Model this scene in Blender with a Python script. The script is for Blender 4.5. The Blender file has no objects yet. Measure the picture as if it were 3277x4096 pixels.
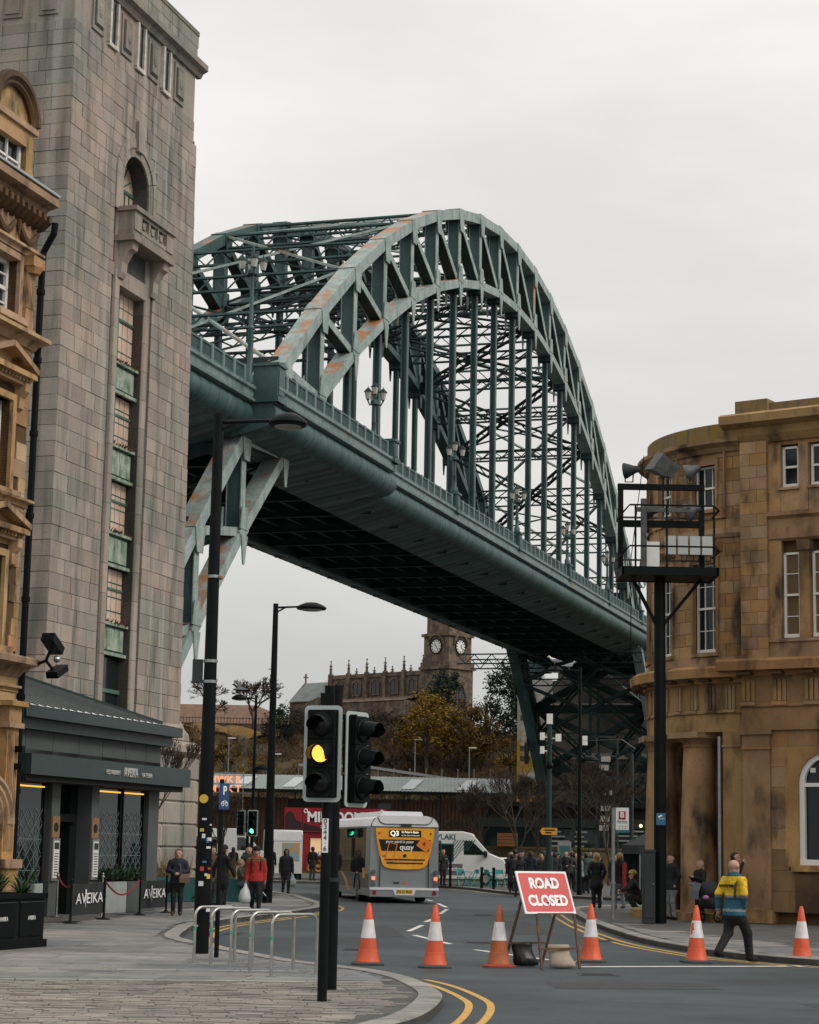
import bpy, math, random
from math import sin, cos, pi, radians, sqrt, atan2
from mathutils import Vector, Matrix
random.seed(11)
SC = bpy.context.scene
COL = SC.collection
# ---------------------------------------------------------------- camera
PIT = math.atan(1348 / 8180.0); ROLL = math.atan(.0187)
_R0 = Vector((1, 0, 0)); _F = Vector((0, cos(PIT), sin(PIT))); _U0 = Vector((0, -sin(PIT), cos(PIT)))
_R = _R0 * cos(ROLL) + _U0 * sin(ROLL); _U = _U0 * cos(ROLL) - _R0 * sin(ROLL)
cam = bpy.data.cameras.new('camera'); cam_o = bpy.data.objects.new('camera', cam); COL.objects.link(cam_o)
cam_o.matrix_world = Matrix(((_R.x, _U.x, -_F.x, 0), (_R.y, _U.y, -_F.y, 0), (_R.z, _U.z, -_F.z, 1.9), (0, 0, 0, 1)))
cam.sensor_fit = 'VERTICAL'; cam.sensor_height = 36; cam.lens = 8180 / 4096 * 36; cam.clip_start = .5; cam.clip_end = 6000
SC.camera = cam_o
# ---------------------------------------------------------------- world, sun, exposure
SUN_DIR = Vector((.90, -.48, .92)).normalized()   # towards the sun
W = bpy.data.worlds.new('World'); SC.world = W; W.use_nodes = True
def nd(nt, t, **k):
    n = nt.nodes.new(t)
    for a, b in k.items():
        if a.startswith('i_'):
            n.inputs[a[2:].replace('_', ' ')].default_value = b
        else: setattr(n, a, b)
    return n
def ramp(nt, src, stops, interp='LINEAR'):
    n = nt.nodes.new('ShaderNodeValToRGB'); n.color_ramp.interpolation = interp
    el = n.color_ramp.elements
    while len(el) < len(stops): el.new(.5)
    for e, (p, c) in zip(el, stops):
        e.position = p; e.color = (c, c, c, 1) if not hasattr(c, '__len__') else (*c, 1)
    nt.links.new(src, n.inputs[0]); return n.outputs[0]
def mixc(nt, fac, a, b, mode='MIX'):
    n = nt.nodes.new('ShaderNodeMix'); n.data_type = 'RGBA'; n.blend_type = mode
    for i, v in ((0, fac), (6, a), (7, b)):
        if isinstance(v, bpy.types.NodeSocket): nt.links.new(v, n.inputs[i])
        elif i == 0: n.inputs[0].default_value = v
        else: n.inputs[i].default_value = (*v[:3], 1)
    return n.outputs[2]
def math_(nt, op, a, b=0.0, clamp=False):
    n = nt.nodes.new('ShaderNodeMath'); n.operation = op; n.use_clamp = clamp
    for i, v in ((0, a), (1, b)):
        if isinstance(v, bpy.types.NodeSocket): nt.links.new(v, n.inputs[i])
        else: n.inputs[i].default_value = v
    return n.outputs[0]
nt = W.node_tree; nt.nodes.clear()
sky = nd(nt, 'ShaderNodeTexSky', sky_type='NISHITA', sun_disc=False, sun_elevation=math.asin(SUN_DIR.z), sun_rotation=atan2(SUN_DIR.x, SUN_DIR.y), dust_density=4)
tc = nd(nt, 'ShaderNodeTexCoord')
sep = nd(nt, 'ShaderNodeSeparateXYZ'); nt.links.new(tc.outputs['Generated'], sep.inputs[0])
# overcast: cloud deck brighter towards the zenith, with soft cloud masses
mp = nd(nt, 'ShaderNodeMapping'); mp.inputs['Scale'].default_value = (2.2, 2.2, 7); nt.links.new(tc.outputs['Generated'], mp.inputs[0])
no = nd(nt, 'ShaderNodeTexNoise', i_Scale=1.3, i_Detail=5.0, i_Roughness=.5); nt.links.new(mp.outputs[0], no.inputs['Vector'])
deck = ramp(nt, sep.outputs[2], [(0, (.62, .62, .605)), (.10, (.64, .64, .62)), (.24, (.83, .81, .785)), (.42, (.95, .925, .895)), (1, (1.15, 1.12, 1.085))])
cl = ramp(nt, no.outputs[0], [(.32, (.84, .85, .86)), (.6, (1.04, 1.035, 1.03))])
over = mixc(nt, 1.0, deck, cl, 'MULTIPLY')
hs = nd(nt, 'ShaderNodeHueSaturation', i_Saturation=.25, i_Value=.1); nt.links.new(sky.outputs[0], hs.inputs['Color'])
allc = mixc(nt, .93, hs.outputs[0], over)
bg = nd(nt, 'ShaderNodeBackground', i_Strength=1.0); nt.links.new(allc, bg.inputs[0])
ow = nd(nt, 'ShaderNodeOutputWorld'); nt.links.new(bg.outputs[0], ow.inputs[0])
sl = bpy.data.lights.new('sun', 'SUN'); sl.energy = 1.35; sl.angle = radians(20); sl.color = (1, .95, .88)
so = bpy.data.objects.new('sun', sl); COL.objects.link(so); so.rotation_euler = SUN_DIR.to_track_quat('Z', 'Y').to_euler(); so.location = (60, -40, 90)
vs = SC.view_settings; vs.view_transform = 'Standard'; vs.look = 'None'; vs.exposure = 0.12; vs.gamma = 1; vs.use_curve_mapping = False
SC.cycles.max_bounces = 5; SC.cycles.diffuse_bounces = 3; SC.cycles.glossy_bounces = 3; SC.cycles.transmission_bounces = 4; SC.cycles.transparent_max_bounces = 6
SC.cycles.use_denoising = True
# ---------------------------------------------------------------- builder
UC = {}
class B:
    """collects shapes; o() links them as one mesh object"""
    def __init__(s): s.v = []; s.f = []; s.mi = []; s.k = 0; s.m = None
    def add(s, vs, fs):
        n = len(s.v)
        if s.m is not None: vs = [s.m @ Vector(p) for p in vs]
        s.v += [tuple(p) for p in vs]; s.f += [tuple(i + n for i in f) for f in fs]; s.mi += [s.k] * len(fs); return s
    def box(s, x0, x1, y0, y1, z0, z1):
        return s.add([(x0, y0, z0), (x1, y0, z0), (x1, y1, z0), (x0, y1, z0), (x0, y0, z1), (x1, y0, z1), (x1, y1, z1), (x0, y1, z1)],
                     [(0, 3, 2, 1), (4, 5, 6, 7), (0, 1, 5, 4), (1, 2, 6, 5), (2, 3, 7, 6), (3, 0, 4, 7)])
    def ring(s, c, ax, r, n, ph=0, ry=None, up=None):
        ax = Vector(ax).normalized(); u = ax.orthogonal().normalized() if up is None else (Vector(up) - ax * ax.dot(Vector(up))).normalized(); w = ax.cross(u)
        return [Vector(c) + u * (r * cos(ph + 2 * pi * i / n)) + w * ((ry or r) * sin(ph + 2 * pi * i / n)) for i in range(n)]
    def loft(s, rings, caps=True, closed=True):
        n = len(rings[0]); vs = [p for r in rings for p in r]; fs = []
        for k in range(len(rings) - 1):
            for i in range(n if closed else n - 1):
                j = (i + 1) % n; fs.append((k * n + i, k * n + j, (k + 1) * n + j, (k + 1) * n + i))
        if caps: fs.append(tuple(range(n - 1, -1, -1))); fs.append(tuple((len(rings) - 1) * n + i for i in range(n)))
        return s.add(vs, fs)
    def cyl(s, a, b, r, r2=None, n=8, caps=True):
        a = Vector(a); b = Vector(b); return s.loft([s.ring(a, b - a, r, n), s.ring(b, b - a, r if r2 is None else r2, n)], caps)
    def tube(s, pts, r, n=6):
        pts = [Vector(p) for p in pts]; rs = r if hasattr(r, '__len__') else [r] * len(pts); rings = []; up = None
        for i, p in enumerate(pts):
            d = (pts[min(i + 1, len(pts) - 1)] - pts[max(i - 1, 0)]).normalized()
            if up is None: up = d.orthogonal()
            up = (up - d * d.dot(up)).normalized(); w = d.cross(up)
            rings.append([p + up * (rs[i] * cos(2 * pi * k / n)) + w * (rs[i] * sin(2 * pi * k / n)) for k in range(n)])
        return s.loft(rings)
    def beam(s, a, b, w, h, up=(0, 0, 1)):
        a = Vector(a); b = Vector(b); d = (b - a).normalized(); x = d.cross(Vector(up)).normalized() * (w / 2); z = x.cross(d).normalized() * (h / 2)
        return s.loft([[p - x - z, p + x - z, p + x + z, p - x + z] for p in (a, b)])
    def prism(s, poly, a, b, f=None):
        """polygon (u,v) swept from a to b; f maps (u,v,w) to xyz"""
        f = f or (lambda u, v, w: (u, v, w)); n = len(poly)
        return s.add([f(u, v, a) for u, v in poly] + [f(u, v, b) for u, v in poly],
                     [tuple(range(n - 1, -1, -1)), tuple(range(n, 2 * n))] + [(i, (i + 1) % n, n + (i + 1) % n, n + i) for i in range(n)])
    def lathe(s, prof, c=(0, 0, 0), n=16, a0=0, a1=2 * pi, caps=True):
        full = abs(a1 - a0 - 2 * pi) < 1e-6; m = n if full else n + 1
        rings = [[(c[0] + r * cos(a0 + (a1 - a0) * i / n), c[1] + r * sin(a0 + (a1 - a0) * i / n), c[2] + z) for i in range(m)] for r, z in prof]
        return s.loft(rings, caps and full, full)
    def sph(s, c, rx, ry=None, rz=None, n=10, m=6):
        ry = ry or rx; rz = rz or rx
        return s.loft([[(c[0] + rx * sin(pi * k / m) * cos(2 * pi * i / n), c[1] + ry * sin(pi * k / m) * sin(2 * pi * i / n), c[2] - rz * cos(pi * k / m)) for i in range(n)]
                       for k in [.04 + (m - .08) * q / m for q in range(m + 1)]])
    def mesh(s, name, mats, smooth=False):
        me = bpy.data.meshes.new(name); me.from_pydata(s.v, [], s.f)
        for m in (mats if isinstance(mats, (list, tuple)) else [mats]): me.materials.append(m)
        if s.k: me.polygons.foreach_set('material_index', s.mi)
        if smooth:
            me.polygons.foreach_set('use_smooth', [True] * len(s.f))
            if smooth != 2: me.set_sharp_from_angle(angle=radians(38))
        me.update(); return me
    def o(s, name, mats, parent=None, loc=(0, 0, 0), rz=0, smooth=False):
        return ob(name, s.mesh(name, mats, smooth), parent, loc, rz)
def ob(name, me, parent=None, loc=(0, 0, 0), rz=0, sc=None):
    o = bpy.data.objects.new(name, me); COL.objects.link(o); o.parent = parent; o.location = loc
    o.rotation_euler = rz if hasattr(rz, '__len__') else (0, 0, rz)
    if sc: o.scale = sc
    return o
def tag(o, label=None, cat=None, group=None, kind=None):
    for k, v in (('label', label), ('category', cat), ('group', group), ('kind', kind)):
        if v: o[k] = v
    return o
def thing(name, label, cat, loc=(0, 0, 0), rz=0, group=None):
    o = bpy.data.objects.new(name, None); COL.objects.link(o); o.location = loc; o.rotation_euler = (0, 0, rz); o.empty_display_size = .3
    return tag(o, label, cat, group)
def copytree(o, parent=None, loc=None, rz=None, label=None):
    c = o.copy(); COL.objects.link(c); c.parent = parent
    if loc is not None: c.location = loc
    if rz is not None: c.rotation_euler = (0, 0, rz)
    if label: c['label'] = label
    for ch in list(KIDS.get(o.name, ())) or [x for x in o.children]: copytree(ch, c)
    return c
KIDS = {}
def piece(name, m, parent, c, sz, rz=0):
    """one block that shares a unit cube mesh with its alike pieces"""
    if m.name not in UC: UC[m.name] = B().box(-.5, .5, -.5, .5, -.5, .5).mesh('block', m)
    return ob(name, UC[m.name], parent, c, rz, sz)
def text(s, size, m, parent, loc, rot, ext=.006, name='lettering', ax='CENTER', xs=1, bold=0, shear=0, sp=1, gap=1):
    cu = bpy.data.curves.new('t', 'FONT'); cu.body = s; cu.size = size; cu.extrude = ext; cu.align_x = ax; cu.align_y = 'CENTER'; cu.offset = bold; cu.shear = shear; cu.space_character = sp; cu.space_line = gap; cu.resolution_u = 6
    t = bpy.data.objects.new('t', cu); me = bpy.data.meshes.new_from_object(t); me.name = name; me.materials.clear(); me.materials.append(m)
    bpy.data.objects.remove(t); bpy.data.curves.remove(cu)
    return ob(name, me, parent, loc, rot, (xs, 1, 1))
PH = radians(17); AX = Vector((sin(PH), cos(PH), 0)); NX = Vector((cos(PH), -sin(PH), 0)); RZ = radians(73)
def ST(s, t, z=0): return AX * s + NX * t + Vector((0, 0, z))
# ---------------------------------------------------------------- materials
MATS = {}; TONE = (.80, .83, .84)
def mat(n, c, r=.6, m=0, c2=None, ns=3, nd_=4, lo=.35, hi=.65, bump=0, bs=30, isl=0, dirt=None, da=.5, ds=.6, dz=.16, up=None, emit=None, es=1, spec=.4, coat=0, obj=False, fleck=0, fs=9, pale=None):
    """procedural surface: two-tone noise, per-piece variation, vertical staining, fine relief"""
    M = bpy.data.materials.new(n); M.use_nodes = True; t = M.node_tree; t.nodes.clear(); L = t.links.new
    bs_ = nd(t, 'ShaderNodeBsdfPrincipled'); out = nd(t, 'ShaderNodeOutputMaterial'); L(bs_.outputs[0], out.inputs[0])
    bs_.inputs['Roughness'].default_value = r; bs_.inputs['Metallic'].default_value = m; bs_.inputs['Specular IOR Level'].default_value = spec
    if coat: bs_.inputs['Coat Weight'].default_value = coat; bs_.inputs['Coat Roughness'].default_value = .15
    geo = nd(t, 'ShaderNodeNewGeometry')
    pos = nd(t, 'ShaderNodeTexCoord').outputs['Object'] if obj else geo.outputs['Position']
    if not emit and max(c) < .58:   # paints and stone kept on the dark side, as under a dull sky
        tn = lambda q: tuple(x * k for x, k in zip(q, TONE)); c = tn(c); c2 = c2 and tn(c2); dirt = dirt and tn(dirt); pale = pale and tn(pale)
        up = up and (tn(up[0]), *up[1:])
    col = None
    if c2:
        no = nd(t, 'ShaderNodeTexNoise', i_Scale=ns, i_Detail=nd_, i_Roughness=.6); L(pos, no.inputs['Vector'])
        col = mixc(t, ramp(t, no.outputs[0], [(lo, 0), (hi, 1)]), c, c2)
    else: col = mixc(t, 0, c, c)
    if isl:
        oi = nd(t, 'ShaderNodeObjectInfo'); rnd = math_(t, 'FRACT', math_(t, 'ADD', oi.outputs['Random'], geo.outputs['Random Per Island']))
        h = nd(t, 'ShaderNodeHueSaturation'); L(col, h.inputs['Color'])
        L(math_(t, 'ADD', math_(t, 'MULTIPLY', rnd, 2 * isl), 1 - isl), h.inputs['Value'])
        L(math_(t, 'ADD', math_(t, 'MULTIPLY', math_(t, 'FRACT', math_(t, 'MULTIPLY', rnd, 7.13)), 1.4 * isl), 1 - .7 * isl), h.inputs['Saturation'])
        L(math_(t, 'ADD', math_(t, 'MULTIPLY', math_(t, 'FRACT', math_(t, 'MULTIPLY', rnd, 3.7)), .10 * isl), .5 - .05 * isl), h.inputs['Hue'])
        col = h.outputs[0]
    if dirt:
        mp = nd(t, 'ShaderNodeMapping'); mp.inputs['Scale'].default_value = (ds, ds, ds * dz); L(pos, mp.inputs[0])
        n2 = nd(t, 'ShaderNodeTexNoise', i_Scale=3, i_Detail=5, i_Roughness=.55); L(mp.outputs[0], n2.inputs['Vector'])
        col = mixc(t, math_(t, 'MULTIPLY', ramp(t, n2.outputs[0], [(.5, 0), (.68, 1)]), da), col, dirt)
    if pale:   # lime runs washed down from ledges
        mp = nd(t, 'ShaderNodeMapping'); mp.inputs['Scale'].default_value = (1.6, 1.6, .06); L(pos, mp.inputs[0])
        n5 = nd(t, 'ShaderNodeTexNoise', i_Scale=1.0, i_Detail=4, i_Roughness=.5); L(mp.outputs[0], n5.inputs['Vector'])
        col = mixc(t, math_(t, 'MULTIPLY', ramp(t, n5.outputs[0], [(.60, 0), (.72, 1)]), .6), col, pale)
    if fleck:   # rivet heads / pitting as fine dark specks
        vo = nd(t, 'ShaderNodeTexVoronoi', i_Scale=fs); L(pos, vo.inputs['Vector'])
        col = mixc(t, math_(t, 'MULTIPLY', ramp(t, vo.outputs['Distance'], [(.18, 1), (.28, 0)]), fleck), col, tuple(x * .3 for x in c))
    if up:   # rust / moss that settles on faces that look up: (colour, amount, scale, threshold)
        sx = nd(t, 'ShaderNodeSeparateXYZ'); L(geo.outputs['Normal'], sx.inputs[0])
        n3 = nd(t, 'ShaderNodeTexNoise', i_Scale=up[2], i_Detail=7, i_Roughness=.7); L(pos, n3.inputs['Vector'])
        k = math_(t, 'ADD', n3.outputs[0], math_(t, 'MULTIPLY', sx.outputs[2], up[1]))
        col = mixc(t, ramp(t, k, [(up[3], 0), (up[3] + .1, 1)]), col, up[0])
    if bump:
        n4 = nd(t, 'ShaderNodeTexNoise', i_Scale=bs, i_Detail=5, i_Roughness=.65); L(pos, n4.inputs['Vector'])
        bu = nd(t, 'ShaderNodeBump', i_Strength=min(bump, 1), i_Distance=.02 * max(bump, 1)); L(n4.outputs[0], bu.inputs['Height']); L(bu.outputs[0], bs_.inputs['Normal'])
    L(col, bs_.inputs['Base Color'])
    if emit: bs_.inputs['Emission Color'].default_value = (*emit, 1); bs_.inputs['Emission Strength'].default_value = es
    MATS[n] = M; return M
def plain(n, c, r=.5, m=0, **k): return mat(n, c, r, m, c2=tuple(x * .75 for x in c), ns=2.5, **k)
def glass(n, c=(.02, .025, .025), r=.04, alpha=1.0, spec=.6):
    M = mat(n, c, r, 0, spec=spec)
    b = [x for x in M.node_tree.nodes if x.type == 'BSDF_PRINCIPLED'][0]; b.inputs['Alpha'].default_value = alpha
    return M
granite = mat('granite', (.43, .325, .265), .8, c2=(.27, .26, .22), ns=.30, isl=.19, dirt=(.11, .12, .095), da=.75, ds=.6, dz=.10, pale=(.50, .47, .42), fleck=.35, bump=.5, bs=45)
granite_pale = mat('pale_granite', (.50, .46, .40), .85, c2=(.40, .37, .33), ns=.6, isl=.14, dirt=(.28, .27, .25), da=.6, ds=.5, bump=.4, bs=20)
granite_lich = mat('lichen_granite', (.55, .52, .46), .85, c2=(.46, .25, .03), ns=.35, lo=.36, hi=.5, isl=.1, dirt=(.3, .3, .28), da=.6, ds=.5, bump=.4, bs=20)
granite_dk = mat('granite_joint', (.10, .095, .085), .9)
sandst = mat('sandstone', (.50, .30, .145), .85, c2=(.30, .172, .08), ns=.55, isl=.2, dirt=(.04, .029, .02), da=.95, ds=.46, dz=.42, bump=.6, bs=40, fleck=.25)
sandst_l = mat('pale_sandstone', (.57, .36, .19), .85, c2=(.40, .235, .115), ns=1.0, isl=.22, dirt=(.055, .037, .022), da=.9, ds=.6, dz=.5, bump=.5, bs=40, fleck=.25)
sand_dk = mat('sooty_sandstone', (.16, .085, .035), .9, c2=(.07, .04, .022), ns=1.2, bump=.5, bs=40)
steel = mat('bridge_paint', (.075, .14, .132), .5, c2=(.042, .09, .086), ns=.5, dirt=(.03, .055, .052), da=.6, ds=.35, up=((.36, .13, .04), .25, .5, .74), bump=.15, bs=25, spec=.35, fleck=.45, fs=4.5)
steel_t = mat('bridge_paint_lit_weathered', (.40, .46, .43), .55, c2=(.25, .325, .305), ns=.9, dirt=(.075, .12, .115), da=.5, ds=.6, dz=.3, up=((.46, .19, .07), .13, .42, .60), bump=.25, bs=18, spec=.35, fleck=.5, fs=4.5)  # paler copy of the bridge paint: lit faces put into the colour, plus rust
steel_f = mat('bridge_fascia_paint', (.215, .285, .27), .55, c2=(.15, .215, .205), ns=.9, dirt=(.07, .105, .10), da=.6, ds=.6, dz=.3, up=((.40, .17, .07), .08, .5, .62), bump=.2, bs=18, spec=.35, fleck=.4, fs=4.5)
steel_d = mat('bridge_paint_dark', (.026, .052, .05), .6, c2=(.016, .034, .033), ns=.7, spec=.25)  # dark copy of the bridge paint: shade of underside and inner members in the colour
black = mat('black_paint', (.005, .0065, .007), .5, c2=(.008, .010, .0105), ns=3, bump=.08, bs=60, spec=.1)
blackm = mat('matt_black', (.009, .011, .011), .75, spec=.15)
dkgrey = mat('dark_grey', (.04, .047, .047), .6, c2=(.03, .036, .036), ns=2, spec=.25)
alloy = mat('weathered_alloy', (.13, .135, .135), .5, .3, c2=(.07, .07, .07), ns=6)
white = mat('white_paint', (.78, .78, .76), .5, c2=(.68, .68, .66), ns=2)
galv = mat('galvanised_steel', (.42, .43, .42), .4, .7, c2=(.32, .33, .33), ns=6)
inox = mat('brushed_steel', (.55, .53, .49), .32, .9, c2=(.42, .40, .37), ns=5)
win = glass('window_glass', (.012, .02, .021), spec=.35)
# ================================================================ GROUND
asphalt = mat('asphalt', (.034, .046, .050), .62, c2=(.082, .103, .109), ns=.2, nd_=8, bump=.9, bs=70, dirt=(.035, .04, .043), da=.6, ds=.22, dz=1, spec=.4, fleck=.35, fs=14)
paving = mat('paving_stone', (.33, .295, .26), .75, c2=(.14, .15, .145), ns=.22, nd_=6, isl=.17, dirt=(.10, .10, .095), da=.45, ds=.5, bump=.35, bs=40)
paving_j = mat('paving_bed', (.07, .068, .062), .9, c2=(.13, .12, .11), ns=2)
sett_m = mat('sett_stone', (.33, .285, .24), .8, c2=(.20, .18, .155), ns=1.2, isl=.28, bump=.4, bs=50)
kerb_m = mat('kerb_granite', (.36, .335, .30), .75, c2=(.25, .235, .215), ns=.9, isl=.12, dirt=(.12, .115, .105), da=.5, ds=1, bump=.3, bs=60)
yel = mat('yellow_road_paint', (.60, .34, .06), .6, c2=(.30, .20, .07), ns=6, lo=.45, hi=.75)
whi = mat('white_road_paint', (.68, .66, .60), .6, c2=(.42, .40, .37), ns=5, lo=.5, hi=.8)
water_m = mat('river_water', (.03, .04, .035), .12, bump=.4, bs=1.5)
def spl(pts, step=.25):
    """smooth polyline through the points, resampled"""
    P = [Vector((p[0], p[1], 0)) for p in pts]; out = []
    for i in range(len(P) - 1):
        a, b, c, d = P[max(i - 1, 0)], P[i], P[i + 1], P[min(i + 2, len(P) - 1)]
        n = max(2, int((c - b).length / step))
        for k in range(n):
            u = k / n; out.append(.5 * ((2 * b) + (c - a) * u + (2 * a - 5 * b + 4 * c - d) * u * u + (3 * b - a - 3 * c + d) * u ** 3))
    out.append(P[-1]); return out
def offs(P, d):
    r = []
    for i, p in enumerate(P):
        t = (P[min(i + 1, len(P) - 1)] - P[max(i - 1, 0)]).normalized(); r.append(p + Vector((-t.y, t.x, 0)) * d)
    return r
def ribbon(bm, P, w, z):
    L, R = offs(P, w / 2), offs(P, -w / 2); n = len(P)
    bm.add([(p.x, p.y, z) for p in L] + [(p.x, p.y, z) for p in R], [(n + i, n + i + 1, i + 1, i) for i in range(n - 1)])
def inside(p, poly):
    c = False; n = len(poly); x, y = p
    for i in range(n):
        a, b = poly[i], poly[i - 1]
        if (a[1] > y) != (b[1] > y) and x < (b[0] - a[0]) * (y - a[1]) / (b[1] - a[1]) + a[0]: c = not c
    return c
road = B(); q = [ST(-120, -400), ST(-120, 400), ST(136, 400), ST(136, -400)]; q2 = [p - Vector((0, 0, 6)) for p in q]
road.add([*q, *q2], [(0, 1, 2, 3), (2, 3, 7, 6)][:1] + [(3, 2, 6, 7)])
road_o = tag(road.o('road', asphalt), kind='structure')
wat = B(); wat.add([ST(135.9, -400, -4), ST(135.9, 400, -4), ST(240, 400, -4), ST(240, -400, -4)], [(0, 1, 2, 3)])
tag(wat.o('river', water_m), kind='structure')
def pavement(name, kerb, rest, step, kz=.125, side=1, slabs=None, rnd=3, stone=1.0, kname='kerb_stone', ystop=60, maxp=285, skip=None):
    """kerbed pavement: bed, kerb stones one by one, paving slabs one by one near the viewer"""
    K = spl(kerb, .25); inner = offs(K, .30 * side); rg = random.Random(rnd)
    poly = [(p.x, p.y) for p in K] + list(rest)
    bed = B(); bed.prism(poly if side > 0 else poly[::-1], -.01, .108); root = tag(bed.o(name, paving_j), kind='structure')
    acc = 0; st = 0; n = 0
    for i in range(1, len(K)):
        acc += (K[i] - K[i - 1]).length
        if acc >= stone or i == len(K) - 1:
            idx = range(st, i + 1); m = len(idx); o_, i_ = [K[j] for j in idx], [inner[j] for j in idx]
            o_[0] = o_[0].lerp(o_[1], .06); o_[-1] = o_[-1].lerp(o_[-2], .06); i_[0] = i_[0].lerp(i_[1], .06); i_[-1] = i_[-1].lerp(i_[-2], .06)
            sh = [o.lerp(ii, .06) for o, ii in zip(o_, i_)]
            rings = [[(a.x, a.y, .0), (a.x, a.y, kz - .02), (s.x, s.y, kz), (b.x, b.y, kz), (b.x, b.y, 0)] for a, s, b in zip(o_, sh, i_)]
            bm = B(); bm.loft(rings, True, True); bm.o(kname, kerb_m, root); n += 1; acc = 0; st = i
    ins = [(p.x, p.y) for p in offs(K, .31 * side)] + list(rest)
    x0, x1, y0, y1, ang = slabs; ca, sa = cos(ang), sin(ang)
    cut = B(); cnt = 0; y = y0; far = B()
    while y < y1:
        dy = rg.choice([.45, .6, .6, .75]); x = x0 - rg.random()
        while x < x1:
            dx = rg.choice([.6, .75, .9, 1.1])
            W_ = lambda a, b: (a * ca - b * sa, a * sa + b * ca)
            cs = [W_(x, y), W_(x + dx, y), W_(x + dx, y + dy), W_(x, y + dy)]; ce = W_(x + dx / 2, y + dy / 2)
            if skip and skip(ce): x += dx; continue
            ok = [inside(c, ins) for c in cs]; h = .12 + rg.uniform(-.002, .002)
            if all(ok):
                if ce[1] < ystop and cnt < maxp:
                    piece('paving_slab', paving, root, (ce[0], ce[1], h - .02), (dx - .016, dy - .016, .04), ang); cnt += 1
                else: far.add([(*c, h) for c in [W_(x + .006, y + .006), W_(x + dx - .006, y + .006), W_(x + dx - .006, y + dy - .006), W_(x + .006, y + dy - .006)]], [(0, 1, 2, 3)])
            elif any(ok) or inside(ce, ins):
                k = 5
                for a in range(k):
                    for b in range(k):
                        c4 = [W_(x + dx * (a + u) / k, y + dy * (b + v) / k) for u, v in ((0, 0), (1, 0), (1, 1), (0, 1))]
                        if all(inside(c, ins) for c in c4): cut.add([(*c, h) for c in c4], [(0, 1, 2, 3)])
            x += dx
        y += dy
    for bm, nm in ((cut, 'cut_slabs'), (far, 'far_slabs')):
        if bm.v: tag(bm.o(nm, paving, root), kind='stuff')
    return root, K
KL = [(-3.2, 9), (-1.4, 15.5), (-.62, 19.48), (-.1, 21.63), (.14, 22.47), (.36, 23.85), (.51, 25.68), (.48, 27.03), (.17, 29.31), (-.3, 30.95), (-.98, 32.2), (-1.6, 33.2), (-2.05, 34.3), (-2.73, 36.06), (-3.38, 37.85), (-4.0, 39.6), (-4.42, 41.5), (-4.64, 45.02), (-4.7, 47.36), (-4.39, 51.22), (-3.67, 55.35), (-2.84, 60.45), (-2.5, 63.82), (-2.59, 67.59), (-3.55, 75.22), (-4.22, 79.63), (-6.5, 86), (-14, 93), (-30, 98)]
def sett_zone(c): return c[1] < 27.6 + .145 * (c[0] + 4.4)
pavL, KLs = pavement('left_pavement', KL, [(-45, 98), (-45, 9)], .25, slabs=(-12, 2, 19, 92, radians(-6)), rnd=5, skip=sett_zone, ystop=46)
# light bands of long stones and the field of setts beside the signal poles
rg = random.Random(9); insL = [(p.x, p.y) for p in offs(KLs, .33)] + [(-45, 98), (-45, 9)]
band = lambda x, k: (27.6 if k == 0 else 29.9) + .145 * (x + 4.4)
for k in (0, 1):
    x = -9.0
    while x < .6:
        d = rg.uniform(.8, 1.2); yy = band(x + d / 2, k)
        if inside((x + d, yy + .2), insL) and inside((x + d, yy - .2), insL): piece('band_stone', kerb_m, pavL, (x + d / 2, yy, .1065 if k == 0 else .107), (d - .012, .26, .04), math.atan(.145))
        x += d
n = 0; more = B(); y = 20.5
while y < 28.6:
    x = -6.5 + rg.random() * .3; dy = .15
    while x < 1:
        d = rg.uniform(.26, .42); yy = y + .1 * (x + 4)
        if yy + .22 < band(x + d / 2, 0) - .02 and inside((x + d, yy + .1), insL) and inside((x + d, yy - .1), insL):
            h = .118 + rg.uniform(-.006, .007)
            if n < 290 and yy > 24.2 and x > -4.5: piece('sett', sett_m, pavL, (x + d / 2, yy, h - .02), (d - .018, dy - .022, .04), .1 + rg.uniform(-.02, .02)); n += 1
            else: more.box(x + .01, x + d - .01, yy - dy / 2 + .012, yy + dy / 2 - .012, h - .03, h)
        x += d
    y += dy
tag(more.o('setts', sett_m, pavL), kind='stuff')
KR = [(60, 78), (30, 76.5), (11, 75), (8.2, 73.2), (6.4, 70.6), (5.45, 67.17), (5.13, 61.75), (4.97, 54.85), (4.99, 52.0), (5.0, 49.5), (5.12, 45.4), (5.34, 42.9), (5.64, 41.1), (5.95, 39.6), (6.4, 38.3), (7.34, 36.9), (9.2, 35.4), (14, 33.0), (30, 28)]
pavR, KRs = pavement('right_pavement', KR, [(60, 28), (60, 78)], .25, side=1, slabs=(4, 16, 30, 76, radians(12)), rnd=8, ystop=62)
KF = [(-60, 108), (-8.12, 110.5), (-4.15, 110.3), (2.11, 104.07), (4.4, 93.78), (5.03, 90.59), (6.86, 86.4), (8.6, 84.3), (11, 83), (30, 82)]
far_end = [tuple(ST(135.8, 30)[:2]), tuple(ST(135.8, -110)[:2])]
pavF, KFs = pavement('quayside_pavement', KF, [(40, 84)] + far_end + [(-60, 130)], .25, side=1, slabs=(-14, 14, 84, 128, radians(10)), rnd=12, ystop=0, stone=1.6)
def lines(name, m, polys, w, parent=None, z=.0045):
    for P in polys: bm = B(); ribbon(bm, spl(P, .3), w, z); bm.o(name, m, road_o)
seg = lambda K, a, b: [(p.x, p.y) for p in K if a(p) and b(p)]
near = [p for p in KLs if p.y < 30.9]; lay = [p for p in KLs if 37.4 < p.y < 69]; rk = [p for p in KRs if p.x < 8.5 and p.y < 66]
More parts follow.
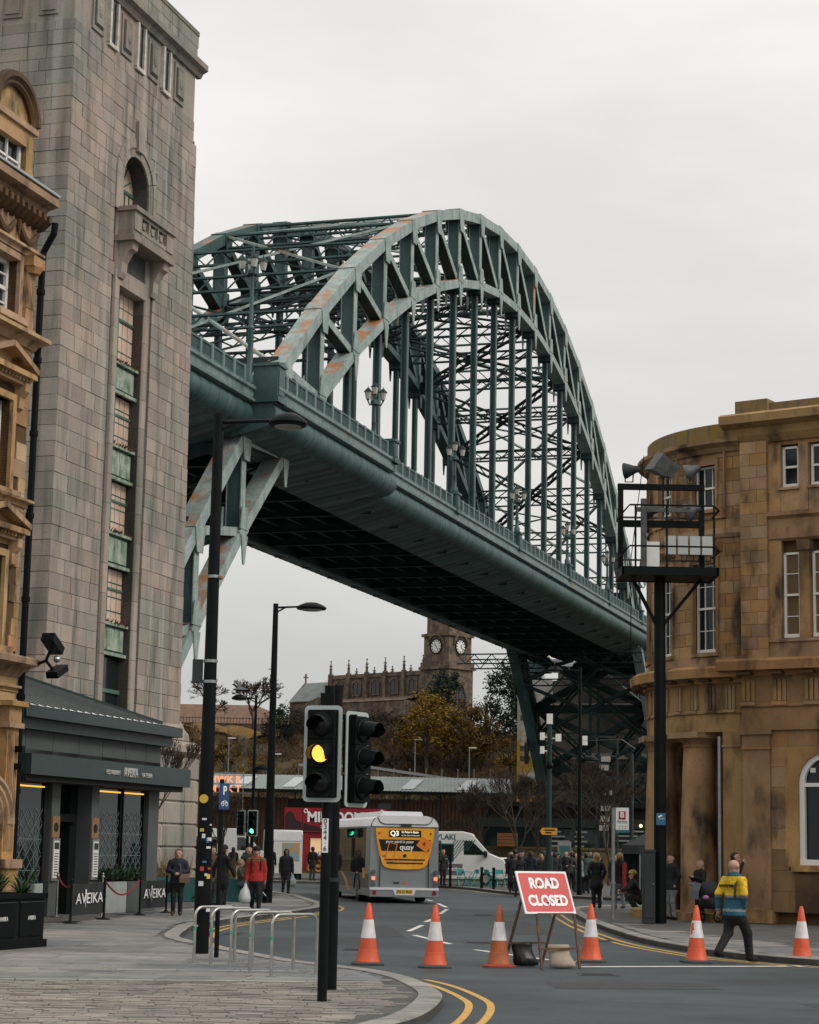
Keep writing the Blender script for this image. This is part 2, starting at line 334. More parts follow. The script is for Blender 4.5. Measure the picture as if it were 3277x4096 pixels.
for P in (near, lay, rk):
    for d, nm in ((-.33, 0), (-.60, 1)):
        bm = B(); Q = offs(P, d); Q = Q[1 if nm else 5:]
        ribbon(bm, Q, .095, .0045); bm.o('yellow_line', yel, road_o)
Q = offs([p for p in KFs if 84 < p.y < 106 and p.x < 8], -.45)
bm = B(); ribbon(bm, Q, .12, .0045); bm.o('yellow_line', yel, road_o)
lines('lane_dash', whi, [[(1.0, 42.6), (.81, 43.65), (.59, 44.9), (.28, 46.7)], [(.16, 48.8), (.52, 52.8)], [(.62, 55.1), (1.05, 59.8)], [(1.14, 62.3), (1.45, 67.3)], [(1.48, 69.5), (1.27, 74.35)], [(1.13, 77.4), (.93, 79.6)], [(1.43, 40.4), (2.21, 38.2), (2.65, 37.1)]], .13)
lines('stop_line', whi, [[(3.0, 35.1), (7.2, 36.7)]], .2)
lines('lane_line', whi, [[(-10, 106), (-3.2, 104.4)], [(-7, 89.5), (-3.1, 88.6)], [(-16, 103), (-11, 105)], [(5.6, 79.5), (6.0, 75.5)]], .16)
# patches, covers and a crack in the carriageway
patch_m = mat('asphalt_patch', (.040, .045, .047), .7, c2=(.055, .06, .062), ns=2, bump=.8, bs=60); iron = mat('cast_iron', (.035, .034, .033), .5, .4, c2=(.06, .05, .045), ns=9)
for P in ([(2.2, 29.5), (4.6, 29.9), (4.5, 31.3), (2.1, 30.9)], [(-.6, 45), (.1, 45.3), (-.3, 52), (-1.0, 51.6)], [(2.6, 48), (3.6, 48.2), (3.4, 57), (2.5, 57)], [(5.4, 26), (7.4, 26.6), (7.2, 28), (5.2, 27.4)]):
    bm = B(); bm.add([(x, y, .003) for x, y in P], [(0, 1, 2, 3)]); bm.o('road_patch', patch_m, road_o)
for (x, y, w, d) in ((3.1, 33.0, .3, .3), (1.6, 43.5, .3, .3), (-.9, 39.5, .22, .35), (4.45, 45.5, .2, .45), (-3.7, 45.5, .2, .45), (2.4, 62, .3, .3)):
    bm = B(); bm.box(x - w, x + w, y - d, y + d, -.01, .006); mo = bm.o('drain_cover', iron, road_o)
    for k in range(5): bm = B(); bm.box(x - w * .8, x + w * .8, y - d * .8 + k * d * .36, y - d * .8 + k * d * .36 + d * .14, .006, .009); bm.o('cover_rib', patch_m, mo)
rgc = random.Random(6)
for (x, y, a, n) in ((1.5, 27, .35, 26), (3.6, 40, 2.2, 22), (.3, 31.2, -.3, 16)):
    P = [(x, y)]
    for k in range(n): a += rgc.gauss(0, .28); x += .16 * cos(a); y += .22 * sin(a); P.append((x, y))
    bm = B(); ribbon(bm, [Vector((*p, 0)) for p in P], .018, .0035); bm.o('crack', patch_m, road_o)
# far bank
hill_m = mat('winter_hillside', (.065, .048, .022), .95, c2=(.13, .078, .022), ns=.12, nd_=9, lo=.4, hi=.6, dirt=(.05, .05, .02), da=.6, ds=.3, bump=1, bs=2)
grass_m = mat('dry_grass', (.22, .11, .014), .95, c2=(.09, .06, .018), ns=.3, nd_=8, bump=1, bs=5)
def sm(a, b, x): u = min(1, max(0, (x - a) / (b - a))); return u * u * (3 - 2 * u)
def hz(x, y):
    s = x * AX.x + y * AX.y
    z = .6 + 8.5 * sm(246, 268, y - .1 * x) + 9.0 * sm(268, 292, y - .1 * x)
    return z + .5 * sin(x * .35 + 1.3 * sin(y * .21)) * sm(246, 256, y) + .3 * sin(x * 1.1 + y * .7) * sm(250, 256, y)
hb = B(); xs = [-120 + 3 * i for i in range(81)]; ys = [222 + 2.5 * j for j in range(45)] + [360, 420, 600, 1500]
hb.add([(x * (1 + max(0, y - 330) / 300), y, (hz(x, y) if y < 400 else 16) if y > 222 else -6) for y in ys for x in xs],
       [(j * 81 + i, j * 81 + i + 1, (j + 1) * 81 + i + 1, (j + 1) * 81 + i) for j in range(len(ys) - 1) for i in range(80)])
hill_o = tag(hb.o('hill', hill_m, smooth=2), kind='structure')
# ================================================================ ARCH BRIDGE
br = thing('arch_bridge', 'green steel through-arch bridge spanning high above the street and river', 'bridge', ST(158, -46.6), RZ)
S0 = 158
def zu(x): return 50.75 - .00783 * x * x            # upper chord, x from crown
def zl(x): return 45.7 - .0076 * (x - 1) ** 2       # lower chord
PITCH = 5.92; NP = 13
ux = [PITCH * (i + .0) for i in range(-NP, NP + 1)]; YA = 6.8
rivet = steel_t
def gusset(bm, c, d1, w, h, y, th=.05):
    bm.prism([(c[0] - w / 2, c[1] - h / 2), (c[0] + w / 2, c[1] - h / 2), (c[0] + w / 2, c[1] + h / 2), (c[0] - w / 2, c[1] + h / 2)], y - th / 2, y + th / 2, lambda u, v, q: (u, q, v))
def channel(name, a, b, w, h, t, m, flange=.12):
    """riveted box member: two flange plates standing proud of a web"""
    bm = B(); a = Vector(a); b = Vector(b); d = (b - a).normalized(); side = Vector((0, 1, 0)); nrm = d.cross(side).normalized()
    bm.beam(a, b, w - .10, h - .06, nrm)
    for sg in (-1, 1):
        bm.beam(a + nrm * sg * (h / 2 - .03), b + nrm * sg * (h / 2 - .03), w, .06, nrm)
        bm.beam(a + side * sg * (w / 2 - .02), b + side * sg * (w / 2 - .02), .05, h * .86, nrm)
    return bm.o(name, m, br)
for ya in (-YA, YA):
    for i in range(2 * NP):
        x0, x1 = ux[i], ux[i + 1]
        if x0 < -80: x0 = -79
        if x1 > 80: x1 = 79
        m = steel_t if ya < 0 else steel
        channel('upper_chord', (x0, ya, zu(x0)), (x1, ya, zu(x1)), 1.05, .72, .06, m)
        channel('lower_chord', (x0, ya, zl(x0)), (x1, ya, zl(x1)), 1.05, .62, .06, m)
        d = Vector((x1 - x0, 0, zu(x1) - zu(x0))).normalized()   # splice plates
        for (xx, zz, dd) in ((x0, zu(x0), 1), (x0, zl(x0), -1)):
            bm = B(); bm.beam(Vector((xx, ya, zz)) - d * .55, Vector((xx, ya, zz)) + d * .55, 1.11, .78 if dd > 0 else .68, d.cross(Vector((0, 1, 0)))); bm.o('splice_plate', m, br)
    for i in range(1, 2 * NP):
        x = ux[i]; a, b = zl(x), zu(x)
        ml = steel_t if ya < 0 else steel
        bm = B(); bm.box(x - .26, x + .26, ya - .36, ya + .36, a, b - .2)
        bm.o('post', steel, br)
        for sg in (-1, 1): bm = B(); bm.box(x - .31, x + .31, ya + sg * .40 - .03, ya + sg * .40 + .03, a, b - .2); bm.o('post_flange', ml, br)
        # diagonal of the bay to the right
        if i < 2 * NP - 1:
            x1 = ux[i + 1]
            p, q = (Vector((x, ya, zu(x) - .2)), Vector((x1, ya, zl(x1)))) 
            bm = B(); d = (q - p).normalized(); nr = d.cross(Vector((0, 1, 0)))
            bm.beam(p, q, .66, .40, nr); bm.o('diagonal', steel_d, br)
            for sg in (-1, 1):
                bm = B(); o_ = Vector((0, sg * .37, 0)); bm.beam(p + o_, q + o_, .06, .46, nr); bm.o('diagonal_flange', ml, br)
        for sg in (-1, 1):
            y = ya + sg * .56
            bm = B(); bm.prism([(x - .62, b - .1), (x + .62, b - .1), (x + .42, b - 1.35), (x - .34, b - 1.35)], y - .03, y + .03, lambda u, v, w: (u, w, v)); bm.o('upper_gusset', ml, br)
            bm = B(); bm.prism([(x - .62, a + .1), (x + .55, a + .1), (x + .3, a + 1.3), (x - .4, a + 1.3)], y - .03, y + .03, lambda u, v, w: (u, w, v))
            bm.prism([(x - .45, a - .2), (x + .45, a - .2), (x + .12, a - 1.75), (x - .12, a - 1.75)], y - .03, y + .03, lambda u, v, w: (u, w, v)); bm.o('lower_gusset', ml, br)
        if -52 < x < 52: bm = B(); bm.box(x - .42, x + .42, ya - .5, ya + .5, a - .75, a - .2); bm.o('hanger_block', steel_d, br)
        if a > 27.5:   # hanger down to the deck
            bm = B()
            for sg in (-1, 1): bm.box(x - .22, x + .22, ya + sg * .17 - .045, ya + sg * .17 + .045, 24.4, a - .3)
            bm.box(x - .05, x + .05, ya - .15, ya + .15, 24.4, a - .4)
            bm.o('hanger', steel, br)
# lateral bracing between the two arches, latticed
def lattice(name, p, q, h=.9, n=None, w=.16, m=None):
    p = Vector(p); q = Vector(q); L = (q - p).length; n = n or max(4, int(L / .95)); d = (q - p) / n; up = Vector((0, 0, 1)) * (h / 2)
    bm = B()
    bm.beam(p + up, q + up, .34, .12); bm.beam(p - up, q - up, .34, .12)
    for k in range(n):
        a = p + d * k; b = p + d * (k + 1); sg = 1 if k % 2 else -1
        bm.beam(a + up * sg, b - up * sg, .07, .09)
    return bm.o(name, m or steel_d, br)
for i in range(0, 2 * NP + 1):
    x = ux[i]
    if abs(x) > 76: continue
    if zu(x) > 27: 
        lattice('top_strut', (x, -YA + .4, zu(x) - .3), (x, YA - .4, zu(x) - .3), m=steel)
    if zl(x) > 29 or zl(x) < 22: lattice('bottom_strut', (x, -YA + .4, zl(x) + .1), (x, YA - .4, zl(x) + .1), .7)
for i in range(0, 2 * NP, 2):
    x, x1 = ux[i], ux[i + 2] if i + 2 <= 2 * NP else ux[i + 1]
    xm = (x + x1) / 2
    for f, hmin, nm in ((zu, 27, 'top_bracing'), (zl, 29, 'bottom_bracing')):
        if f(x) < hmin and f(x1) < hmin and f(xm) > 20 or abs(xm) > 76: continue
        for a, b in (((x, -YA + .4, f(x)), (x1, YA - .4, f(x1))), ((x, YA - .4, f(x)), (x1, -YA + .4, f(x1)))):
            if min(a[2], b[2]) < 28 < max(a[2], b[2]) and f is zl: continue
            if nm == 'bottom_bracing' or abs(xm) > 60: lattice(nm, (a[0], a[1], a[2] + .1), (b[0], b[1], b[2] + .1), .62)
            else:
                bm = B(); bm.beam((a[0], a[1], a[2] + .12), (b[0], b[1], b[2] + .12), .26, .16); bm.o(nm, steel_t, br)
for i in range(0, 2 * NP + 1):   # sway frames between the posts
    x = ux[i]
    if zl(x) > 30 and i % 2 == 0:
        for a, b in (((x, -YA + .4, zu(x) - .8), (x, YA - .4, zl(x) + .6)), ((x, YA - .4, zu(x) - .8), (x, -YA + .4, zl(x) + .6))):
            bm = B(); bm.beam(a, b, .12, .14); bm.o('sway_brace', steel_d, br)
for sg in (-1, 1):   # cross-braced panels between the legs below the deck
    lo = [x for x in ux if 48 < abs(x) < 78 and x * sg > 0]
    lo.sort(key=abs)
    for k in range(len(lo) - 1):
        x, x1 = lo[k], lo[k + 1]
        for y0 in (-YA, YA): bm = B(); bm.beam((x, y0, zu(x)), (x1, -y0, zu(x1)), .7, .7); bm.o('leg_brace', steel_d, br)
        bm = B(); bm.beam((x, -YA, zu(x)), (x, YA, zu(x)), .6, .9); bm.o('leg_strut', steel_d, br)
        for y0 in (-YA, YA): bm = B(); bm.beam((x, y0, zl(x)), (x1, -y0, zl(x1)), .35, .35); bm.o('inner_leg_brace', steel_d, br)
for ya in (-YA, YA):   # plated webs of the legs on the far bank
    for k in range(2 * NP):
        x, x1 = ux[k], min(ux[k + 1], 79)
        if x < 52: continue
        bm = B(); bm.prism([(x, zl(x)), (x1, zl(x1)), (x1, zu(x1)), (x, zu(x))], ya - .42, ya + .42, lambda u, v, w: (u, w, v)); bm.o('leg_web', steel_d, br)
# --- deck
DX0, DX1 = -96, 84
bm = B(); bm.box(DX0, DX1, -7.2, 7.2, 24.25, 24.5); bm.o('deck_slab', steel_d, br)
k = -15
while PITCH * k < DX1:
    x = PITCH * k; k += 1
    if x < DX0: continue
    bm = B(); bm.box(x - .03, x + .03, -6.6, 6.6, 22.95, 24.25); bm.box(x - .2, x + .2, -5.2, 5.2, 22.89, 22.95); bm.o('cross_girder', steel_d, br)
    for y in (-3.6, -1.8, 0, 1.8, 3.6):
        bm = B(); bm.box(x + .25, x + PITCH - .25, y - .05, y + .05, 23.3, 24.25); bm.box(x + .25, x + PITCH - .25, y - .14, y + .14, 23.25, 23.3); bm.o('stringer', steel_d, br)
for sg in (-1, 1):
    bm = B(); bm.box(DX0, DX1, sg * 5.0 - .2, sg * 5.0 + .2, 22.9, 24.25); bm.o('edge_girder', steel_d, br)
# coved soffit plates, one ring after another, with a dark seam between them
def cove(dy):
    prof = [(-7.9 - dy, 24.74), (-8.1 - dy, 24.54), (-8.19 - dy, 24.25), (-8.15 - dy, 23.95), (-7.98 - dy, 23.66), (-7.72 - dy, 23.46), (-7.35 - dy, 23.36)]
    st = [(0, .14), (.02, .0), (.25, -.012), (.5, -.018), (.75, -.012), (.98, 0), (1.0, .14)]
    rings = []
    cx, cz = -7.4 - dy, 24.15
    for u, e in st:
        r = []
        for (y, z) in prof:
            v = Vector((y - cx, z - cz)); L = v.length or 1
            r.append((u * 1.184, y - v.x / L * e, z - v.y / L * e if z < 24.7 else z))
        rings.append(r)
    b = B(); b.loft(rings, False, False); return b.mesh('soffit_plate', steel, True)
def boards(dy):
    b = B(); n = 4; L = 1.184 / n
    for k in range(n): b.prism([(-7.4 - dy, 23.37), (-4.7, 22.66), (-4.7, 22.78), (-7.4 - dy, 23.49)], k * L + .03, (k + 1) * L - .04, lambda u, v, w: (w, u, v))
    b.prism([(-7.4 - dy, 23.49), (-4.7, 22.78), (-4.7, 22.82), (-7.4 - dy, 23.53)], 0, 1.184, lambda u, v, w: (w, u, v)); return b.mesh('soffit_boards', steel_s)
steel_s = mat('soffit_paint', (.14, .19, .185), .6, c2=(.10, .15, .145), ns=.6, spec=.25, isl=.4)
CV = {0: cove(0), 1: cove(1.25)}; BD = {0: boards(0), 1: boards(1.25)}
for xx in (-60.56, -40.0):
    bm = B(); bm.prism([(-7.9, 24.74), (-9.15, 24.74), (-9.36, 24.54), (-9.45, 24.25), (-9.4, 23.95), (-9.23, 23.66), (-8.97, 23.46), (-8.6, 23.36), (-7, 22.95), (-7, 24.74)], xx - .04, xx + .04, lambda u, v, w: (w, u, v)); bm.o('soffit_end_plate', steel, br)
wide = lambda x: 1 if -60.5 < x < -40 else 0
x = DX0
while x < DX1 - .6:
    ob('soffit_plate', CV[wide(x)], br, (x, 0, 0)); ob('soffit_boards', BD[wide(x)], br, (x, 0, 0)); ob('soffit_boards', BD[0], br, (x + 1.184, 0, 0), (0, 0, pi))
    ob('soffit_plate', CV[0], br, (x + 1.184, 0, 0), (0, 0, pi)); x += 1.184
# fascia, railing, pilasters
def railpanel(L, h=.86):
    b = B(); n = 9
    for i in range(n): xx = L * (i + .5) / n; b.box(xx - .035, xx + .035, -.03, .03, .16, h - .1)
    b.box(0, L, -.06, .06, .08, .16); b.box(0, L, -.08, .08, h - .12, h); return b
RL = 1.48
RP = railpanel(RL - .3).mesh('railing_panel', steel); RPo = B().box(-.15, .15, -.09, .09, 0, .9).box(-.09, .09, -.11, .11, .15, .75).mesh('railing_post', steel_f)
for sg in (-1, 1):
    spans = [(DX0, -60.5, 0), (-60.5, -40, 1), (-40, DX1, 0)] if sg < 0 else [(DX0, DX1, 0)]
    for a, b, wd in spans:
        y = sg * (8.0 + 1.25 * wd)
        x = a
        while x < b - .1:   # fascia plates
            x1 = min(b, x + PITCH); bm = B()
            yo = y; bm.prism([(yo, 24.7), (yo + sg * .34, 24.74), (yo + sg * .36, 24.86), (yo + sg * .2, 24.92), (yo + sg * .2, 25.32), (yo + sg * .34, 25.4), (yo + sg * .34, 25.56), (yo + sg * .15, 25.64), (yo - sg * .4, 25.66), (yo - sg * .4, 24.7)], x + .01, x1 - .01, lambda u, v, w: (w, u, v))
            bm.o('fascia_plate', steel_f, br); x = x1
        x = a + .3
        while x < b - .4:
            ob('railing_post', RPo, br, (x, y + sg * .02, 25.65))
            if x + RL < b: ob('railing_panel', RP, br, (x + .15, y + sg * .02, 25.65))
            x += RL
        bm = B(); bm.box(a, b, y - sg * 2.2 if sg > 0 else y, y if sg > 0 else y + 2.2, 25.3, 25.36); bm.o('footway', steel_d, br)
def pilaster(x, y, w, d, z0=25.3, z1=26.6):
    b = B(); b.box(x - w / 2, x + w / 2, y - d / 2, y + d / 2, z0, z1); b.box(x - w / 2 - .1, x + w / 2 + .1, y - d / 2 - .1, y + d / 2 + .1, z1, z1 + .16); b.box(x - w / 2 - .1, x + w / 2 + .1, y - d / 2 - .1, y + d / 2 + .1, z0, z0 + .3)
    for sg in (-1, 1): b.box(x - w / 2 + .15, x + w / 2 - .15, y + sg * (d / 2 + .02) - .02, y + sg * (d / 2 + .02) + .02, z0 + .4, z1 - .15)
    return b.o('pilaster', steel, br)
pilaster(-60.1, -8.85, 1.1, 1.35, 24.72, 26.65); pilaster(-40, -8.9, .9, 1.4)
LX = [-59.2, -39.6, -21, -2.6, 15.8, 33.5, 50.5, 67]
for x in LX[2:]: pilaster(x, -8.0, .9, .62)
for x in LX: pilaster(x, 8.0, .9, .62)
pilaster(75, -8.4, 2.2, 2.2, 22.5, 27.3); pilaster(75, 8.4, 2.2, 2.2, 22.5, 27.3)
# inspection gantry under the far end, trestle towers at the springings
bm = B(); lattice('under_gantry', (52, -8, 22.0), (52, 12, 22.0), 1.0); lattice('under_gantry', (58, -8, 22.0), (58, 12, 22.0), 1.0)
for (xx, yy) in ((83, -3), (83, 3), (-82, -3)):
    for k in range(4):
        bm = B(); bm.box(xx - .15, xx + .15, yy - .15 + (k % 2), yy + .15 + (k % 2), -1 if k < 2 else 0, 22.6)
        if k < 2: bm.o('trestle_leg', steel_d, br)
# street lamps on the parapets
lamp_glass = mat('lantern_glass', (.55, .53, .47), .2)
def lantern(b, g, p, s=1):
    x, y, z = p
    b.cyl((x, y, z), (x, y, z + .1 * s), .06 * s, .1 * s); g.cyl((x, y, z + .1 * s), (x, y, z + .55 * s), .13 * s, .22 * s, 6)
    b.cyl((x, y, z + .55 * s), (x, y, z + .62 * s), .27 * s, .25 * s, 6); b.cyl((x, y, z + .62 * s), (x, y, z + .82 * s), .24 * s, .06 * s, 6); b.cyl((x, y, z + .82 * s), (x, y, z + .95 * s), .03 * s, .01, 6); b.cyl((x, y, z), (x, y, z + .7 * s), .02 * s, n=4)
def bridge_lamp(x, y, z, h, label, tall=False):
    o = thing('bridge_lamp', label, 'street lamp', ST(S0 + x, -46.6 - y, z), RZ, 'lamps along the bridge parapet')
    b = B(); g = B(); e = h - 1.6
    b.lathe([(.24, 0), (.24, .35), (.15, .5), (.13, e * .5), (.18, e * .5 + .08), (.11, e * .55), (.10, e), (.28, e + .1), (.26, e + .3), (.1, e + .42), (.09, h - .95 if not tall else h)], n=10)
    b.o('lamp_column', steel, o, smooth=True)
    arm = B()
    for k in range(4 if tall else 3):
        a = k * 2 * pi / (4 if tall else 3) + .5; c, s_ = cos(a), sin(a)
        arm.tube([(c * .12, s_ * .12, e + .1), (c * .4, s_ * .4, e), (c * .55, s_ * .55, e + .25)], .05); bb = B(); gg = B()
        lantern(bb, gg, (c * .55, s_ * .55, e + .25)); q = bb.o('lantern', steel_d, o); gg.o('lantern_glass', lamp_glass, q)
    arm.o('arms', steel, o)
    if not tall: bb = B(); gg = B(); lantern(bb, gg, (0, 0, h - .95)); q = bb.o('lantern', steel_d, o); gg.o('lantern_glass', lamp_glass, q)
WHERE = ['beside the lowest end of the arch', 'at the step in the railing', 'second beyond the railing step', 'at the middle of the railing', 'second past the middle of the span', 'third past the middle of the span', 'beside the floodlight platform', 'farthest along the deck']
for x, w in list(zip(LX, WHERE))[1:]: bridge_lamp(x, -8.0, 26.76, 3.9, 'green cast lamp with three lanterns ' + w)
bridge_lamp(LX[0] - 1.6, -8.0, 25.7, 7.4, 'tall green lamp mast with lanterns on the big parapet pedestal beside the tower', True)
granite_j = mat('granite_joint_fill', (.09, .085, .075), .9, c2=(.06, .06, .055), ns=3)
# ================================================================ GRANITE TOWER beside the bridge
cream = mat('pale_blind_glass', (.62, .47, .37), .25, c2=(.50, .36, .27), ns=1.2, spec=.5)
grn = mat('green_window_paint', (.04, .13, .10), .5, c2=(.10, .20, .15), ns=2)
grnw = mat('stained_green_panel', (.16, .24, .15), .6, c2=(.48, .50, .42), ns=2.2, dirt=(.05, .12, .04), da=.9, ds=2)
fern = mat('dead_fern', (.16, .055, .02), .9, c2=(.06, .03, .015), ns=8)
tw = thing('granite_tower', 'tall pink-grey granite bridge tower with balcony and slit windows', 'tower', ST(65.6, -33.5), RZ)
TX, TY = 12.25, 6.0
c = B()
TXZ = lambda z: 12.25 - .02 * (z - 8) if z < 31.6 else 11.45
c.loft([[(7.2, .06, z), (TXZ(z) - .05, .06, z), (TXZ(z) - .05, TY, z), (7.2, TY, z)] for z in (5, 31.55, 31.65, 34.4)])
c.box(.05, 4.8, .06, TY, 5, 34.4).box(4.8, 7.2, .06, TY, 23.4, 26.35).box(4.8, 7.2, .8, TY, 5, 23.4).box(4.8, 7.2, .9, TY, 26.35, 29.5).box(4.8, 7.2, .06, TY, 29.5, 34.4)
arc = [(6 - 1.2 * cos(pi * i / 12), 27.7 + 1.2 * sin(pi * i / 12)) for i in range(13)]
c.prism(arc + [(7.2, 29.5), (4.8, 29.5)], .06, .9, lambda u, v, w: (u, w, v))
c.o('core_wall', granite_j, tw)
rg = random.Random(4); np_ = 0; rest = B(); z = 6.75
def hole(x0, x1, z0, z1):
    return False
def rows(z, h):
    if z < 26.1: return ((0, 4.08), (7.9, TX)) if z < 23.2 or z > 24.1 else ((0, 4.3), (7.7, TX))
    zz = max(0, z - 27.7)
    if zz > 1.9: return ((0, TX),)
    w = sqrt(1.94 ** 2 - zz * zz); return ((0, 6 - w), (6 + w, TX))
cells = []
while z < 32.3:
    h = rg.choice([.56, .60, .64]) if z < 20 else rg.choice([.48, .52, .56]); TX = TXZ(z + h)
    if z + h > 32.3: h = 32.35 - z
    for lo, hi in rows(z, h):
        x = lo
        while x < hi - .01:
            w = min(rg.choice([.6, .8, .95, 1.15]), hi - x)
            if hi - x - w < .35: w = hi - x
            if not hole(x, x + w, z, z + h): cells.append((x, w, z, h, 0))
            x += w
    y = 0
    while y < TY:
        w = min(rg.choice([.8, 1.1, 1.4]), TY - y)
        if TY - y - w < .3: w = TY - y
        cells.append((y, w, z, h, 1)); y += w
    z += h
for (a, w, z, h, f) in cells:
    e = rg.uniform(-.012, .012); g = .02
    if f == 0 and np_ < 292:
        piece('granite_block', granite, tw, (a + w / 2, .03 + e, z + h / 2), (w - g, .09, h - g)); np_ += 1
    elif f == 0: rest.box(a + g / 2, a + w - g / 2, -.015 + e, .075, z + g / 2, z + h - g / 2)
    else: rest.box(-.015 + e, .075, a + g / 2, a + w - g / 2, z + g / 2, z + h - g / 2)
tag(rest.o('granite_blocks', granite, tw), kind='stuff')
for x0, x1 in ((4.32, 4.8), (7.2, 7.68)):   # jamb pilasters of the tall slit
    z = 5.5
    while z < 26.2:
        h = min(1.15, 26.2 - z); b = B(); b.prism([(x0, .1), (x0 + .05, -.04), (x1 - .05, -.04), (x1, .02), (x1, .8), (x0, .8)] if x0 < 5 else [(x0, .8), (x0, .02), (x0 + .05, -.04), (x1 - .05, -.04), (x1, .1), (x1, .8)], z + .008, z + h - .008); b.o('jamb_stone', granite, tw); z += h
b = B(); b.box(4.35, 7.65, -.03, .55, 23.35, 24.0); b.o('lintel', granite, tw)
for x0 in (4.1, 7.68):
    b = B(); b.box(x0, x0 + .2, .1, .16, 6.6, 27.6); b.o('groove', granite_dk, tw)
for r0, r1, yy, nm in ((1.55, 1.92, -.06, 'arch_moulding'), (1.2, 1.55, -.01, 'arch_ring')):
    for k in range(9):
        a0, a1 = pi * k / 9 + .01, pi * (k + 1) / 9 - .01; am = (a0 + a1) / 2
        b = B(); b.prism([(6 - r * cos(a), 27.7 + r * sin(a)) for r, a in ((r0, a0), (r1, a0), (r1 * 1.003, am), (r1, a1), (r0, a1), (r0 * 1.003, am))], yy, .1, lambda u, v, w: (u, w, v)); b.o('voussoir', granite, tw)
    for sx in (-1, 1):
        b = B(); b.box(*sorted((6 + sx * r0, 6 + sx * r1)), yy, .1, 26.3, 27.7); b.o(nm, granite, tw)
for k in range(9):
    a0, a1 = pi * k / 9, pi * (k + 1) / 9; b = B(); b.prism([(6 - r * cos(a), 27.7 + r * sin(a)) for r, a in ((1.9, a0), (2.65, a0), (2.68, (a0 + a1) / 2), (2.65, a1), (1.9, a1))], .012, .1, lambda u, v, w: (u, w, v)); b.o('spandrel_stone', granite, tw)
b = B(); b.prism([(5.75, 29.1), (6.25, 29.1), (6.35, 30.3), (5.65, 30.3)], -.16, .1, lambda u, v, w: (u, w, v)); b.o('keystone', granite, tw)
# arched window
aw = B(); aw.prism([(4.8, 26.35)] + arc + [(7.2, 26.35)], .72, .76, lambda u, v, w: (u, w, v)); aw = aw.o('arched_window', cream, tw)
b = B()
for k in range(1, 6): a = pi * k / 6; b.beam((6 - .35 * cos(a), .70, 27.7 + .35 * sin(a)), (6 - 1.2 * cos(a), .70, 27.7 + 1.2 * sin(a)), .04, .05, (0, 1, 0))
b.box(4.8, 7.2, .66, .73, 27.62, 27.74)
for x in (5.2, 5.6, 6.0, 6.4, 6.8): b.box(x - .025, x + .025, .67, .73, 26.35, 27.65)
b.box(4.8, 7.2, .66, .73, 27.0, 27.08); b.o('glazing_bars', grn, aw)
# slit windows and spandrels
for (z0, z1) in ((20.4, 23.35), (17.1, 19.2), (13.7, 15.8), (10.2, 12.4)):
    w_ = B(); w_.box(4.8, 7.2, .50, .54, z0, z1); wo = w_.o('slit_window', grn, tw)
    n = 5 if z1 - z0 > 2.5 else 4
    for i in range(5):
        for k in range(n):
            dx, dz = 2.4 / 5, (z1 - z0) / n; piece('pane', cream, wo, (4.8 + dx * (i + .5), .49, z0 + dz * (k + .5)), (dx - .05, .03, dz - .06))
    b = B(); b.box(5.72, 5.80, .42, .5, z0, z1); b.box(4.8, 7.2, .42, .5, z0 + (z1 - z0) * .62, z0 + (z1 - z0) * .62 + .09); b.o('mullion', grn, wo)
for (z0, z1) in ((19.2, 20.4), (15.8, 17.1), (12.4, 13.7), (9.0, 10.2)):
    b = B(); b.box(4.8, 7.2, .33, .5, z0, z1); so_ = b.o('spandrel', grn, tw)
    b = B(); b.box(4.95, 7.05, .27, .33, z0 + .22, z1 - .15); b.o('spandrel_panel', grnw, so_)
    b = B(); b.box(4.8, 7.2, .18, .5, z0, z0 + .12); b.box(4.8, 7.2, .15, .5, z1 - .05, z1 + .06); b.o('ledge', grnw, so_)
    b = B()
    for k in range(45): x = rg.uniform(4.85, 7.1); y = rg.uniform(.1, .4); b.cyl((x, y, z1 + .05), (x + rg.uniform(-.12, .12), y - .1, z1 + rg.uniform(.08, .22)), .035, .005, 4)
    tag(b.o('fern', fern, so_), kind='stuff')
b = B(); b.box(4.8, 7.2, .5, .54, 5, 9.0); wo = b.o('low_window', win, tw); b = B(); b.box(5.5, 5.6, .4, .5, 5, 9); b.box(4.8, 7.2, .4, .5, 7.6, 7.75); b.o('mullion', grn, wo)
b = B(); b.box(4.85, 5.45, .44, .5, 5.2, 7.5); b.o('pale_blind', mat('pale_green_blind', (.42, .46, .33), .6), wo)
# balcony
b = B(); b.box(4.3, 8.2, -.8, .1, 25.0, 25.22); b.box(4.38, 8.12, -.7, .1, 25.22, 25.45); b.box(4.4, 4.75, -.75, .05, 25.45, 26.2).box(7.75, 8.1, -.75, .05, 25.45, 26.2); b.box(4.75, 5.05, -.75, -.5, 25.45, 26.2).box(7.45, 7.75, -.75, -.5, 25.45, 26.2).box(5.05, 7.45, -.72, -.52, 25.45, 25.6).box(5.05, 7.45, -.72, -.52, 26.08, 26.2); b.box(5.8, 5.88, -.72, -.52, 25.6, 26.08).box(6.62, 6.7, -.72, -.52, 25.6, 26.08)
bal = b.o('balcony', granite, tw)
b = B(); b.box(4.3, 8.2, -.85, .1, 26.2, 26.38); b.o('balcony_rail', granite, bal)
for x in (5.05, 5.88, 6.7):
    b = B(); X = x + .375
    for s1 in (-1, 1): b.beam((x + .03, -.6, 25.6 if s1 > 0 else 26.08), (x + .72, -.6, 26.08 if s1 > 0 else 25.6), .1, .09, (0, 1, 0))
    b.cyl((X, -.68, 25.84), (X, -.52, 25.84), .15, n=12); b.o('balustrade_ornament', granite, bal)
b = B(); b.box(5, 7.5, -.45, -.4, 25.45, 26.2); b.o('balcony_shadow_back', granite_dk, bal)
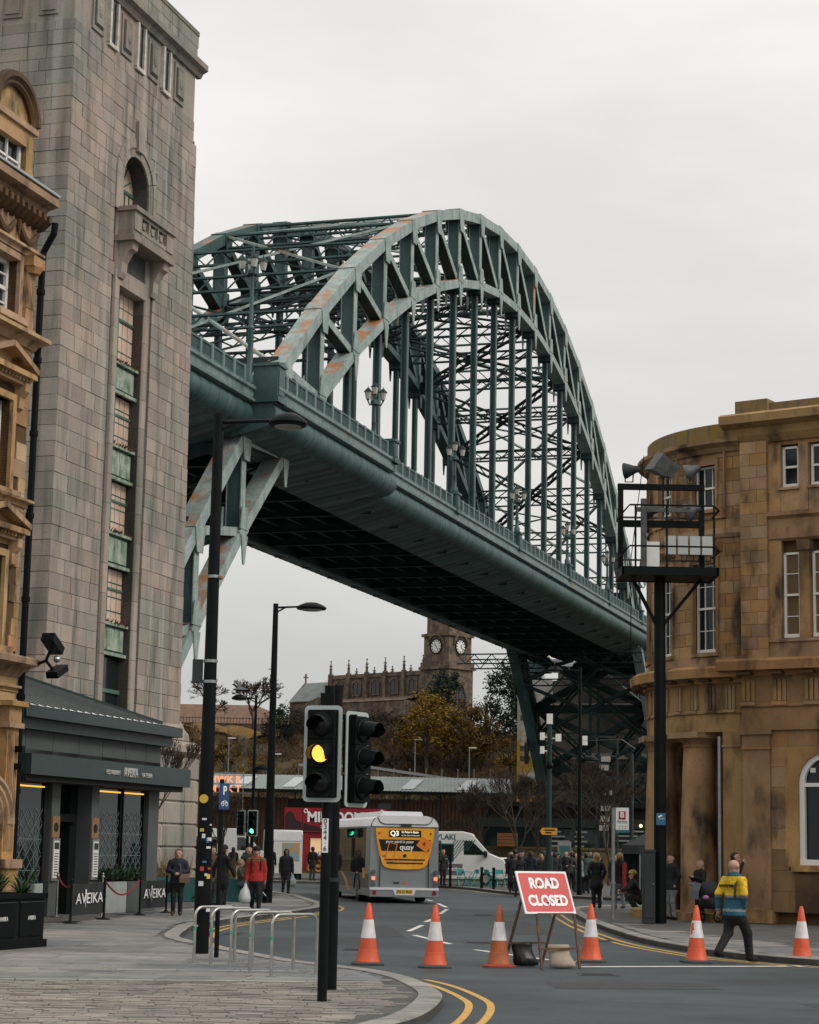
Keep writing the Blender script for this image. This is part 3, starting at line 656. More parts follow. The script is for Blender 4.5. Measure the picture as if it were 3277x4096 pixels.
for x in (4.5, 7.5):
    b = B(); b.prism([(.06, 23.6), (-.12, 23.6), (-.2, 23.8), (-.22, 24.2), (-.45, 24.6), (-.62, 24.7), (-.66, 25.0), (.06, 25.0)], x, x + .5, lambda u, v, w: (w, u, v)); b.o('corbel', granite, bal)
TX = 11.45
# frieze of small windows and carved panels, cornice, parapet
b = B(); b.box(.0, TX, .02, .1, 32.35, 34.4); b.box(.02, .1, .1, TY, 32.35, 34.4); fz = b.o('frieze', granite, tw)
for x in (3.2, 5.75, 8.3):
    b = B(); b.box(x - .28, x + .28, -.01, .02, 32.6, 34.3); w_ = b.o('frieze_window', win, tw)
    b = B(); b.box(x - .44, x - .28, -.13, .02, 32.45, 34.35); b.box(x + .28, x + .42, -.1, .02, 32.45, 34.35); b.box(x - .44, x + .42, -.12, .02, 32.4, 32.55); b.o('pale_jamb', mat('bird_stained_stone', (.62, .58, .5), .8, c2=(.4, .38, .33), ns=3), w_)
for x in (1.9, 4.5, 7.05, 9.7):
    b = B(); b.box(x - .5, x + .5, -.05, .02, 32.55, 34.2); p_ = b.o('carved_panel', granite, tw)
    b = B(); b.box(x - .36, x + .36, -.03 - .06, -.05, 32.75, 34.0); b.o('panel_field', granite_dk, p_); b = B(); b.box(x - .3, x + .3, -.13, -.09, 32.82, 33.93); b.sph((x, -.12, 33.4), .2, .08, .3); b.o('panel_carving', granite, p_)
for y in (1.1, 2.6):
    b = B(); b.box(-.05, .02, y - .4, y + .4, 32.6, 34.2); b.box(-.1, -.05, y - .3, y + .3, 32.75, 34.0); b.o('carved_panel', granite, tw)
b = B(); b.prism([(.1, 34.4), (-.1, 34.4), (-.2, 34.6), (-.42, 34.7), (-.42, 34.95), (-.3, 35.05), (.1, 35.05)], -.42, TX + .36, lambda u, v, w: (w, u, v)); b.box(-.42, .1, .1, TY, 34.6, 35.05); b.box(TX - .1, TX + .36, .1, TY, 34.6, 35.05); b.o('cornice', granite, tw)
for k in range(12):
    for r_ in (0, 1):
        x = -.1 + k * 1.03 + (.5 if r_ else 0) - (.2 if r_ else 0); x1 = min(x + 1.02, TX - .15)
        if x1 - x > .1: piece('parapet_block', granite, tw, ((x + x1) / 2, .1, 35.31 + r_ * .52), (x1 - x - .012, .5, .5))
b = B(); b.box(.0, TX - .2, .3, TY, 35.05, 36.1); b.box(-.1, TX - .15, -.18, .4, 36.1, 36.3); b.o('parapet_coping', mat('mossy_granite', (.13, .15, .09), .9, c2=(.25, .22, .18), ns=1.5), tw)
TX = 12.25
# moulded plinth and rusticated base
b = B(); b.prism([(.1, 6.9), (-.02, 6.75), (-.1, 6.55), (-.3, 6.35), (-.32, 6.1), (.1, 6.1)], -.32, TX + .32, lambda u, v, w: (w, u, v)); b.box(TX, TX + .3, -.1, TY, 6.1, 6.45); b.box(-.3, 0, 0, TY, 6.1, 6.5); b.o('plinth_moulding', granite, tw)
b = B(); b.prism([(.1, 6.1), (-.45, 6.05), (-.68, 5.85), (-.7, 5.6), (-.5, 5.42), (.1, 5.4)], -.75, TX + .75, lambda u, v, w: (w, u, v)); b.box(TX, TX + .72, .1, TY, 5.45, 6.05); b.o('torus_moulding', granite, tw)
z = 0
for k in range(6):
    h = .9; x = -.6
    while x < TX + .5:
        w = min(2.05, TX + .85 - x); b = B(); b.m = Matrix.Translation((x, 0, z))
        b.loft([[(0, 0, u), (w, 0, u), (w, .5, u), (0, .5, u)] if False else [(e, -.6 + e, u), (w - e, -.6 + e, u), (w - e, .4, u), (e, .4, u)] for u, e in ((.0, .1), (.07, .02), (h - .07, .02), (h, .1))]); b.o('rusticated_block', granite, tw); x += w
    z += h
b = B(); b.box(-.3, TX + .55, 0, TY, 0, 5.4); b.o('base_core', granite_dk, tw)
# ================================================================ LEFT SANDSTONE BUILDING
lb = thing('sandstone_office', 'ornate warm sandstone building with dormer, cornice and pedimented windows at the picture edge', 'building', ST(43.2, -22.8), RZ)
frame_w = mat('white_sash', (.74, .73, .70), .45)
XL = -6.5; openings = []
def lwin(xa, xb, z0, z1, ped=None, arch=False):
    openings.append((xa, xb, z0, z1))
    b = B(); b.box(xa, xb, .32, .36, z0, z1); w_ = b.o('window', win, lb)
    b = B(); b.box(xa, xa + .1, .24, .32, z0, z1); b.box(xb - .1, xb, .24, .32, z0, z1); b.box(xa, xb, .24, .32, z0, z0 + .12); b.box(xa, xb, .24, .32, z1 - .1, z1); b.box(xa, xb, .24, .32, (z0 + z1) / 2 - .04, (z0 + z1) / 2 + .05); b.box((xa + xb) / 2 - .03, (xa + xb) / 2 + .03, .25, .32, z0, z1)
    for k in (.25, .75): b.box(xa, xb, .26, .32, z0 + (z1 - z0) * k - .02, z0 + (z1 - z0) * k + .02)
    b.o('sash', frame_w, w_)
    b = B(); b.prism([(xa - .16, z0), (xa, z0), (xa, z1), (xb, z1), (xb, z0), (xb + .16, z0), (xb + .16, z1 + .16), (xa - .16, z1 + .16)], -.07, .3, lambda u, v, w: (u, w, v)); b.o('architrave', sandst_l, w_)
    b = B(); b.box(xa - .3, xb + .3, -.22, .1, z0 - .16, z0); b.o('sill', sandst_l, w_)
    if ped:
        a, zb = ped; xm = (xa + xb) / 2; hw = (xb - xa) / 2 + .55
        b = B(); b.box(xm - hw, xm + hw, -.38, .1, zb, zb + .13); b.prism([(xm - hw, zb + .13), (xm + hw, zb + .13), (xm, a)], -.08, .1, lambda u, v, w: (u, w, v))
        for sg in (-1, 1): b.beam((xm + sg * hw, -.2, zb + .19), (xm, -.2, a + .06), .45, .13, (0, 0, 1))
        b.box(xm - hw + .1, xm + hw - .1, -.2, .1, zb - .16, zb)
        for k in range(14): x = xm - hw + .15 + k * (2 * hw - .3) / 13; b.box(x - .04, x + .04, -.28, -.05, zb - .08, zb)
        b.o('pediment', sandst_l, w_)
        for sg in (-1, 1):
            b = B(); x = xm + sg * (hw - .22); b.prism([(.0, zb - .75), (-.1, zb - .7), (-.12, zb - .45), (-.24, zb - .3), (-.26, zb - .1), (0, zb - .1)], x - .12, x + .12, lambda u, v, w: (w, u, v)); b.o('console', sandst_l, w_)
for xm in (-1.6, -4.6):
    lwin(xm - .72, xm + .72, 10.0, 12.15, (13.3, 12.72)); lwin(xm - .72, xm + .72, 6.35, 8.45, (9.5, 9.0)); lwin(xm - .72, xm + .72, 14.15, 15.55)
wall = B()
zs = sorted({0, 20.0} | {z for o_ in openings for z in o_[2:]}); xs_ = sorted({XL, 0} | {x for o_ in openings for x in o_[:2]})
for i in range(len(xs_) - 1):
    for j in range(len(zs) - 1):
        xm, zm = (xs_[i] + xs_[i + 1]) / 2, (zs[j] + zs[j + 1]) / 2
        if zm > 17.3 or any(a < xm < b_ and c_ < zm < d_ for a, b_, c_, d_ in openings): continue
        wall.box(xs_[i], xs_[i + 1], .03, .5, zs[j], zs[j + 1])
wall.box(XL, 0, .5, 8, 0, 17.3); wall.o('wall', sand_dk, lb)
rg = random.Random(21); z = 6.3
while z < 16.0:
    h = rg.choice([.36, .42, .46]); x = XL + 3.0
    while x < -.02:
        w = min(rg.choice([.34, .5, .66, .8]), -x); xm = x + w / 2
        if w > .1 and not any(x + w > a - .16 and x < b_ + .16 and z + h > c_ - .16 and z < d_ + .16 for a, b_, c_, d_ in openings): piece('ashlar_block', sandst_l, lb, (xm, .02, z + h / 2), (w - .008, .06, h - .008))
        x += w
    z += h
def mould(name, z0, z1, d, m=sandst_l, ret=.0):
    b = B(); h = z1 - z0; b.prism([(.1, z0), (-.08, z0), (-d * .35, z0 + h * .3), (-d * .5, z0 + h * .5), (-d, z0 + h * .62), (-d, z1 - h * .08), (-d * .9, z1), (.1, z1)], XL, ret + d * .5, lambda u, v, w: (w, u, v)); return b.o(name, m, lb)
mould('main_cornice', 16.75, 17.35, .52, ret=-.2); mould('sill_course', 13.55, 13.85, .42); mould('string_course', 9.72, 9.9, .22); mould('shop_cornice', 5.7, 6.15, .5); mould('architrave_course', 15.75, 15.95, .2); mould('impost', 5.35, 5.5, .15)
b = B(); b.box(XL, .08, -.55, .2, 17.36, 17.42); b.o('lead_flashing', mat('lead', (.45, .46, .46), .5, .3), lb)
for k in range(22):
    x = -5.9 + k * .28; b = B(); b.prism([(0, 16.5), (-.16, 16.55), (-.36, 16.72), (-.36, 16.88), (0, 16.88)], x - .07, x + .07, lambda u, v, w: (w, u, v)); b.o('modillion', sand_dk, lb)
b = B(); b.box(XL, 0, -.02, .06, 15.95, 16.6); b.o('frieze', sandst_l, lb)
for k in range(3):
    b = B(); x0 = -3.4 + k * 1.15; b.tube([(x0 + .95 * u, -.1, 16.42 - .36 * sin(pi * u)) for u in [i / 8 for i in range(9)]], [.05 + .05 * sin(pi * i / 8) for i in range(9)], 6); b.cyl((x0, -.1, 16.48), (x0, -.1, 16.1), .06, .02, 6); b.o('garland', sand_dk, lb)
for x in (-.38, -2.85):   # fluted pilaster between the upper windows
    b = B(); b.box(x - .24, x + .24, -.16, .05, 13.9, 14.0); b.box(x - .2, x + .2, -.1, .05, 14.0, 15.35)
    for k in range(5): b.cyl((x - .16 + k * .08, -.1, 14.5), (x - .16 + k * .08, -.1, 15.3), .032, n=6)
    b.cyl((x, -.1, 15.35), (x, -.1, 15.5), .2, .28, 8); b.box(x - .3, x + .3, -.3, .05, 15.5, 15.75); b.o('fluted_pilaster', sandst_l, lb)
x = -.34   # ground-floor pilaster
b = B(); b.box(x - .36, x + .36, -.32, .05, 0, .9); b.box(x - .42, x + .42, -.38, .05, 1.3, 1.5); b.box(x - .36, x + .36, -.3, .05, .9, 1.3); b.box(x - .28, x + .28, -.2, .05, 1.5, 4.5)
for k in range(6): b.cyl((x - .2 + k * .08, -.2, 1.7), (x - .2 + k * .08, -.2, 4.4), .03, n=6)
b.box(x - .36, x + .36, -.3, .05, 4.5, 4.62); b.box(x - .3, x + .3, -.24, .05, 4.62, 5.0); b.box(x - .4, x + .4, -.36, .05, 5.0, 5.12); b.o('ground_pilaster', sandst_l, lb)
b = B(); b.box(XL, 0, -.04, .03, .0, 1.2); b.box(XL, 0, -.04, .03, 5.0, 5.7); b.o('ground_floor_wall', sandst_l, lb)
b = B()
for r in (.75, .9, 1.05): b.tube([(-1.3 - r * cos(pi * i / 14), -.12 - (r - .75) * .3, 2.3 + r * sin(pi * i / 14)) for i in range(15)], .09, 6)
b.o('shop_arch', sandst_l, lb)
for z in (3.55, 3.95): b = B(); b.box(-.28, -.14, -.42, -.2, z, z + .14); b.o('wall_light', black, lb)
# dormer with segmental pediment
dm = B(); dm.box(-2.7, -2.3, -.1, 1.6, 17.4, 18.75).box(-.95, -.62, -.1, 1.6, 17.4, 18.75).box(-2.3, -.95, -.1, 1.6, 18.35, 18.75).box(-2.3, -.95, -.1, 1.6, 17.4, 17.5); dmo = dm.o('dormer', sandst_l, lb)
b = B(); b.box(-2.3, -.95, .1, .14, 17.5, 18.35); b.o('dormer_pane', win, dmo)
b = B(); b.box(-2.3, -2.2, .04, .1, 17.5, 18.35); b.box(-1.05, -.95, .04, .1, 17.5, 18.35); b.box(-1.65, -1.6, .04, .1, 17.5, 18.35); b.box(-2.3, -.95, .04, .1, 17.9, 17.95); b.box(-2.3, -.95, .04, .1, 17.5, 17.58); b.o('dormer_sash', frame_w, dmo)
b = B(); b.box(-2.8, -.5, -.18, .1, 18.75, 18.9); b.prism([(-1.6 - .95 * cos(pi * i / 14), 18.9 + .85 * sin(pi * i / 14)) for i in range(15)], -.02, .1, lambda u, v, w: (u, w, v)); b.o('tympanum', sandst_l, dmo)
b = B(); b.tube([(-1.6 - 1.02 * cos(pi * i / 14), -.12, 18.95 + .92 * sin(pi * i / 14)) for i in range(15)], .14, 6); b.tube([(-1.6 - .9 * cos(pi * i / 14), -.1, 18.9 + .8 * sin(pi * i / 14)) for i in range(15)], .08, 6); b.o('pediment_moulding', sand_dk, dmo)
b = B(); b.prism([(-1.6 - 1.05 * cos(pi * i / 14), 18.95 + 1.0 * sin(pi * i / 14)) for i in range(15)], .1, 3.2, lambda u, v, w: (u, w, v)); b.o('barrel_roof', mat('mossy_lead', (.35, .21, .03), .9, c2=(.18, .13, .04), ns=3), dmo)
b = B(); b.prism([(-.62, 17.4), (.05, 17.4), (-.25, 17.6), (-.4, 17.9), (-.5, 18.3), (-.62, 18.5)], .0, .35, lambda u, v, w: (u, w, v)); b.o('scroll_bracket', sandst_l, dmo)
b = B(); b.prism([(.2, 17.4), (3.5, 20.2), (6, 20.2), (8, 17.4)], XL, -.2, lambda u, v, w: (w, u, v)); b.o('roof', mat('slate', (.06, .065, .07), .6, c2=(.1, .1, .1), ns=2), lb)
b = B(); b.tube([(.1, -.42, 16.75), (.1, -.4, 16.5), (.14, -.12, 16.05), (.14, -.1, 15.0), (.14, -.1, .2)], .085, 8)
for z in (1, 3, 5.2, 7.5, 9.5, 11.5, 13.3, 15): b.cyl((.14, -.1, z), (.14, -.1, z + .12), .11, n=8)
b.o('downpipe', black, lb)
# floodlights on the shop cornice
fl = thing('wall_floodlight', 'black floodlight pair bracketed to the shop cornice above the restaurant roof', 'floodlight', ST(43.35, -22.2, 6.1), RZ)
b = B(); b.tube([(0, .2, -.1), (0, -.1, .0), (0, -.2, .25)], .04); b.tube([(0, -.1, 0), (.2, -.2, -.2)], .04); b.o('bracket', black, fl)
b = B(); b.m = Matrix.Translation((0, -.25, .4)) @ Matrix.Rotation(.5, 4, 'Y'); b.box(-.3, .32, -.16, .16, -.1, .1); b.o('lamp_head', black, fl)
b = B(); b.m = Matrix.Translation((.3, -.25, -.25)) @ Matrix.Rotation(-.4, 4, 'Y'); b.box(-.28, .3, -.15, .15, -.06, .1); b.o('lamp_head', black, fl)
b = B(); b.sph((.15, -.3, .05), .09); b.o('bulb', inox, fl)
# ================================================================ RESTAURANT
av = thing('restaurant', 'dark grey single-storey restaurant with metal roof and patterned windows beneath the tower', 'restaurant', ST(43.8, -23.2, .12), RZ)
zinc = mat('zinc_roof', (.74, .77, .76), .4, 0, c2=(.60, .64, .63), ns=1.5); fasc = mat('dark_green_fascia', (.032, .052, .052), .45, c2=(.04, .06, .06), ns=2); clad = mat('grey_cladding', (.10, .108, .108), .6, c2=(.085, .092, .092), ns=1.5)
dark_in = mat('dark_interior', (.012, .014, .014), .8); amber = mat('amber_strip_light', (.9, .5, .1), .5, emit=(1, .42, .05), es=1.4); patt = mat('window_film', (.15, .19, .19), .5)
b = B(); b.box(0, 8.9, .9, 8, 0, 5.0); b.box(2.1, 2.4, .1, .9, 0, 3.5); b.box(0, .5, .1, .9, 0, 3.5); b.box(8.0, 8.25, .1, .9, 0, 3.5); b.box(0, 8.9, .0, .9, 3.35, 4.0); b.o('wall', dark_in, av)
for x0, x1 in ((2.4, 2.85), (4.65, 5.08), (8.22, 8.9)): b = B(); b.box(x0, x1, .0, .9, 0, 3.4); b.o('pier', clad, av)
b = B(); b.box(.0, 9.6, -.62, .4, 3.36, 3.85); b.o('canopy', fasc, av); b = B(); b.box(.0, 9.35, -.5, .4, 3.22, 3.36); b.o('canopy_soffit', dark_in, av)
b = B(); b.box(0, 8.9, .05, .9, 3.85, 4.5); b.o('panel_backing', dark_in, av)
for x0, x1 in ((0, .85), (.85, 2.3), (2.3, 3.75), (3.75, 5.15), (5.15, 6.55), (6.55, 7.9), (7.9, 8.9)): b = B(); b.box(x0 + .012, x1 - .012, 0, .05, 3.85, 4.5); b.o('cladding_panel', clad, av)
b = B(); b.box(0, 9.1, -.24, .9, 4.46, 4.72); b.o('lower_fascia', fasc, av); b = B(); b.box(-.1, 9.25, -.48, .9, 4.72, 4.98); b.o('upper_fascia', fasc, av)
RS = .33; zr = lambda y: 5.0 + RS * (y + .46)
b = B(); b.add([(-.1, -.46, zr(-.46)), (7.9, -.46, zr(-.46)), (5.5, 6, zr(6)), (-.1, 6, zr(6)), (9.2, -.46, 4.985), (9.2, 6, 4.985)], [(0, 1, 2, 3), (1, 4, 5, 2)]); ro = b.o('roof', zinc, av)
for k in range(19):
    x = .1 + k * .42; ye = 6 if x < 5.5 else 6 - (x - 5.5) / 2.4 * 6.46
    b = B(); b.beam((x, -.46, zr(-.46) + .015), (x, ye, zr(ye) + .015), .035, .035); b.o('standing_seam', clad, ro)
b = B(); b.beam((7.9, -.46, zr(-.46) + .05), (5.5, 6, zr(6) + .05), .14, .08); b.o('hip_cap', fasc, ro)
def lat(x0, x1, z0, z1, y):   # geometric film pattern
    b = B(); n = max(2, round((x1 - x0) / .72)); d = (x1 - x0) / n; m = round((z1 - z0) / d / .9); e = (z1 - z0) / m
    L = lambda p, q, w=.018: b.beam((p[0], y, p[1]), (q[0], y, q[1]), .006, w, (1, 0, 0)) if abs(p[0] - q[0]) < 1e-6 else b.beam((p[0], y, p[1]), (q[0], y, q[1]), .006, w)
    for i in range(n):
        for j in range(m):
            a, c_, zz, zt = x0 + d * i, x0 + d * (i + 1), z0 + e * j, z0 + e * (j + 1); xm, zm = (a + c_) / 2, (zz + zt) / 2
            for p, q in (((a, zz), (c_, zt)), ((a, zt), (c_, zz)), ((a, zm), (xm, zt)), ((xm, zt), (c_, zm)), ((c_, zm), (xm, zz)), ((xm, zz), (a, zm)), ((a, zz), (c_, zz)), ((xm, zz), (xm, zt))): L(p, q)
    return b
for x0, x1 in ((.5, 2.1), (5.08, 6.52), (6.62, 8.0)):
    b = B(); b.box(x0, x1, .08, .11, .3, 3.3); w_ = b.o('window', win, av); lat(x0 + .03, x1 - .03, .35, 2.6, .072).o('window_pattern', patt, w_)
    b = B(); b.box(x0, x0 + .05, .03, .15, .25, 3.35); b.box(x1 - .05, x1, .03, .15, .25, 3.35); b.box(x0, x1, .03, .15, .25, .31); b.o('window_frame', black, w_)
    b = B(); b.box(x0 + .08, x1 - .06, .04, .07, 3.1, 3.135); b.o('strip_light', amber, w_)
b = B(); b.box(2.85, 4.25, .75, .8, 0, 2.3); d_ = b.o('door', black, av)
b = B(); b.box(3.45, 4.2, .70, .75, .1, 2.2); b.o('door_leaf', dark_in, d_); b = B(); b.box(2.92, 3.4, .70, .75, .5, 2.1); b.o('door_glass', win, d_); b = B(); b.cyl((3.42, .62, .75), (3.42, .62, 1.6), .025); b.o('handle', inox, d_); b = B(); b.box(2.85, 4.4, .3, .8, 2.3, 2.5); b.o('door_head', blackm, d_)
b = B(); b.box(2.85, 4.25, .55, .6, 2.5, 3.3); tr = b.o('transom', win, av); b = B(); b.box(4.25, 4.65, .4, .9, 0, 3.3); b.o('recess_wall', blackm, av)
sv = mat('silver_lettering', (.62, .61, .57), .35, .5); lw = mat('white_lettering', (.8, .8, .78), .5)
b = B()
for x0, x1, z0, z1 in ((-.13, .09, 2.95, 2.6), (-.06, .02, 3.1, 2.62), (.13, -.09, 2.95, 2.6), (.06, -.02, 3.1, 2.62)): b.beam((3.5 + x0, .53, z0), (3.5 + x1, .53, z1), .02, .03, (0, 1, 0))
b.o('emblem', sv, tr)
RX = (radians(90), 0, 0)
text('AVEIKA', .34, sv, av, (5.55, -.64, 3.6), RX, .02, xs=.75, shear=.15)
text('RESTAURANT', .17, sv, av, (4.5, -.64, 3.57), RX, .015, xs=.78); text('LATE BAR', .17, sv, av, (6.6, -.64, 3.57), RX, .015, xs=.85)
tan = mat('tan_notice', (.30, .16, .07), .6); paper = mat('menu_paper', (.62, .62, .6), .6)
for x in (2.62, 4.86):
    b = B(); b.box(x - .2, x + .2, -.03, 0, 1.9, 2.42); nb = b.o('notice_board', tan, av); b = B(); b.cyl((x, -.035, 2.15), (x, -.03, 2.15), .12, n=12); b.o('notice_emblem', dark_in, nb)
    b = B(); b.box(x - .2, x + .2, -.06, 0, .85, 1.88); nb = b.o('menu_case', galv, av); b = B(); b.box(x - .15, x + .15, -.07, -.06, .92, 1.82); b.o('menu_sheet', paper, nb); b = B(); b.box(x - .12, x + .12, -.078, -.07, 1.62, 1.78)
    for k in range(9): b.box(x - .1, x + .1, -.076, -.07, .98 + k * .065, 1.0 + k * .065)
    b.o('menu_print', dkgrey, nb)
# ================================================================ CURVED SANDSTONE HALL on the right
gh = thing('sandstone_hall', 'dark golden sandstone hall with rounded columned end and sash windows', 'building', (9.18, 55.95, .12), radians(-34.3))
GR = 4.45; GC = (-.3, 4.75)
def gsec(a0, a1, z0, z1, r0, r1, n=None):
    """block of curved wall between two angles (degrees)"""
    n = n or max(1, round(abs(a1 - a0) / 5)); rings = []
    for i in range(n + 1):
        a = radians(a0 + (a1 - a0) * i / n); c_, s_ = cos(a), sin(a)
        rings.append([(GC[0] - r * c_, GC[1] - r * s_, z) for r, z in ((r0, z0), (r1, z0), (r1, z1), (r0, z1))])
    return B().loft(rings)
def garc(prof, a0=-25, a1=93, n=30):
    return B().lathe(prof, (GC[0], GC[1], 0), n, radians(180 + a0), radians(180 + a1), False)
HW = 5.4; WA = [77, 54.5, 32, 9.5, -13]
edges = [93]
for w in WA: edges += [w + HW, w - HW]
edges.append(-25); MZ0, MZ1, UZ0, UZ1 = 7.35, 9.85, 11.4, 12.65
for i in range(0, len(edges) - 1):
    a1, a0 = edges[i], edges[i + 1]
    if i % 2 == 0: gsec(a0, a1, 6.8, 13.0, 3.9, GR).o('wall_pier', sand_dk, gh)
    else:
        for z0, z1 in ((6.8, MZ0), (MZ1, UZ0), (UZ1, 13.0)): gsec(a0, a1, z0, z1, 3.9, GR).o('window_spandrel', sandst, gh)
BL = {}
def cblock(da, h):
    k = (round(da, 2), round(h, 2))
    if k not in BL:
        a = radians(da / 2) - .0016; rings = [[(-(r) * cos(t), -r * sin(t), z) for r, z in ((GR - .01, .006), (GR + .02, .006), (GR + .02, h - .006), (GR - .01, h - .006))] for t in (-a, 0, a)]
        BL[k] = B().loft(rings).mesh('ashlar', sandst)
    return BL[k]
nb = 0
for i in range(0, len(edges) - 1, 2):
    a1, a0 = edges[i], edges[i + 1]; 
    if a0 < 0: continue
    z = 6.85; row = 0; h = .352
    while z < 12.95:
        n = 2; off = .35 if row % 2 else .65; cuts = [a0, a0 + (a1 - a0) * off, a1]
        for q in range(2):
            ob('ashlar_block', cblock(cuts[q + 1] - cuts[q], h), gh, (GC[0], GC[1], z), (0, 0, radians((cuts[q + 1] + cuts[q]) / 2)))
        z += h; row += 1
def gwin(parent, w, h, nx, nz, y, m=win, lit=False):
    """sash window in a local frame: x across, y depth, z up"""
    b = B(); b.box(-w / 2, w / 2, y, y + .03, 0, h); g = b.o('window_pane', m, parent)
    b = B(); b.box(-w / 2, -w / 2 + .07, y - .06, y, 0, h); b.box(w / 2 - .07, w / 2, y - .06, y, 0, h); b.box(-w / 2, w / 2, y - .06, y, h - .06, h); b.box(-w / 2, w / 2, y - .08, y, 0, .1); b.box(-w / 2, w / 2, y - .07, y, h / 2 - .03, h / 2 + .03)
    for i in range(1, nx): x = -w / 2 + w * i / nx; b.box(x - .013, x + .013, y - .03, y, 0, h)
    for k in range(1, nz):
        if abs(k / nz - .5) > .05: z = h * k / nz; b.box(-w / 2, w / 2, y - .03, y, z - .012, z + .012)
    b.o('sash', frame_w, parent)
warm = mat('lit_interior_glass', (.16, .10, .035), .15)
for a in WA[:4]:
    for z0, z1, nz in ((MZ0, MZ1, 4), (UZ0, UZ1, 2)):
        t = radians(a); e = bpy.data.objects.new('curved_window', None); COL.objects.link(e); e.parent = gh
        e.location = (GC[0] - GR * cos(t), GC[1] - GR * sin(t), z0); e.rotation_euler = (0, 0, t - pi / 2)
        gwin(e, .86, z1 - z0, 3, nz, .22)
        b = B(); b.prism([(-.47, -.02), (-.41, -.02), (-.41, z1 - z0), (.41, z1 - z0), (.41, -.02), (.47, -.02), (.52, z1 - z0 + .16), (-.52, z1 - z0 + .16)], -.05, .1, lambda u, v, w: (u, w, v)); b.o('architrave', sandst, e)
        b = B(); b.box(-.5, .5, -.1, .1, -.12, -.02); b.o('sill', sandst, e)
        if z0 < 8: b = B(); b.prism([(.05, z1 - z0 + .3), (-.1, z1 - z0 + .32), (-.25, z1 - z0 + .45), (-.25, z1 - z0 + .55), (.05, z1 - z0 + .6)], -.62, .62, lambda u, v, w: (w, u, v)); b.o('window_hood', sandst, e)
        else: b = B(); b.prism([(-.75, -.3), (.75, -.3), (.75, 1.65), (-.75, 1.65), (-.75, 1.62), (.70, 1.62), (.70, -.25), (-.75, -.25)], -.05, .05, lambda u, v, w: (u, w, v)); b.o('panel_moulding', sandst, e)
garc([(4.3, 10.55), (4.52, 10.55), (4.58, 10.65), (4.58, 10.8), (4.3, 10.85)]).o('storey_band', sandst, gh)
mossy = mat('mossy_sandstone', (.24, .16, .08), .9, c2=(.30, .185, .03), ns=.9, lo=.45, hi=.7, dirt=(.10, .11, .10), da=.9, ds=1.4, bump=.4, bs=30)
garc([(3.9, 12.95), (4.55, 12.98), (4.62, 13.1), (4.8, 13.2), (4.8, 13.3), (3.9, 13.34)]).o('upper_cornice', sandst, gh); garc([(4.5, 13.3), (4.5, 13.8), (4.1, 13.82)]).o('parapet', mossy, gh)
# entablature of the colonnade
garc([(3.6, 5.13), (4.5, 5.13), (4.5, 5.62), (4.56, 5.64), (4.56, 5.72), (4.5, 5.74), (4.5, 6.46), (4.3, 6.47)]).o('architrave_ring', sandst, gh)
garc([(4.4, 6.44), (4.62, 6.46), (4.7, 6.56), (5.0, 6.6), (5.02, 6.84), (4.9, 6.92), (4.4, 6.95)]).o('main_cornice', sandst, gh)
garc([(4.2, 6.92), (4.5, 6.92), (4.5, 7.2), (4.2, 7.22)]).o('blocking_course', sandst, gh)
for k in range(15):
    a = 88 - k * 8
    for q in (-1.4, 0, 1.4): gsec(a + q - .55, a + q + .55, 5.75, 6.4, 4.48, 4.56, 1).o('triglyph', sandst, gh)
    gsec(a - 2.2, a + 2.2, 5.66, 5.73, 4.5, 4.6, 1).o('regula', sandst, gh); gsec(a - 2, a + 2, 6.5, 6.6, 4.6, 4.9, 1).o('mutule', sand_dk, gh)
for a in (69, 35, 1, -33):
    t = radians(a); x, y = GC[0] - 4.1 * cos(t), GC[1] - 4.1 * sin(t)
    b = B(); b.lathe([(.52, .0), (.51, 1.2), (.495, 2.4), (.46, 3.6), (.42, 4.5), (.45, 4.54), (.43, 4.58), (.44, 4.64), (.60, 4.8)], (x, y, .2), 24); b.o('column', sandst, gh, smooth=True)
    b = B(); b.m = Matrix.Translation((x, y, 0)) @ Matrix.Rotation(t, 4, 'Z'); b.box(-.62, .62, -.62, .62, 4.98, 5.14); b.o('abacus', sandst, gh)
garc([(2.8, 0), (2.8, 5.2)], -25, 93).o('porch_wall', sand_dk, gh)
garc([(5.0, -.12), (5.0, .2), (3.0, .21)]).o('porch_step', sandst, gh)
b = B(); b.cyl((-.80, .25, .9), (-.80, .25, 5.0), .055); b.o('downpipe', galv, gh)
# flat front
FL = 14.0
b = B(); b.box(0, FL, .35, 9, -.1, 13.2); b.o('front_core', sand_dk, gh)
b = B(); b.box(-.65, 0, .14, 2, 0, 5.13); b.box(-.68, .0, .11, 1.5, 4.7, 4.76); b.o('return_pilaster', sandst, gh)
b = B(); b.box(0, .8, .0, .4, .0, 5.02); b.box(-.06, .86, -.06, .4, 5.02, 5.14); b.box(-.03, .83, -.04, .4, 4.62, 4.68); b.box(-.06, .86, -.09, .4, 0, .35); b.o('corner_pier', sandst, gh)
sooty = mat('sooted_sandstone', (.30, .18, .085), .9, c2=(.03, .023, .018), ns=.5, lo=.34, hi=.72, bump=.4, bs=30)
z = 7.0; row = 0
while z < 13.0:   # coursed blocks of the pier
    h = .34
    for x0, x1 in (((0, .5), (.5, .8)) if row % 2 else ((0, .3), (.3, .8))): piece('ashlar_block', sandst, gh, ((x0 + x1) / 2, .17, z + h / 2), (x1 - x0 - .01, .4, h - .01))
    z += h; row += 1
row = 0; z = .3
while z < 5.0:   # coursed wall beside the arched window
    h = .55; x = .8
    while x < FL:
        w = min((.78 if row % 2 else .5) if x < .9 else 1.1, FL - x)
        if z + h < 1.45 or x + w < 1.6 or z > 4.55 or x > 3.1: piece('ashlar_block', sooty if z < 1.5 else sandst, gh, (x + w / 2, .24, z + h / 2), (w - .008, .3, h - .008))
        x += w
    z += h; row += 1
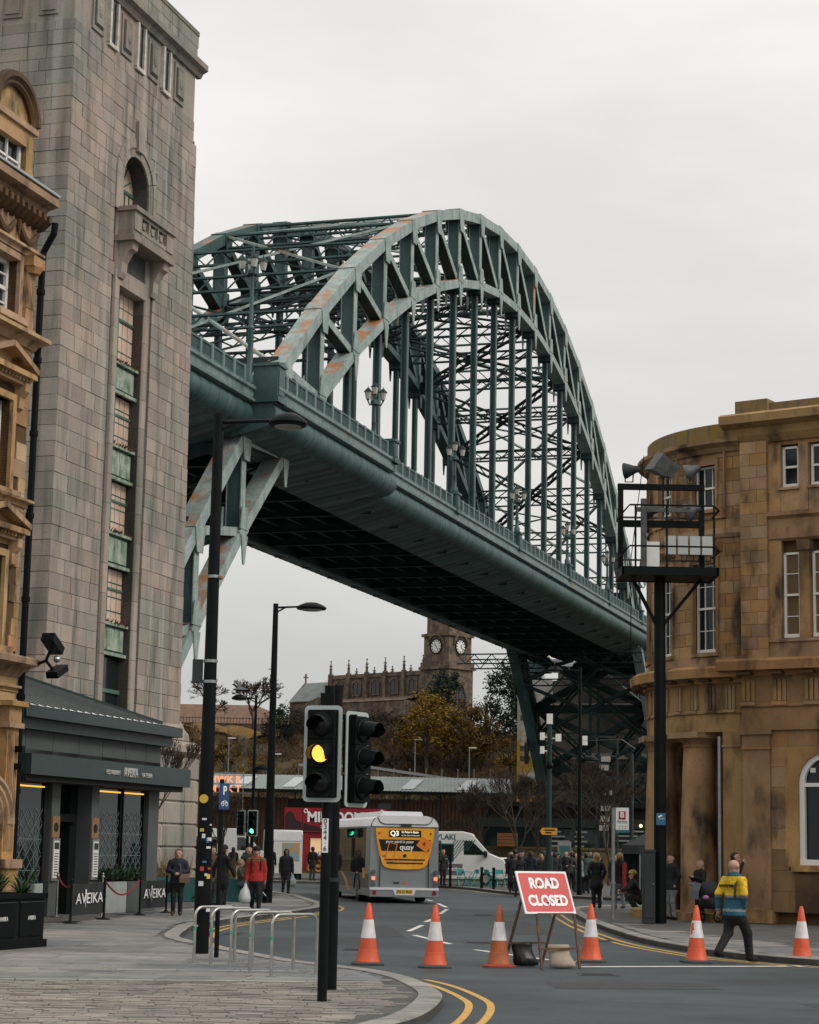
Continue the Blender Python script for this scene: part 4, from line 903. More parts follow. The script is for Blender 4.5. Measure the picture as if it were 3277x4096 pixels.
aw2 = thing  # arched window
arcp = [(2.38 - .80 * cos(pi * i / 16), 3.72 + .80 * sin(pi * i / 16)) for i in range(17)]
b = B(); b.prism([(1.58, 1.6)] + arcp + [(3.18, 1.6)], .28, .31, lambda u, v, w: (u, w, v)); w_ = b.o('arched_window', win, gh)
b = B(); inn = [(2.38 - .66 * cos(pi * i / 16), 3.72 + .66 * sin(pi * i / 16)) for i in range(17)]
for P_ in range(16): b.prism([arcp[P_], inn[P_], inn[P_ + 1], arcp[P_ + 1]], .16, .28, lambda u, v, w: (u, w, v))
b.box(1.58, 1.72, .16, .28, 1.6, 3.72); b.box(3.04, 3.18, .16, .28, 1.6, 3.72); b.box(1.58, 3.18, .14, .28, 1.55, 1.7); b.box(1.7, 3.06, .2, .28, 3.62, 3.72); b.o('white_frame', frame_w, w_)
b = B(); b.prism([(1.2, 1.5)] + [(1.2, 4.7), (3.6, 4.7), (3.6, 1.5), (3.18, 1.5)] + arcp[::-1] + [(1.58, 1.5)], .08, .36, lambda u, v, w: (u, w, v)); b.o('window_surround', sandst, w_)
b = B(); b.box(1.4, 3.4, -.06, .3, 1.38, 1.55); b.o('sill', sandst, w_); b = B(); b.box(1.5, 3.3, .0, .2, .3, 1.3); b.o('apron', sand_dk, w_)
b = B(); b.box(1.85, 2.0, .26, .279, 4.0, 4.12); b.box(1.88, 1.97, .255, .26, 4.03, 4.09); b.o('alarm_sticker', white, w_)
def fr(name, prof, m=sandst, x0=-.4): b = B(); b.prism(prof, x0, FL, lambda u, v, w: (w, u, v)); return b.o(name, m, gh)
fr('front_architrave', [(.5, 5.14), (-.02, 5.14), (-.02, 5.75), (-.08, 5.77), (-.08, 5.87), (-.02, 5.89), (-.02, 6.6), (.5, 6.6)], x0=0)
fr('front_cornice', [(.5, 6.58), (-.1, 6.6), (-.2, 6.7), (-.5, 6.74), (-.52, 6.98), (-.4, 7.06), (.5, 7.08)], x0=-.55)
for k in range(14):
    x = .03 + k * .92
    for q in (0, .14, .28): b = B(); b.box(x + q, x + q + .1, -.08, 0, 5.92, 6.5); b.o('triglyph', sandst, gh)
    b = B(); b.box(x - .03, x + .41, -.13, 0, 5.8, 5.9); b.o('regula', sandst, gh); b = B(); b.box(x, x + .38, -.42, -.1, 6.62, 6.7); b.o('mutule', sand_dk, gh)
fr('upper_band', [(.5, 10.3), (.12, 10.3), (.05, 10.36), (.05, 10.9), (-.06, 10.98), (-.06, 11.1), (.5, 11.12)], x0=.8)
fr('mid_band', [(.5, 7.05), (.08, 7.05), (.08, 7.5), (.02, 7.52), (.02, 7.6), (.5, 7.62)], x0=.8)
fr('top_cornice', [(.5, 13.1), (.1, 13.1), (-.05, 13.3), (-.1, 13.5), (-.42, 13.6), (-.44, 13.82), (-.3, 13.9), (.5, 13.95)], x0=-.45)
fr('top_frieze', [(.5, 12.98), (.16, 12.98), (.16, 13.12), (.5, 13.12)], x0=.8)
fr('front_parapet', [(.5, 13.9), (.1, 13.9), (.1, 14.2), (.5, 14.24)], mossy, x0=.75)
b = B(); b.box(-.12, .85, -.05, .9, 13.92, 14.3); b.o('corner_parapet_block', mossy, gh)
for k in range(8):
    x = 1.42 + k * .84
    for z0, z1, nz, m in ((7.64, 9.98, 4, warm if k < 2 else win), (11.78, 12.93, 2, win)):
        e = bpy.data.objects.new('front_window', None); COL.objects.link(e); e.parent = gh; e.location = (x, 0, z0); gwin(e, .5, z1 - z0, 1, nz, .30, m)
    b = B(); b.box(x + .27, x + .57, .06, .36, 7.6, 10.2); b.box(x + .23, x + .61, .0, .36, 10.0, 10.28); b.o('window_pilaster', sandst, gh)
    b = B(); b.box(x + .28, x + .56, .08, .36, 11.1, 13.0); b.o('window_pilaster', sandst, gh)
    b = B(); b.box(x - .27, x + .27, .1, .36, 11.12, 11.7); b.box(x - .3, x + .3, .02, .36, 11.7, 11.77); b.o('window_apron', sandst, gh)
b = B(); b.box(.8, 1.16, .1, .36, 7.6, 13.0); b.o('window_pilaster', sandst, gh)
b = B(); b.tube([(-3.0, -.8, 6.9), (-3.1, -.6, 10), (-2.9, -.2, 13)], .012, 4); b.o('cable', black, gh)
# ================================================================ FAR BANK
def leafmat(n, c, c2, isl=.35): return mat(n, c, .8, c2=c2, ns=.5, isl=isl, spec=.2)
lf_gold = leafmat('gold_foliage', (.24, .125, .006), (.11, .08, .008)); lf_rust = leafmat('rusty_foliage', (.16, .085, .012), (.07, .05, .012)); lf_dark = leafmat('dark_evergreen', (.022, .045, .022), (.012, .024, .014)); twig = leafmat('bare_twig', (.085, .058, .04), (.05, .036, .026), .3); bark = mat('bark', (.09, .065, .045), .9, c2=(.05, .038, .028), ns=4, bump=.5, bs=20); lf_scrub = leafmat('brown_scrub', (.11, .055, .016), (.05, .034, .016), .45); lf_yucca = leafmat('yucca_leaf', (.06, .11, .045), (.03, .06, .03))
def leaves(b, c, rad, n, size, rg, clumps=None, flat=.6, base=None):
    """leaf-sized faces gathered in clumps through an uneven crown"""
    clumps = clumps or max(6, n // 55); cs = []
    for k in range(clumps):
        u = Vector((rg.gauss(0, 1), rg.gauss(0, 1), rg.gauss(0, 1))).normalized(); q = rg.uniform(.35, 1.0) ** .5
        cs.append((Vector((u.x * rad[0] * q, u.y * rad[1] * q, u.z * rad[2] * q)), rg.uniform(.16, .34)))
    for k in range(n):
        p, s = rg.choice(cs); m = (rad[0] + rad[1] + rad[2]) / 3 * s
        p = Vector(c) + p + Vector((rg.gauss(0, m * .55), rg.gauss(0, m * .55), rg.gauss(0, m * .45)))
        a = Vector((rg.gauss(0, 1), rg.gauss(0, 1), rg.gauss(0, flat))).normalized(); w = a.orthogonal().normalized(); w.rotate(Matrix.Rotation(rg.random() * 6.3, 3, a)); L = size * rg.uniform(.6, 1.4)
        b.add([p - w * L * .3, p + a * L, p + w * L * .3, p - a * L * .5], [(0, 1, 2, 3)])
def limbs(b, p, d, L, r, depth, rg, up=.12, spread=.55, tw=None, rm=0):
    """recursive branching; the finest twigs go to tw"""
    p = Vector(p); d = Vector(d).normalized(); q = p + d * L
    t = b if depth > 1 or tw is None else tw
    n = 5 if depth > 2 else 3
    mid = p.lerp(q, .5) + Vector((rg.gauss(0, .05), rg.gauss(0, .05), 0)) * L
    t.tube([p, mid, q], [max(r, rm), max(r * .85, rm), max(r * .66, rm * .8)], n)
    if depth == 0: return
    for k in range(rg.choice([3, 3, 4]) if depth > 1 else 3):
        e = (d + Vector((rg.gauss(0, spread), rg.gauss(0, spread), rg.gauss(up, spread * .6)))).normalized()
        limbs(b, q if k else p.lerp(q, .75), e, L * rg.uniform(.6, .82), r * .6, depth - 1, rg, up, spread, tw, rm)
def bare_tree(label, loc, h, depth=5, seed=1, group=None, r=None, name='bare_tree', spread=.5, rm=.028):
    t = thing(name, label, 'tree', loc, 0, group); rg = random.Random(seed); b = B(); w = B()
    limbs(b, (0, 0, 0), (rg.gauss(0, .05), rg.gauss(0, .05), 1), h * .28, r or h * .022, depth, rg, .15, spread, w, rm)
    b.o('trunk', bark, t); w.o('crown', twig, t); return t
def leafy(label, loc, rad, n, m, size, seed, trunk=True, name='leafy_bush', cat='bush', zc=None, group=None, clumps=None):
    t = thing(name, label, cat, loc, 0, group); rg = random.Random(seed); b = B(); zc = zc or rad[2]
    leaves(b, (0, 0, zc), rad, n, size, rg, clumps); b.o('crown', m, t)
    b = B(); limbs(b, (0, 0, 0), (0, 0, 1), zc * .6, rad[0] * .05 + .05, 3, rg, .1, .6); b.o('trunk', bark, t); return t
# hillside scrub
rg = random.Random(33); b = B(); b2 = B()
for k in range(8000):
    x = rg.uniform(-42, 34); y = rg.uniform(244, 296)
    if x < -16 and y > 284.5 and rg.random() < .8: continue
    z = hz(x, y); r = rg.uniform(.5, 1.5) * (1.25 if x > -16 else (.85 if y < 284.5 else .4)); t_ = b2 if rg.random() < .3 else b
    for q in range(9):
        a = Vector((rg.gauss(0, .6), rg.gauss(0, .6), rg.uniform(.3, 1))).normalized(); L = r * rg.uniform(.6, 1.3); w = a.orthogonal().normalized() * L * .045; p = Vector((x + rg.gauss(0, .35), y + rg.gauss(0, .35), z - .1))
        t_.add([p - w, p + w, p + a * L], [(0, 1, 2)])
        p2 = p + a * L * .55; a2 = (a + Vector((rg.gauss(0, .6), rg.gauss(0, .6), .2))).normalized(); t_.add([p2 - w, p2 + w, p2 + a2 * L * .5], [(0, 1, 2)])
tag(b.o('scrub', lf_scrub), 'brown leafless scrub covering the hillside below the church', 'scrub', kind='stuff'); tag(b2.o('scrub', twig), 'grey twiggy undergrowth on the hillside below the church', 'scrub', kind='stuff')
gb = B(); gx = [-44 + i for i in range(29)]; gy = [284.5 + j * .45 for j in range(16)]   # terraces of dry grass
gb.add([(x, y, hz(x, y) + .25) for y in gy for x in gx], [(j * 29 + i, j * 29 + i + 1, (j + 1) * 29 + i + 1, (j + 1) * 29 + i) for j in range(15) for i in range(28)])
tag(gb.o('grass_bank', grass_m, smooth=2), kind='structure')
rub = mat('rubble_stone', (.20, .135, .09), .9, c2=(.11, .075, .055), ns=2.2, nd_=3, lo=.42, hi=.58, bump=.8, bs=6)
b = B(); b.box(-48, -13, 292.6, 293.2, 15, 19.0); b.box(-48, -13, 292.5, 293.3, 19.0, 19.15); tag(b.o('retaining_wall', rub), 'low dark rubble wall along the top of the grass bank', 'wall')
b = B()
for k in range(70): x = -44 + k * .45; b.box(x - .03, x + .03, 294, 294.06, 19, 20.1)
b.box(-44, -12.5, 294, 294.05, 19.9, 19.97); f_ = thing('iron_fence', 'thin black iron railings above the rubble wall', 'fence', (0, 0, 0)); b.o('railings', black, f_)
bare_tree('round-headed bare tree above the grass bank left of the church', (-21.6, 291, 18), 9.8, 6, 5, 'bare trees on the far hill', spread=.58, rm=.034)
bare_tree('bare tree on the hill beside the granite tower edge', (-28.6, 290, 17.8), 9.4, 6, 8, 'bare trees on the far hill', spread=.5)
bare_tree('bare tree rising behind the church roof', (-8, 322, 17), 13.5, 6, 9, 'bare trees on the far hill'); bare_tree('bare tree behind the dark evergreen by the bridge leg', (17.2, 290, 18), 12, 6, 10, 'bare trees on the far hill'); bare_tree('slim bare tree between the clock tower and evergreen', (11.6, 281, 14.5), 9, 5, 11, 'bare trees on the far hill', spread=.3)
for i, (x, y, h) in enumerate(((-10, 284, 6), (-4, 285, 6.5), (-1.0, 283, 6), (-15, 282, 6), (-7.5, 280, 5), (3, 288, 6))):
    bare_tree(['thick bare shrub under the chancel wall', 'bare shrub below the nave windows', 'bare shrub left of the golden bush', 'bare shrub beside the dark ivy clump', 'low bare shrub on the mid slope', 'bare shrub at the clock tower foot'][i], (x, y, hz(x, y)), h, 6, 40 + i, 'bare shrubs below the church', name='bare_shrub', spread=.7)
leafy('large golden-orange bush on the slope below the clock tower', (3.0, 275, 12.5), (4.6, 3.5, 4.2), 5200, lf_gold, .32, 1, zc=5.4, group='bushes on the slope', clumps=60)
leafy('rust-coloured bush right of the large golden one', (8.8, 277, 13.5), (3.6, 3, 4.0), 3600, lf_rust, .3, 2, zc=4.6, group='bushes on the slope', clumps=45); leafy('small golden bush beside the stone pier', (13.6, 268, 11), (1.9, 1.7, 2.2), 1200, lf_gold, .26, 3, zc=3.4, group='bushes on the slope')
leafy('small golden gorse low on the left slope', (-19.5, 268, 9.5), (2.6, 1.8, 1.6), 1200, lf_gold, .26, 4, zc=2.0, group='bushes on the slope'); leafy('dark ivy-covered clump left of the bare shrubs', (-17.6, 283, 14.0), (1.9, 1.8, 3.6), 2200, lf_dark, .28, 5, zc=4.2, group='bushes on the slope')
leafy('rusty bush on the grass bank near the tower', (-24, 274, 12), (2.2, 1.6, 1.4), 900, lf_rust, .26, 14, zc=1.8, group='bushes on the slope')
leafy('rounded dark yew tree in front of the clock tower', (5.4, 282, 18), (2.3, 2.2, 2.7), 2600, lf_dark, .26, 6, name='yew_tree', cat='tree', zc=5.6)
leafy('tall dark evergreen tree beside the bridge pier', (13.6, 279, 13.5), (2.9, 2.6, 5.2), 4200, lf_dark, .32, 7, name='evergreen_tree', cat='tree', zc=8.6)
leafy('dark evergreen half hidden behind the bridge pier', (17, 286, 16), (2.4, 2.2, 4.2), 2400, lf_dark, .3, 8, name='evergreen_tree', cat='tree', zc=6.6)
# sloping path with its railing
b = B(); P_ = [(-14, 272, 12.6), (-5, 271.5, 12.5), (5, 270.5, 11.2), (14, 268, 10.2)]
for i in range(3): b.beam(P_[i], P_[i + 1], .12, .35)
pr = thing('path_railing', 'pale railing along the path that slopes across the hill', 'railing'); b.o('handrail', galv, pr)
b = B()
for i in range(14): x = -14 + i * 2.1; y = 272 - .004 * (x + 14) ** 2; b.box(x - .05, x + .05, y + .1, y + .2, 9, 12.4)
b.o('railing_posts', galv, pr)
b = B(); b.prism([(-14, 9.3), (14, 7.6), (14, 9.7), (5, 10.8), (-5, 12.1), (-14, 12.3)], 272.4, 273, lambda u, v, w: (u, w, v)); tag(b.o('path_wall', rub), 'stone wall beneath the sloping path railing', 'wall')
WHP = ['pale slim lamp post on the left slope above the market sign', 'pale slim lamp post between the two dark lamp posts', 'pale slim lamp post below the golden bush', 'pale slim lamp post close to the stone pier']
for (x, z0, z1), lab in zip(((-23.4, 10.3, 16.0), (-17.3, 11, 14.0), (1.35, 10.6, 16.25), (8.55, 10.2, 15.3)), WHP):
    t = thing('slim_lamp_post', lab, 'lamp post', (x, 273, z0 - 1), 0, 'pale lamp posts on the far slope'); b = B(); b.cyl((0, 0, 0), (0, 0, z1 - z0 + 1), .1, .06); b.o('pole', galv, t); b = B(); b.box(-.1, .9, -.12, .12, z1 - z0 + .95, z1 - z0 + 1.08); b.o('lamp_head', white, t)
for x, y, lab in ((-28.2, 300, 'tall thin lighting mast on the hill skyline beside the left bare tree'), (-19.4, 300, 'tall thin lighting mast on the skyline left of the chapel roof')):
    t = thing('lighting_mast', lab, 'lamp post', (x, y, 18), 0, 'masts on the hill skyline'); b = B(); b.cyl((0, 0, 0), (0, 0, 9.6), .1, .07); b.o('pole', galv, t); b = B(); b.box(-.9, .05, -.1, .1, 9.5, 9.65); b.o('lamp_arm', galv, t)
# terrace of roofs behind the hill
rf = mat('brown_roof_tiles', (.24, .14, .09), .9, c2=(.15, .095, .07), ns=1.2)
hs_ = thing('hill_house', 'long low house with pinkish brown roof behind the bare trees', 'house', (-33, 325, 17)); b = B(); b.box(-14, 16, 0, 8, 0, 3.6); b.o('wall', rub, hs_); b = B(); b.prism([(-.5, 3.5), (4, 7.2), (8.5, 3.5)], -15, 9, lambda u, v, w: (w, u, v)); b.o('roof', rf, hs_); b = B(); b.add([(9, -.5, 3.5), (9, 8.5, 3.5), (9, 4, 7.2), (19, 4, 3.2)], [(0, 2, 3), (2, 1, 3)]); b.o('hipped_end', rf, hs_)
# --------------------------------------------------------------- church
ch_m = mat('church_stone', (.22, .155, .105), .9, c2=(.09, .07, .055), ns=1.1, nd_=5, lo=.4, hi=.6, dirt=(.06, .05, .04), da=.6, ds=.3, bump=.9, bs=5)
slate = mat('slate_roof', (.12, .13, .13), .7, c2=(.21, .22, .21), ns=.8, nd_=8)
ch = thing('church', 'stone church on the hill with clock tower, pinnacles and slate chancel', 'church', (6.2, 300, 18), atan2(.682, -.731))
TW_ = 5.4
b = B(); b.box(0, TW_, -TW_, 0, 0, 10.2); b.o('tower_base', ch_m, ch); b = B(); b.box(-.35, TW_ + .35, -TW_ - .35, .35, 10.2, 10.6); b.box(-.15, TW_ + .15, -TW_ - .15, .15, 10.6, 11.3); b.o('tower_string', ch_m, ch)
b = B(); b.box(.2, TW_ - .2, -TW_ + .2, -.2, 11.3, 15.6); b.box(.5, TW_ - .5, -TW_ + .5, -.5, 15.6, 20.5); b.o('tower_upper', ch_m, ch); b = B(); b.box(-.1, TW_ + .1, -TW_ - .1, .1, 15.1, 15.5); b.o('tower_cornice', ch_m, ch)
b = B(); b.lathe([(2.4, 20.5), (2.0, 22), (1.2, 23.4), (.9, 23.6), (.9, 25), (.1, 26.5)], (TW_ / 2, -TW_ / 2, 0), 16); b.o('tower_dome', slate, ch)
dial = mat('clock_dial', (.72, .71, .66), .5)
for f in (0, 1):
    M_ = Matrix.Translation((TW_ / 2, -.2, 13.6)) if f == 0 else Matrix.Translation((.2, -TW_ / 2, 13.6)) @ Matrix.Rotation(pi / 2, 4, 'Z')
    b = B(); b.m = M_; b.cyl((0, 0, 0), (0, .08, 0), 1.05, n=28); ck = b.o('clock_face', dial, ch)
    b = B(); b.m = M_
    b.tube([(1.08 * cos(2 * pi * i / 28), .1, 1.08 * sin(2 * pi * i / 28)) for i in range(29)], .09, 6)
    for i in range(12): a = i * pi / 6; b.beam((.68 * cos(a), .1, .68 * sin(a)), (.95 * cos(a), .1, .95 * sin(a)), .12, .03, (0, 1, 0))
    b.o('numerals', black, ck); b = B(); b.m = M_; b.beam((0, .12, 0), (.3 if f == 0 else -.3, .12, .35), .1, .03, (0, 1, 0)); b.beam((0, .12, 0), (-.45 if f == 0 else -.55, .12, -.65 if f == 0 else -.5), .07, .03, (0, 1, 0)); b.o('hands', black, ck)
    b = B(); b.m = M_; b.tube([(1.5 * cos(pi * i / 12), .15, .25 + 1.5 * sin(pi * i / 12)) for i in range(13)], .2, 6); b.o('clock_hood', ch_m, ck)
dkw = mat('leaded_glass', (.035, .04, .045), .25)
b = B(); b.prism([(-TW_ / 2 - .95, 3.2), (-TW_ / 2 + .95, 3.2), (-TW_ / 2 + .95, 6.2), (-TW_ / 2 + .6, 7.2), (-TW_ / 2, 7.8), (-TW_ / 2 - .6, 7.2), (-TW_ / 2 - .95, 6.2)], -.06, .05, lambda u, v, w: (w, u, v)); w_ = b.o('tower_window', dkw, ch)
b = B(); 
for y in (-.3, .3): b.box(-.12, 0, -TW_ / 2 + y - .06, -TW_ / 2 + y + .06, 3.2, 6.6)
b.tube([(-.1, -TW_ / 2 + y, z) for y, z in ((-1.05, 3.2), (-1.05, 6.2), (-.65, 7.3), (0, 8), (.65, 7.3), (1.05, 6.2), (1.05, 3.2))], .14, 5); b.o('tracery', ch_m, w_)
NL = 19.5
b = B(); b.box(TW_, TW_ + NL, -6, -.6, 0, 9.6); b.o('nave_wall', ch_m, ch); b = B(); b.box(TW_, TW_ + NL, -6.2, -.4, 9.6, 10.2); b.o('nave_parapet', ch_m, ch)
b = B(); b.box(TW_ + .5, TW_ + NL, -.6, 3.2, 0, 5.6); b.add([(TW_ + .5, 3.4, 5.6), (TW_ + NL, 3.4, 5.6), (TW_ + NL, -.6, 6.5), (TW_ + .5, -.6, 6.5)], [(0, 1, 2, 3)]); b.o('aisle', ch_m, ch)
for k in range(5):
    x = TW_ + 2.2 + k * 3.9; b = B(); b.prism([(x - .8, 7.0), (x + .8, 7.0), (x + .8, 8.6), (x + .45, 9.0), (x, 9.15), (x - .45, 9.0), (x - .8, 8.6)], -.62, -.52, lambda u, v, w: (u, w, v)); w_ = b.o('clerestory_window', dkw, ch)
    b = B(); b.box(x - .07, x + .07, -.55, -.45, 7, 9); b.box(x - .95, x - .8, -.6, -.4, 6.9, 8.7); b.box(x + .8, x + .95, -.6, -.4, 6.9, 8.7); b.beam((x - .9, -.5, 8.7), (x, -.5, 9.3), .16, .16); b.beam((x, -.5, 9.3), (x + .9, -.5, 8.7), .16, .16); b.box(x - .95, x + .95, -.6, -.4, 6.85, 7); b.o('window_tracery', ch_m, w_)
for k in range(6):
    for y, h in ((-.4, 2.0), (-6.1, 1.3)):
        x = TW_ + .1 + k * 3.88; b = B(); b.box(x - .3, x + .3, y - .3, y + .3, 0 if y > -1 else 9, 10.4); b.cyl((x, y, 10.4), (x, y, 10.4 + h), .24, .04, 4); b.sph((x, y, 10.4 + h), .14, n=6, m=4)
        for q in (.35, .6): b.cyl((x, y, 10.4 + h * q), (x, y, 10.4 + h * q + .16), .3, .2, 6)
        b.o('pinnacle', ch_m, ch)
x0 = TW_ + NL
b = B(); b.box(x0, x0 + 8, -6, .6, 0, 6.3); b.prism([(-6.2, 6.3), (.8, 6.3), (-2.7, 9.6)], x0 + 7.7, x0 + 8.1, lambda u, v, w: (w, u, v)); b.o('chancel_wall', ch_m, ch)
b = B(); b.prism([(-6.4, 6.2), (-6.4, 6.35), (-2.7, 9.5), (1.0, 6.35), (1.0, 6.2), (-2.7, 9.2)], x0 - .3, x0 + 7.8, lambda u, v, w: (w, u, v)); b.o('chancel_roof', slate, ch)
b = B(); b.box(x0 + 7.8, x0 + 8, -2.8, -2.6, 9.6, 11); b.box(x0 + 7.8, x0 + 8, -3.15, -2.25, 10.35, 10.55); b.o('gable_cross', ch_m, ch)
b = B(); b.prism([(x0 - 5.0, 0), (x0 + 2.4, 0), (x0 + 2.4, 5.4), (x0 - 1, 6.6), (x0 - 5.0, 6.0)], .6, 3.4, lambda u, v, w: (u, w, v)); b.o('vestry_wall', ch_m, ch)
b = B(); b.prism([(x0 - 1.2 + 1.6 * cos(pi * i / 12), 3.9 + 1.2 * sin(pi * i / 12)) for i in range(13)], 3.38, 3.45, lambda u, v, w: (u, w, v)); w_ = b.o('lunette', dkw, ch)
b = B(); b.tube([(x0 - 1.2 + 1.7 * cos(pi * i / 12), 3.5, 3.9 + 1.3 * sin(pi * i / 12)) for i in range(13)], .18, 5)
for i in range(5): b.box(x0 - 2.3 + i * .55, x0 - 2.2 + i * .55, 3.4, 3.55, 3.9, 4.9)
b.o('lunette_frame', ch_m, w_)
# --------------------------------------------------------------- market shed across the river
corr = mat('corrugated_roof', (.27, .30, .29), .5, .2, c2=(.21, .24, .235), ns=1); rust_cl = mat('rusty_cladding', (.11, .042, .018), .8, c2=(.06, .028, .016), ns=1.5, dirt=(.03, .018, .014), da=.6, ds=2, dz=.05)
sh = thing('market_shed', 'long brown-clad market shed with grey corrugated roof across the river', 'shed', (-4, 228, .6))
b = B(); b.box(-17.2, 16, 0.4, 9, 0, 6.6); b.o('wall', dark_in, sh); x = -17.2
while x < 16: piece('cladding_board', rust_cl, sh, (x + .2, .37, 3.6 if x > -2 or x < -9 else 1.6), (.34, .08, 6.2 if x > -2 or x < -9 else 2.2)); x += .42
def shz(y): return 7.55 + (y + 1) * .33
b = B(); n_ = 160; pts = [( -17.6 + 33.6 * i / n_, .05 if i % 2 else 0) for i in range(n_ + 1)]
b.add([(x + (2.0 if k and i == 0 else 0), (-1, 4.2)[k], shz((-1, 4.2)[k]) + e) for k in (0, 1) for i, (x, e) in enumerate(pts)], [(i, i + 1, n_ + 2 + i, n_ + 1 + i) for i in range(n_)]); ro = b.o('roof', corr, sh)
b = B(); b.add([(-17.6, 9.4, shz(-1)), (16, 9.4, shz(-1)), (16, 4.2, shz(4.2)), (-15.6, 4.2, shz(4.2)), (-17.6, -1, shz(-1)), (17.4, 4.2, shz(-1) - .4)], [(0, 1, 2, 3), (4, 3, 0), ]); b.o('rear_roof', corr, sh)
b = B(); b.prism([(-1, shz(-1) - .3), (9.4, shz(-1) - .3), (4.2, shz(4.2) - .02)], 15.7, 16.0, lambda u, v, w: (w, u, v)); b.o('gable', dkgrey, sh); b = B(); b.box(-17.6, 16, -1.1, -.95, shz(-1) - .35, shz(-1) - .02); b.o('gutter', blackm, sh)
for x in (-9.5, -2.2, 3.6, 9.8, -15): b = B(); b.add([(x, -.4, shz(-.4) + .09), (x + 1.4, -.4, shz(-.4) + .09), (x + 2.6, 3.2, shz(3.2) + .09), (x + 1.2, 3.2, shz(3.2) + .09)], [(0, 1, 2, 3)]); b.o('skylight', mat('skylight', (.5, .52, .52), .4), sh)
for x in range(-16, 17, 4): b = B(); b.box(x - .08, x + .08, -.9, -.75, 0, shz(-1) - .3); b.o('canopy_post', blackm, sh)
b = B(); b.tube([(15.2 + .55 * cos(t) * .6, .25, 4.6 + 1.3 * sin(t)) for t in [i * 2 * pi / 20 for i in range(21)]], .13, 6); b.box(14.9, 15.5, .1, .3, 2.4, 3.4); b.o('teal_emblem', mat('teal_paint', (.18, .42, .38), .6), sh)
hk = thing('market_sign', 'orange glowing letters on a steel frame above the market roof', 'sign', (-20.0, 226.6, .6)); org = mat('orange_neon_letter', (.9, .3, .15), .5, emit=(1, .28, .10), es=.9)
b = B()
for z in (7.0, 7.9, 8.0, 8.9, 9.2): b.box(-1.8, 3.6 if z < 9 else 2.4, -.04, .04, z, z + .06)
for x in (-1.7, .3, 2.3): b.box(x - .04, x + .04, .0, .08, 5, 9.4)
b.o('sign_frame', galv, hk)
for i, (u, v) in enumerate(zip('HWKR', 'MRKT')):
    for ch_, z in ((u, 8.47), (v, 7.45)): text(ch_, 1.0, org, hk, (-1.0 + i * .92, -.1, z), RX, .06, name='letter', bold=.02)
# --------------------------------------------------------------- far abutment
ab = thing('far_abutment', 'pale granite abutment stained with yellow lichen under the far bridge end', 'abutment', ST(244, -46.6), RZ)
b = B(); b.box(0, 14, -14, 13.6, 0, 22.5); b.box(1.5, 14, -9, 9, 22.5, 24.2); b.o('core_wall', mat('shaded_granite', (.13, .11, .10), .9, c2=(.07, .065, .06), ns=.5, dirt=(.06, .055, .05), da=.7, ds=.2, bump=.5, bs=8), ab)  # core granite darkened: the shade under the deck is in its colour
z = .3; row = 0
while z < 22.3:
    h = .62; y = 9.3
    while y < 13.65:
        w = min((.8 if (row + int(y)) % 2 else 1.2), 13.7 - y)
        if not (12.25 < y + w / 2 < 12.8 and any(a < z < a + 2.6 for a in (3.6, 8, 12.4, 17))): piece('granite_block', granite_lich if z < 16 + .9 * sin(y * 2) else granite_pale, ab, (-.04, y + w / 2, z + h / 2), (.1, w - .02, h - .02))
        y += w
    z += h; row += 1
for a in (3.6, 8, 12.4, 17): b = B(); b.box(-.11, -.05, 12.2, 12.75, a, a + 2.6); b.o('slit', dark_in, ab)
for z in (6, 13, 19): b = B(); b.box(-.4, 0, -14, 9, z, z + .7); b.o('ledge', granite, ab)
for y in (-8, -2, 4): b = B(); b.prism([(y - 2, 0), (y + 2, 0), (y + 2, 8), (y + 1.4, 9.5), (y, 10.2), (y - 1.4, 9.5), (y - 2, 8)], -.2, 0, lambda u, v, w: (w, u, v)); b.o('blind_arch', dark_in, ab)
# --------------------------------------------------------------- bar under the bridge, quay wall and street trees
lichen_w = mat('lichen_wall', (.20, .135, .04), .9, c2=(.10, .08, .05), ns=.9, bump=.5, bs=8)
qw = thing('quay_wall', 'low stone wall with ochre lichen behind the crowd', 'wall', (2.0, 124, .12), radians(-4)); b = B(); b.box(0, 18, 0, .5, 0, 1.9); b.o('wall', lichen_w, qw); b = B(); b.box(-.05, 18, -.06, .56, 1.9, 2.05); b.o('coping', lichen_w, qw)
br_ = thing('quayside_bar', 'dark glazed bar under the bridge with white menu lettering', 'bar', (5.0, 133, .12), radians(-8)); b = B(); b.box(0, 16, 0, 6, 0, 4.6); b.o('wall', dark_in, br_)
for k in range(8): b = B(); b.box(.3 + k * 2, 2.0 + k * 2, -.06, 0, .4, 3.2); b.o('window', win, br_)
b = B(); b.box(-.2, 16.2, -.8, 6, 4.6, 4.9); b.o('roof', blackm, br_); b = B(); b.box(-.2, 16.2, -.12, 0, 3.3, 3.9); b.o('fascia', dkgrey, br_)
b = B()
for i in range(6): b.box(4.4, 5.1 + .3 * (i % 3), -.14, -.12, 3.0 - i * .3, 3.1 - i * .3); b.box(6.0, 6.8 - .2 * (i % 2), -.14, -.12, 3.0 - i * .3, 3.1 - i * .3)
for i in range(3): b.box(8.6, 10.4 - .4 * (i % 2), -.14, -.12, 3.1 - i * .3, 3.2 - i * .3)
b.o('menu_lines', mat('dim_lettering', (.3, .3, .29), .6), br_)
wb = mat('warm_bulb', (1, .7, .35), .5, emit=(1, .62, .25), es=4)
for x in (7.9, 10.2, 14): b = B(); b.sph((x, -.5, 3.5), .1, n=8, m=5); b.o('bulb', wb, br_)
WB = ['bare birch beside the clock-side lamp mast', 'bare birch under the lamp with two gulls', 'bare birch left of the bus stop sign', 'bare birch behind the bus stop sign', 'bare birch beside the rounded hall', 'thin bare birch behind the crowd at the yellow notice']
